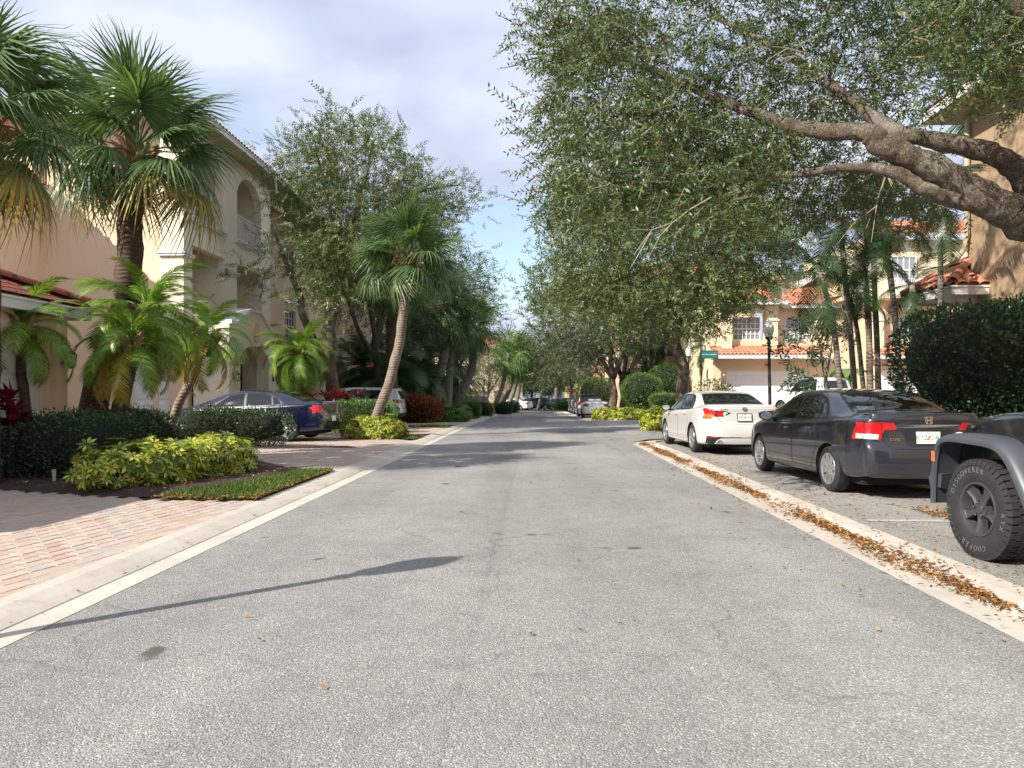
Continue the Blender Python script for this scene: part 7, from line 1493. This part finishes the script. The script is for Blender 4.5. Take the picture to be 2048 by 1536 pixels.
# white convertible with black soft top
cp = paint('paint_silver_white', (.66, .65, .63), 0, .3); soft = simple('soft_top', (.016, .018, .024), .85, .2, 20); cv = scale_prof(SED, 1.0, .96, 1.02)
cv.update(paint=cp, rim=CM['rim_dark'], spokes=5, sw=.05, res=.03, nv=40, nf=16, plate=(.74, None), zt=[(.1, 1.03), (.3, 1.05), (.7, 1.05), (.85, 1.07), (1.2, 1.22), (1.6, 1.335), (2.0, 1.37), (2.4, 1.36), (2.75, 1.31), (3.2, 1.13), (3.6, .98), (3.8, .95), (4.1, .9), (4.3, .82), (4.49, .7)],
    regions=[('soft_top', soft, 'S', [(.78, .99), (3.1, .91), (3.0, 1.06), (2.7, 1.27), (2.0, 1.4), (1.2, 1.3)]), ('=soft_top', soft, 'T', [(.86, -.8), (.86, .8), (2.75, .75), (2.75, -.75)], .98), ('side_window', CM['glass'], 'S', [(1.6, 1.0), (2.95, .93), (2.6, 1.22), (1.9, 1.26)]), ('=rear_window', simple('soft_top_window', (.45, .5, .56), .1), 'T', [(.98, -.45), (.98, .45), (1.22, .40), (1.22, -.40)], 1.0), ('=windscreen', CM['glass'], 'T', [(2.8, -.55), (2.8, .55), (3.5, .66), (3.5, -.66)], .9), ('tail_light', CM['red_dark'], 'R', [(.42, .90), (.95, .93), (.95, .78), (.5, .78)], .0), ('tail_light', CM['red_dark'], 'S', [(-.1, .93), (.3, .9), (.25, .8), (-.1, .78)])])
make_car('white_convertible', 'white convertible with black soft top in the far bay', cv, gz(5.45, 48.4), R(90))
# white pickup truck by the garages
pt = scale_prof(SUV, 1.0, 1.0, 1.0); WP = paint('paint_pickup', (.60, .60, .60), 0, .3)
pt.update(L=5.6, xf=.3, wr=.39, wx=(1.25, 4.75), ww=.27, arch=.46, paint=WP, rim=CM['rim'], spokes=6, sw=.05, res=.035, nv=40, nf=12, cat='truck', mirror=(3.95, 1.28, 1.0), mirror_mat=CM['trim'], zt=[(.1, 1.35), (1.0, 1.36), (1.95, 1.37), (2.0, 1.45), (2.12, 1.86), (2.3, 1.92), (3.0, 1.95), (3.5, 1.93), (3.8, 1.84), (4.25, 1.48), (4.5, 1.33), (5.0, 1.28), (5.4, 1.2), (5.6, 1.1)], zs=[(.1, 1.30), (1.9, 1.30), (2.2, 1.22), (4.0, 1.2), (4.6, 1.17), (5.3, 1.1), (5.6, 1.0)], zb=[(.1, .55), (1, .45), (5, .42), (5.6, .5)], hw=[(.1, .97), (.5, .99), (1.0, 1.0), (3, 1.0), (5, .99), (5.6, .9)], gw=[(.1, .88), (1.9, .88), (2.2, .72), (3.0, .74), (3.9, .74), (4.4, .84), (5.6, .78)], rear=[(.4, .05), (.6, 0), (1.0, .02), (1.36, .03)], front=[(.4, .1), (.6, 0), (1.0, .02), (1.2, .08)],
    regions=[('window_surround', T, 'S', [(2.25, 1.27), (4.12, 1.25), (3.78, 1.72), (3.5, 1.85), (2.38, 1.85)]), ('side_window', CM['glass'], 'S', [(3.1, 1.30), (4.02, 1.285), (3.72, 1.69), (3.45, 1.82), (3.12, 1.82)]), ('side_window', CM['glass'], 'S', [(2.32, 1.31), (3.02, 1.30), (3.04, 1.82), (2.42, 1.81)]), ('=rear_window', CM['glass'], 'R', [(-.66, 1.40), (.66, 1.40), (.60, 1.80), (-.60, 1.80)], -.02), ('=bed_cover', simple('bed_cover', (.10, .105, .115), .6), 'T', [(.15, -.86), (.15, .86), (1.92, .86), (1.92, -.86)], 1.3), ('=windscreen', CM['glass'], 'T', [(3.85, -.66), (3.85, .66), (4.35, .76), (4.35, -.76)], 1.3), ('tail_light', CM['red'], 'R', [(.80, 1.2), (1.0, 1.2), (1.0, .85), (.80, .85)], .0), ('head_lamp', CM['lens'], 'F', [(.55, .9), (.9, .9), (.9, 1.08), (.6, 1.08)])], lines=[('S', (1, -1), [(3.06, .5), (3.06, 1.25)], .01, T, False), ('S', (1, -1), [(4.15, .5), (4.15, 1.22)], .01, T, False)])
make_car('white_pickup', 'white pickup truck standing by the wide garage door', pt, gz(15.1, 34.6, .055), R(107))
# ---------------- jeep at the right edge
JP = paint('paint_jeep', (.012, .013, .016), .2, .3); FL = simple('flare_plastic', (.06, .066, .077), .42, .15, 5, .12, 160, bd=.002)
jx, jy = 3.80, 5.86                     # left front wheel contact
RJ, WJ = .41, .27; half = .80
jp = thing('black_jeep', 'black off-road jeep at right edge with wide grey wheel flares', 'car', (jx+half, jy, .052), R(90.5))   # local x forward, y left, origin under front axle
def jwheel(x, sg):
    o = link('wheel', None, jp, loc=(x, sg*(half-WJ/2), RJ), rot=(0, R(20), 0 if sg > 0 else math.pi)); w = WJ; y1 = w/2
    t = MB(); t.lathe([(.215, y1-.02), (.235, y1-.004), (.30, y1+.004), (RJ-.06, y1-.002), (RJ-.028, y1-.02), (RJ-.016, y1-.045), (RJ-.016, 0), (RJ-.016, -y1+.045), (RJ-.028, -y1+.02), (RJ-.06, -y1+.002), (.215, -y1+.02)], 56, axis='y'); me = t.mesh('tyre', CM['tyre'], True); smooth_angle(me, 40); ty = link('tyre', me, o)
    b = MB(); n = 44                                         # tread blocks
    for i in range(n):
        a = 2*math.pi*i/n
        for j, yy in enumerate((-.095, -.048, 0, .048, .095)):
            aa = a+(math.pi/n if j % 2 else 0)+.02*math.sin(j*3+i); h0, h1 = RJ-.02, RJ+.0; wa, wy = math.pi/n*.80, .0205 if abs(yy) < .09 else .03
            vs = [(q*math.cos(aa+s_*wa+.12*(v_/wy)*math.pi/n), yy+v_, q*math.sin(aa+s_*wa+.12*(v_/wy)*math.pi/n)) for q in (h0, h1) for s_, v_ in ((-1, -wy), (1, -wy), (1, wy), (-1, wy))]
            b.add(vs, [(4, 5, 6, 7), (0, 1, 5, 4), (1, 2, 6, 5), (2, 3, 7, 6), (3, 0, 4, 7)])
        for sg_ in (1, -1):                                  # shoulder lugs
            vs = [(q*math.cos(a+s_*wa), sg_*yy, q*math.sin(a+s_*wa)) for q, yy in ((RJ-.006, y1-.012), (RJ-.05, y1+.005)) for s_ in (-1, 1)]; vs += [(p_[0]*.965, p_[1]-sg_*.01, p_[2]*.965) for p_ in vs]; b.add(vs, [(0, 1, 3, 2), (0, 1, 5, 4), (2, 3, 7, 6), (0, 2, 6, 4), (1, 3, 7, 5)])
    link('tread', b.mesh('tread', CM['tyre']), o)['kind'] = 'stuff'
    r = MB(); r.lathe([(.225, y1-.012), (.222, y1-.004), (.205, y1-.006), (.195, y1-.04), (.19, y1-.10)], 44, axis='y')
    for i in range(5):
        a = 2*math.pi*i/5; c, s = math.cos(a), math.sin(a); f = lambda q, v, h: (q*c-v*s, h, q*s+v*c); yo = y1-.035
        vs = [f(.03, -.034, yo), f(.03, .034, yo), f(.12, .030, yo+.006), f(.205, .052, y1-.02), f(.205, -.052, y1-.02), f(.12, -.030, yo+.006)]
        in_ = [f(.06, -.018, yo-.012), f(.06, .018, yo-.012), f(.12, .014, yo-.008), f(.19, .026, y1-.034), f(.19, -.026, y1-.034), f(.12, -.014, yo-.008)]
        vb = [(p_[0], p_[1]-.045, p_[2]) for p_ in vs]
        r.add(vs+in_+vb, [(k, (k+1) % 6, (k+1) % 6+6, k+6) for k in range(6)]+[(6, 7, 8, 11), (11, 8, 9, 10)]+[(k, (k+1) % 6, (k+1) % 6+12, k+12) for k in range(6)])
    r.lathe([(0, y1-.02), (.032, y1-.02), (.036, y1-.028), (.07, y1-.034), (.07, y1-.09)], 24, axis='y'); rm = r.mesh('rim', simple('jeep_rim', (.045, .047, .05), .5, .15, 8)); smooth_angle(rm, 30); link('rim', rm, o)
    b = MB(); b.lathe([(0, y1-.11), (.2, y1-.11)], 30, axis='y'); b.lathe([(.0, -y1+.03), (.22, -y1+.03)], 24, axis='y'); link('brake_disc', b.mesh('brake_disc', simple('brake_rust', (.09, .05, .03), .7, .4, 12)), o)
    m = MB()
    for i in range(5): a = 2*math.pi*(i+.5)/5; cx_, cz_ = .058*math.cos(a), .058*math.sin(a); m.lathe([(0, y1-.012), (.009, y1-.013), (.010, y1-.034)], 6, (cx_, 0, cz_), axis='y')
    link('lug_nuts', m.mesh('lug_nuts', CM['chrome']), o)
    if sg > 0 and x == 0:
        wl = simple('tyre_lettering', (.13, .13, .13), .8)
        def arc_text(txt, a0, rr, step, size):               # raised letters round the side wall
            for k, ch in enumerate(txt):
                a = a0-k*step; rad = Vector((math.cos(a), 0, math.sin(a))); tan = Vector((math.sin(a), 0, -math.cos(a)))
                if ch != ' ': link('lettering', text_mesh(ch, size, wl, extrude=.0012), o, mat4=frame(Vector((rad.x*rr, y1+.0048, rad.z*rr)), -tan if False else tan, rad))
        # seen from outside (+y) the wheel's x axis points to the viewer's left
        for txt, deg, st, size in (('DISCOVERER', 118, 9.2, .062), ('RTX', 350, 9.5, .056), ('COOPER', 265, 9.4, .058)):
            for k, ch in enumerate(txt):
                a = R(deg-20 if False else deg)-R(st)*(k-(len(txt)-1)/2); va = a  # va: angle in the viewer's picture, counter-clockwise
                rad = Vector((-math.cos(va), 0, math.sin(va))); tang = Vector((-math.sin(va), 0, -math.cos(va)))
                q = Quaternion((0, 1, 0), -R(20)); rad.rotate(q); tang.rotate(q)
                link('lettering', text_mesh(ch, size, wl, extrude=.0012), o, mat4=frame(Vector((rad.x*.318, y1+.0045, rad.z*.318)), tang, rad))
    return o
for x in (0, -2.42):
    for sg in (1, -1): jwheel(x, sg)
def flare(x, sg, front=True):
    """flat-topped wheel flare with rolled lip: outline swept across its width"""
    out = [(.57, .38), (.56, .60), (.53, .80), (.48, .93), (.36, .985), (.1, .995), (-.22, .98), (-.38, .92), (-.52, .76), (-.66, .52), (-.72, .40)]
    pts = spline([Vector((a, 0, b)) for a, b in out], 4); m = MB(); y_in, y_out = half-.32, half+.055; sec = []
    for p in pts:
        c = Vector((-.05, 0, .42)); n = (p-c); n.y = 0; n.normalize()
        sec.append([Vector((x, 0, 0))+p+n*d+Vector((0, sg*y, 0)) for y, d in ((y_in, .015), (y_out-.16, .03), (y_out-.07, .022), (y_out-.02, .004), (y_out, -.03), (y_out-.004, -.055), (y_out-.03, -.06), (y_out-.05, -.04), (y_in, -.03))])
    m.grid(sec); m.add(sec[0], [tuple(range(9))]); m.add(sec[-1], [tuple(range(9))]); o = m.obj('wheel_flare', FL, jp, smooth=True); smooth_angle(o.data, 45); return o
for x in (0, -2.42):
    for sg in (1, -1):
        o = flare(x, sg)
        if x == 0:
            for a in (.59, .50, .05, -.40):
                pass
            mk = MB(); mk.bevbox(-.02, .02, -.045, .045, 0, .012, .004); mo = link('side_marker', mk.mesh('side_marker', CM['amber']), jp, mat4=frame((.505, sg*(half+.045), .80), (-sg, 0, 0), (.12, 0, 1)))
m = MB()
def sec_box(m, prof):   # prof: list of (x, half width bottom, half width top, z0, z1, crown)
    rows_ = []
    for x, w0, w1, z0, z1, c in prof:
        rows_.append([(x, -w0, z0), (x, -w1, z1-.05), (x, -w1+.05, z1), (x, -w1*.5, z1+c), (x, 0, z1+c*1.2), (x, w1*.5, z1+c), (x, w1-.05, z1), (x, w1, z1-.05), (x, w0, z0)])
    m.grid(rows_); m.add(rows_[0], [tuple(range(9))]); m.add(rows_[-1], [tuple(range(9))])
sec_box(m, [(.50, .60, .58, .62, 1.06, .015), (.42, .62, .60, .62, 1.13, .02), (.0, .66, .63, .62, 1.19, .03), (-.62, .72, .69, .62, 1.23, .035)]); o = m.obj('hood', JP, jp, smooth=True); smooth_angle(o.data, 40)
m = MB(); sec_box(m, [(-.60, .74, .72, .48, 1.22, .0), (-.75, .745, .73, .46, 1.24, .0), (-3.05, .745, .73, .46, 1.24, .0), (-3.1, .74, .72, .5, 1.22, .0)]); o = m.obj('body', JP, jp, smooth=True); smooth_angle(o.data, 40)
m = MB(); sec_box(m, [(-.85, .71, .68, 1.15, 1.2, 0), (-1.1, .70, .63, 1.15, 1.74, .02), (-1.3, .70, .62, 1.15, 1.80, .02), (-2.9, .70, .61, 1.15, 1.80, .02), (-3.05, .70, .60, 1.15, 1.74, .02)]); o = m.obj('hard_top', simple('jeep_top', (.02, .02, .021), .7), jp, smooth=True); smooth_angle(o.data, 40)
for sg in (1, -1):
    for x0, x1 in ((-1.15, -1.9), (-1.98, -2.85)):
        m = MB(); m.prism([(x0-.05, 1.2), (x1, 1.2), (x1, 1.70), (x0-.12 if x0 > -1.5 else x0, 1.70)], lambda a, b, t: Vector((a, sg*(.705-.16*(b-1.15)+t), b)), .006); m.obj('side_window', CM['glass'], jp)
    for x0, x1 in ((-.82, -1.72), (-1.76, -2.0)):
        m = MB(); m.box(x0, x0-.006, sg*.745-.003, sg*.745+.003, .55, 1.1); m.obj('panel_gap', T, jp)
    m = MB(); m.tube([(-.72, sg*(half-.02), .42), (-1.7, sg*(half-.02), .40)], .045, 8); m.obj('side_step', T, jp)
    m = MB(); m.bevbox(-.12, .06, -.06, .06, 0, .14, .03); o = link('side_mirror', m.mesh('side_mirror', T), jp, loc=(-1.0, sg*.86, 1.16))
    m = MB(); m.lathe([(0, .02), (.06, .015), (.095, 0)], 18); link('head_lamp', m.mesh('head_lamp', CM['lens'], True), jp, mat4=frame((.515, sg*.42, .85), (0, 1, 0), (0, 0, 1)))
    m = MB(); m.lathe([(.0, .0), (.028, .0), (.022, .035), (0, .04)], 10); link('hood_latch', m.mesh('hood_latch', T, True), jp, loc=(.28, sg*.625, 1.06), rot=(R(-70)*sg, 0, 0))
m = MB(); m.bevbox(-.09, .09, -.62, .62, .56, 1.0, .03); o = m.obj('grille', JP, jp); o.location = (.53, 0, 0)
m = MB()
for k in range(7): m.box(.621, .628, -.30+.1*k-.03, -.30+.1*k+.03, .66, .93)
m.obj('grille_slots', CM['under'], jp)
m = MB(); rows_ = []
for y in np.linspace(-.80, .80, 13): t = abs(y)/.80; dx_ = -.14*t**3; rows_.append([(.62+dx_, y, .46+.06*t**4), (.78+dx_, y, .47+.06*t**4), (.80+dx_, y, .60), (.76+dx_, y, .665-.02*t), (.60+dx_, y, .665-.02*t), (.62+dx_, y, .46+.06*t**4)])
m.grid(rows_); m.add(rows_[0], [(0, 1, 2, 3, 4)]); m.add(rows_[-1], [(0, 1, 2, 3, 4)]); o = m.obj('front_bumper', FL, jp, smooth=True); smooth_angle(o.data, 40)
m = MB(); m.box(-3.0, .55, -.55, .55, .40, .60); m.box(-.6, .55, -.60, .60, .55, .95); m.tube([(0, -.6, .41), (0, .6, .41)], .05, 8); m.tube([(-2.42, -.6, .41), (-2.42, .6, .41)], .05, 8); m.obj('underbody', CM['under'], jp)
m = MB(); m.tube([(.55, half-.30, .74), (.2, half-.28, .74), (.02, half-.25, .70)], .014, 6); m.obj('inner_brace', FL, jp)
# ------------------------------------------------------------------ street furniture
GLOBE = simple('lamp_globe', (.80, .80, .77), .25, .05); POST = M['black_metal']
def street_lamp(label, p, h, lean=0, group='acorn street lamps'):
    r = thing('street_lamp', label, 'street lamp', p, 0, group); r.rotation_euler = (0, lean, 0)
    m = MB(); m.lathe([(.0, -.05), (.17, -.05), (.17, .12), (.13, .2), (.10, .55), (.085, .62), (.055, .7), (.047, h-.75), (.075, h-.72), (.06, h-.66), (.05, h-.60), (.11, h-.56), (.13, h-.50), (.05, h-.5)], 14); o = m.obj('post', POST, r, smooth=False); smooth_angle(o.data, 40)
    m = MB(); m.lathe([(.105, h-.5), (.165, h-.32), (.18, h-.22), (.165, h-.14), (.12, h-.06), (.0, h-.05)], 16); o = m.obj('globe', GLOBE, r, smooth=True)
    m = MB(); m.lathe([(.125, h-.065), (.10, h-.01), (.03, h+.03), (.02, h+.10), (0, h+.12)], 12); m.obj('finial', simple('lamp_cap', (.5, .5, .48), .35), r, smooth=True); return r
street_lamp('black lamp post behind the two parked sedans', Vector(gp(1541, 23.5)), 3.75, R(-1.0))
street_lamp('black lamp post with white globe on the left grass', Vector(gp(968, 68)), 3.7)
street_lamp('black lamp post beside the oak trunk and stop sign', Vector(gp(1377, 42.5)), 3.75)
street_lamp('lamp post in shade between the oaks behind the convertible', Vector(gp(1262, 57)), 3.9)
street_lamp('distant lamp post at the bend by the pale palm trunks', Vector(gp(1104, 100)), 3.7)
# the lamp outside the frame whose shadow lies across the road
head = G(905, 1119); dist = 3.55/math.tan(SUN_EL); sh = Vector((S2S.x, S2S.y, 0)).normalized()
street_lamp('lamp post beside the near driveway that throws the long shadow', Vector((head.x+sh.x*dist, head.y+sh.y*dist, .05)), 3.5)
# street name sign on a stop sign post seen from the back
SY = 41.0; sp_ = Vector(gp(1402, SY)); r = thing('street_sign', 'green street name blade on a black post with stop sign seen edge-on', 'street sign', sp_)
zb_ = P(1402, 690, SY).z-sp_.z
m = MB(); m.lathe([(.06, -.05), (.06, .25), (.04, .3), (.04, zb_), (.06, zb_+.02), (.0, zb_+.14)], 12); m.obj('post', POST, r, smooth=True)
z1_ = P(1402, 716, SY).z-sp_.z; z2_ = P(1402, 702, SY).z-sp_.z
m = MB(); m.box(.05, .92, -.012, .012, z1_, z2_); m.obj('name_blade', simple('sign_green', (.012, .17, .13), .4), r)
m = MB(); m.box(.05, .92, -.015, .015, z1_-.03, z1_); m.box(.05, .92, -.015, .015, z2_, z2_+.03); m.box(.92, .95, -.015, .015, z1_-.03, z2_+.03); m.obj('blade_frame', POST, r)
wt = simple('sign_white', (.8, .8, .78), .4)
text(r, 'SAN MARCO BREEZE', .085, wt, frame((.43, -.0135, (z1_+z2_)/2), (1, 0, 0), (0, 0, 1)), extrude=.001); text(r, 'WAY', .065, wt, frame((.84, -.0135, (z1_+z2_)/2), (1, 0, 0), (0, 0, 1)), extrude=.001)
m = MB(); m.box(-.012, .012, -.62, -.05, z1_-.28, z1_-.06); m.obj('cross_blade', simple('sign_green_dark', (.01, .06, .05), .4), r)
m = MB(); zc = P(1402, 749, SY).z-sp_.z
m.prism([(.38*math.cos(math.pi/8+k*math.pi/4), .38*math.sin(math.pi/8+k*math.pi/4)) for k in range(8)], lambda a, b_, t: Vector((t*math.cos(R(12))+a*math.sin(R(12))+.0, -.06-a*math.cos(R(12))*0-.0+a, zc+b_)), .03)
m.obj('stop_plate_back', POST, r)
# far stop sign and orange work sign
YF = 90; q = Vector(gp(1148, YF)); r = thing('stop_sign', 'small red stop sign far down the right side', 'stop sign', q); h_ = P(1148, 782, YF).z-q.z
m = MB(); m.lathe([(.03, -.05), (.03, h_+.3)], 8); m.obj('post', POST, r)
m = MB(); m.prism([(.30*math.cos(math.pi/8+k*math.pi/4), .30*math.sin(math.pi/8+k*math.pi/4)) for k in range(8)], lambda a, b_, t: Vector((a, -.06-t, h_+b_)), .02); m.obj('plate', simple('stop_red', (.55, .02, .025), .4), r)
text(r, 'STOP', .2, wt, frame((0, -.083, h_), (1, 0, 0), (0, 0, 1)))
YF = 86; q = Vector(gp(1139, YF)); r = thing('work_sign', 'orange diamond warning sign beside the far stop sign', 'warning sign', q); h_ = P(1139, 783, YF).z-q.z
m = MB(); m.lathe([(.03, -.05), (.03, h_+.4)], 8); m.obj('post', POST, r)
m = MB(); m.prism([(.5, 0), (0, .5), (-.5, 0), (0, -.5)], lambda a, b_, t: Vector((a, -.05-t, h_+b_)), .02); m.obj('plate', simple('work_orange', (.75, .24, .02), .45), r)
m = MB(); m.prism([(.46, 0), (0, .46), (-.46, 0), (0, -.46)], lambda a, b_, t: Vector((a, -.071-t, h_+b_)), .002); m.obj('plate_face', simple('work_orange_face', (.8, .27, .02), .45), r)
m = MB(); m.box(-.26, .26, -.078, -.0745, h_+.06, h_+.1); m.box(-.2, .2, -.078, -.0745, h_-.05, h_-.01); m.obj('plate_lines', M['black'], r)
# pale stake in the near bed
m = MB(); sp0 = P(108, 975, 10.6); m.prism([(-.03, .13), (.03, .13), (.014, -.12), (-.012, -.12)], lambda a, b_, t: Vector((a, t, b_)), .015); o = m.obj('garden_stake', simple('stake_wood', (.45, .36, .27), .8)); o.location = (sp0.x, sp0.y, .16); o.rotation_euler = (R(4), 0, R(8)); tag(o, 'small white tapered stake under the dark hedge at left', 'stake')
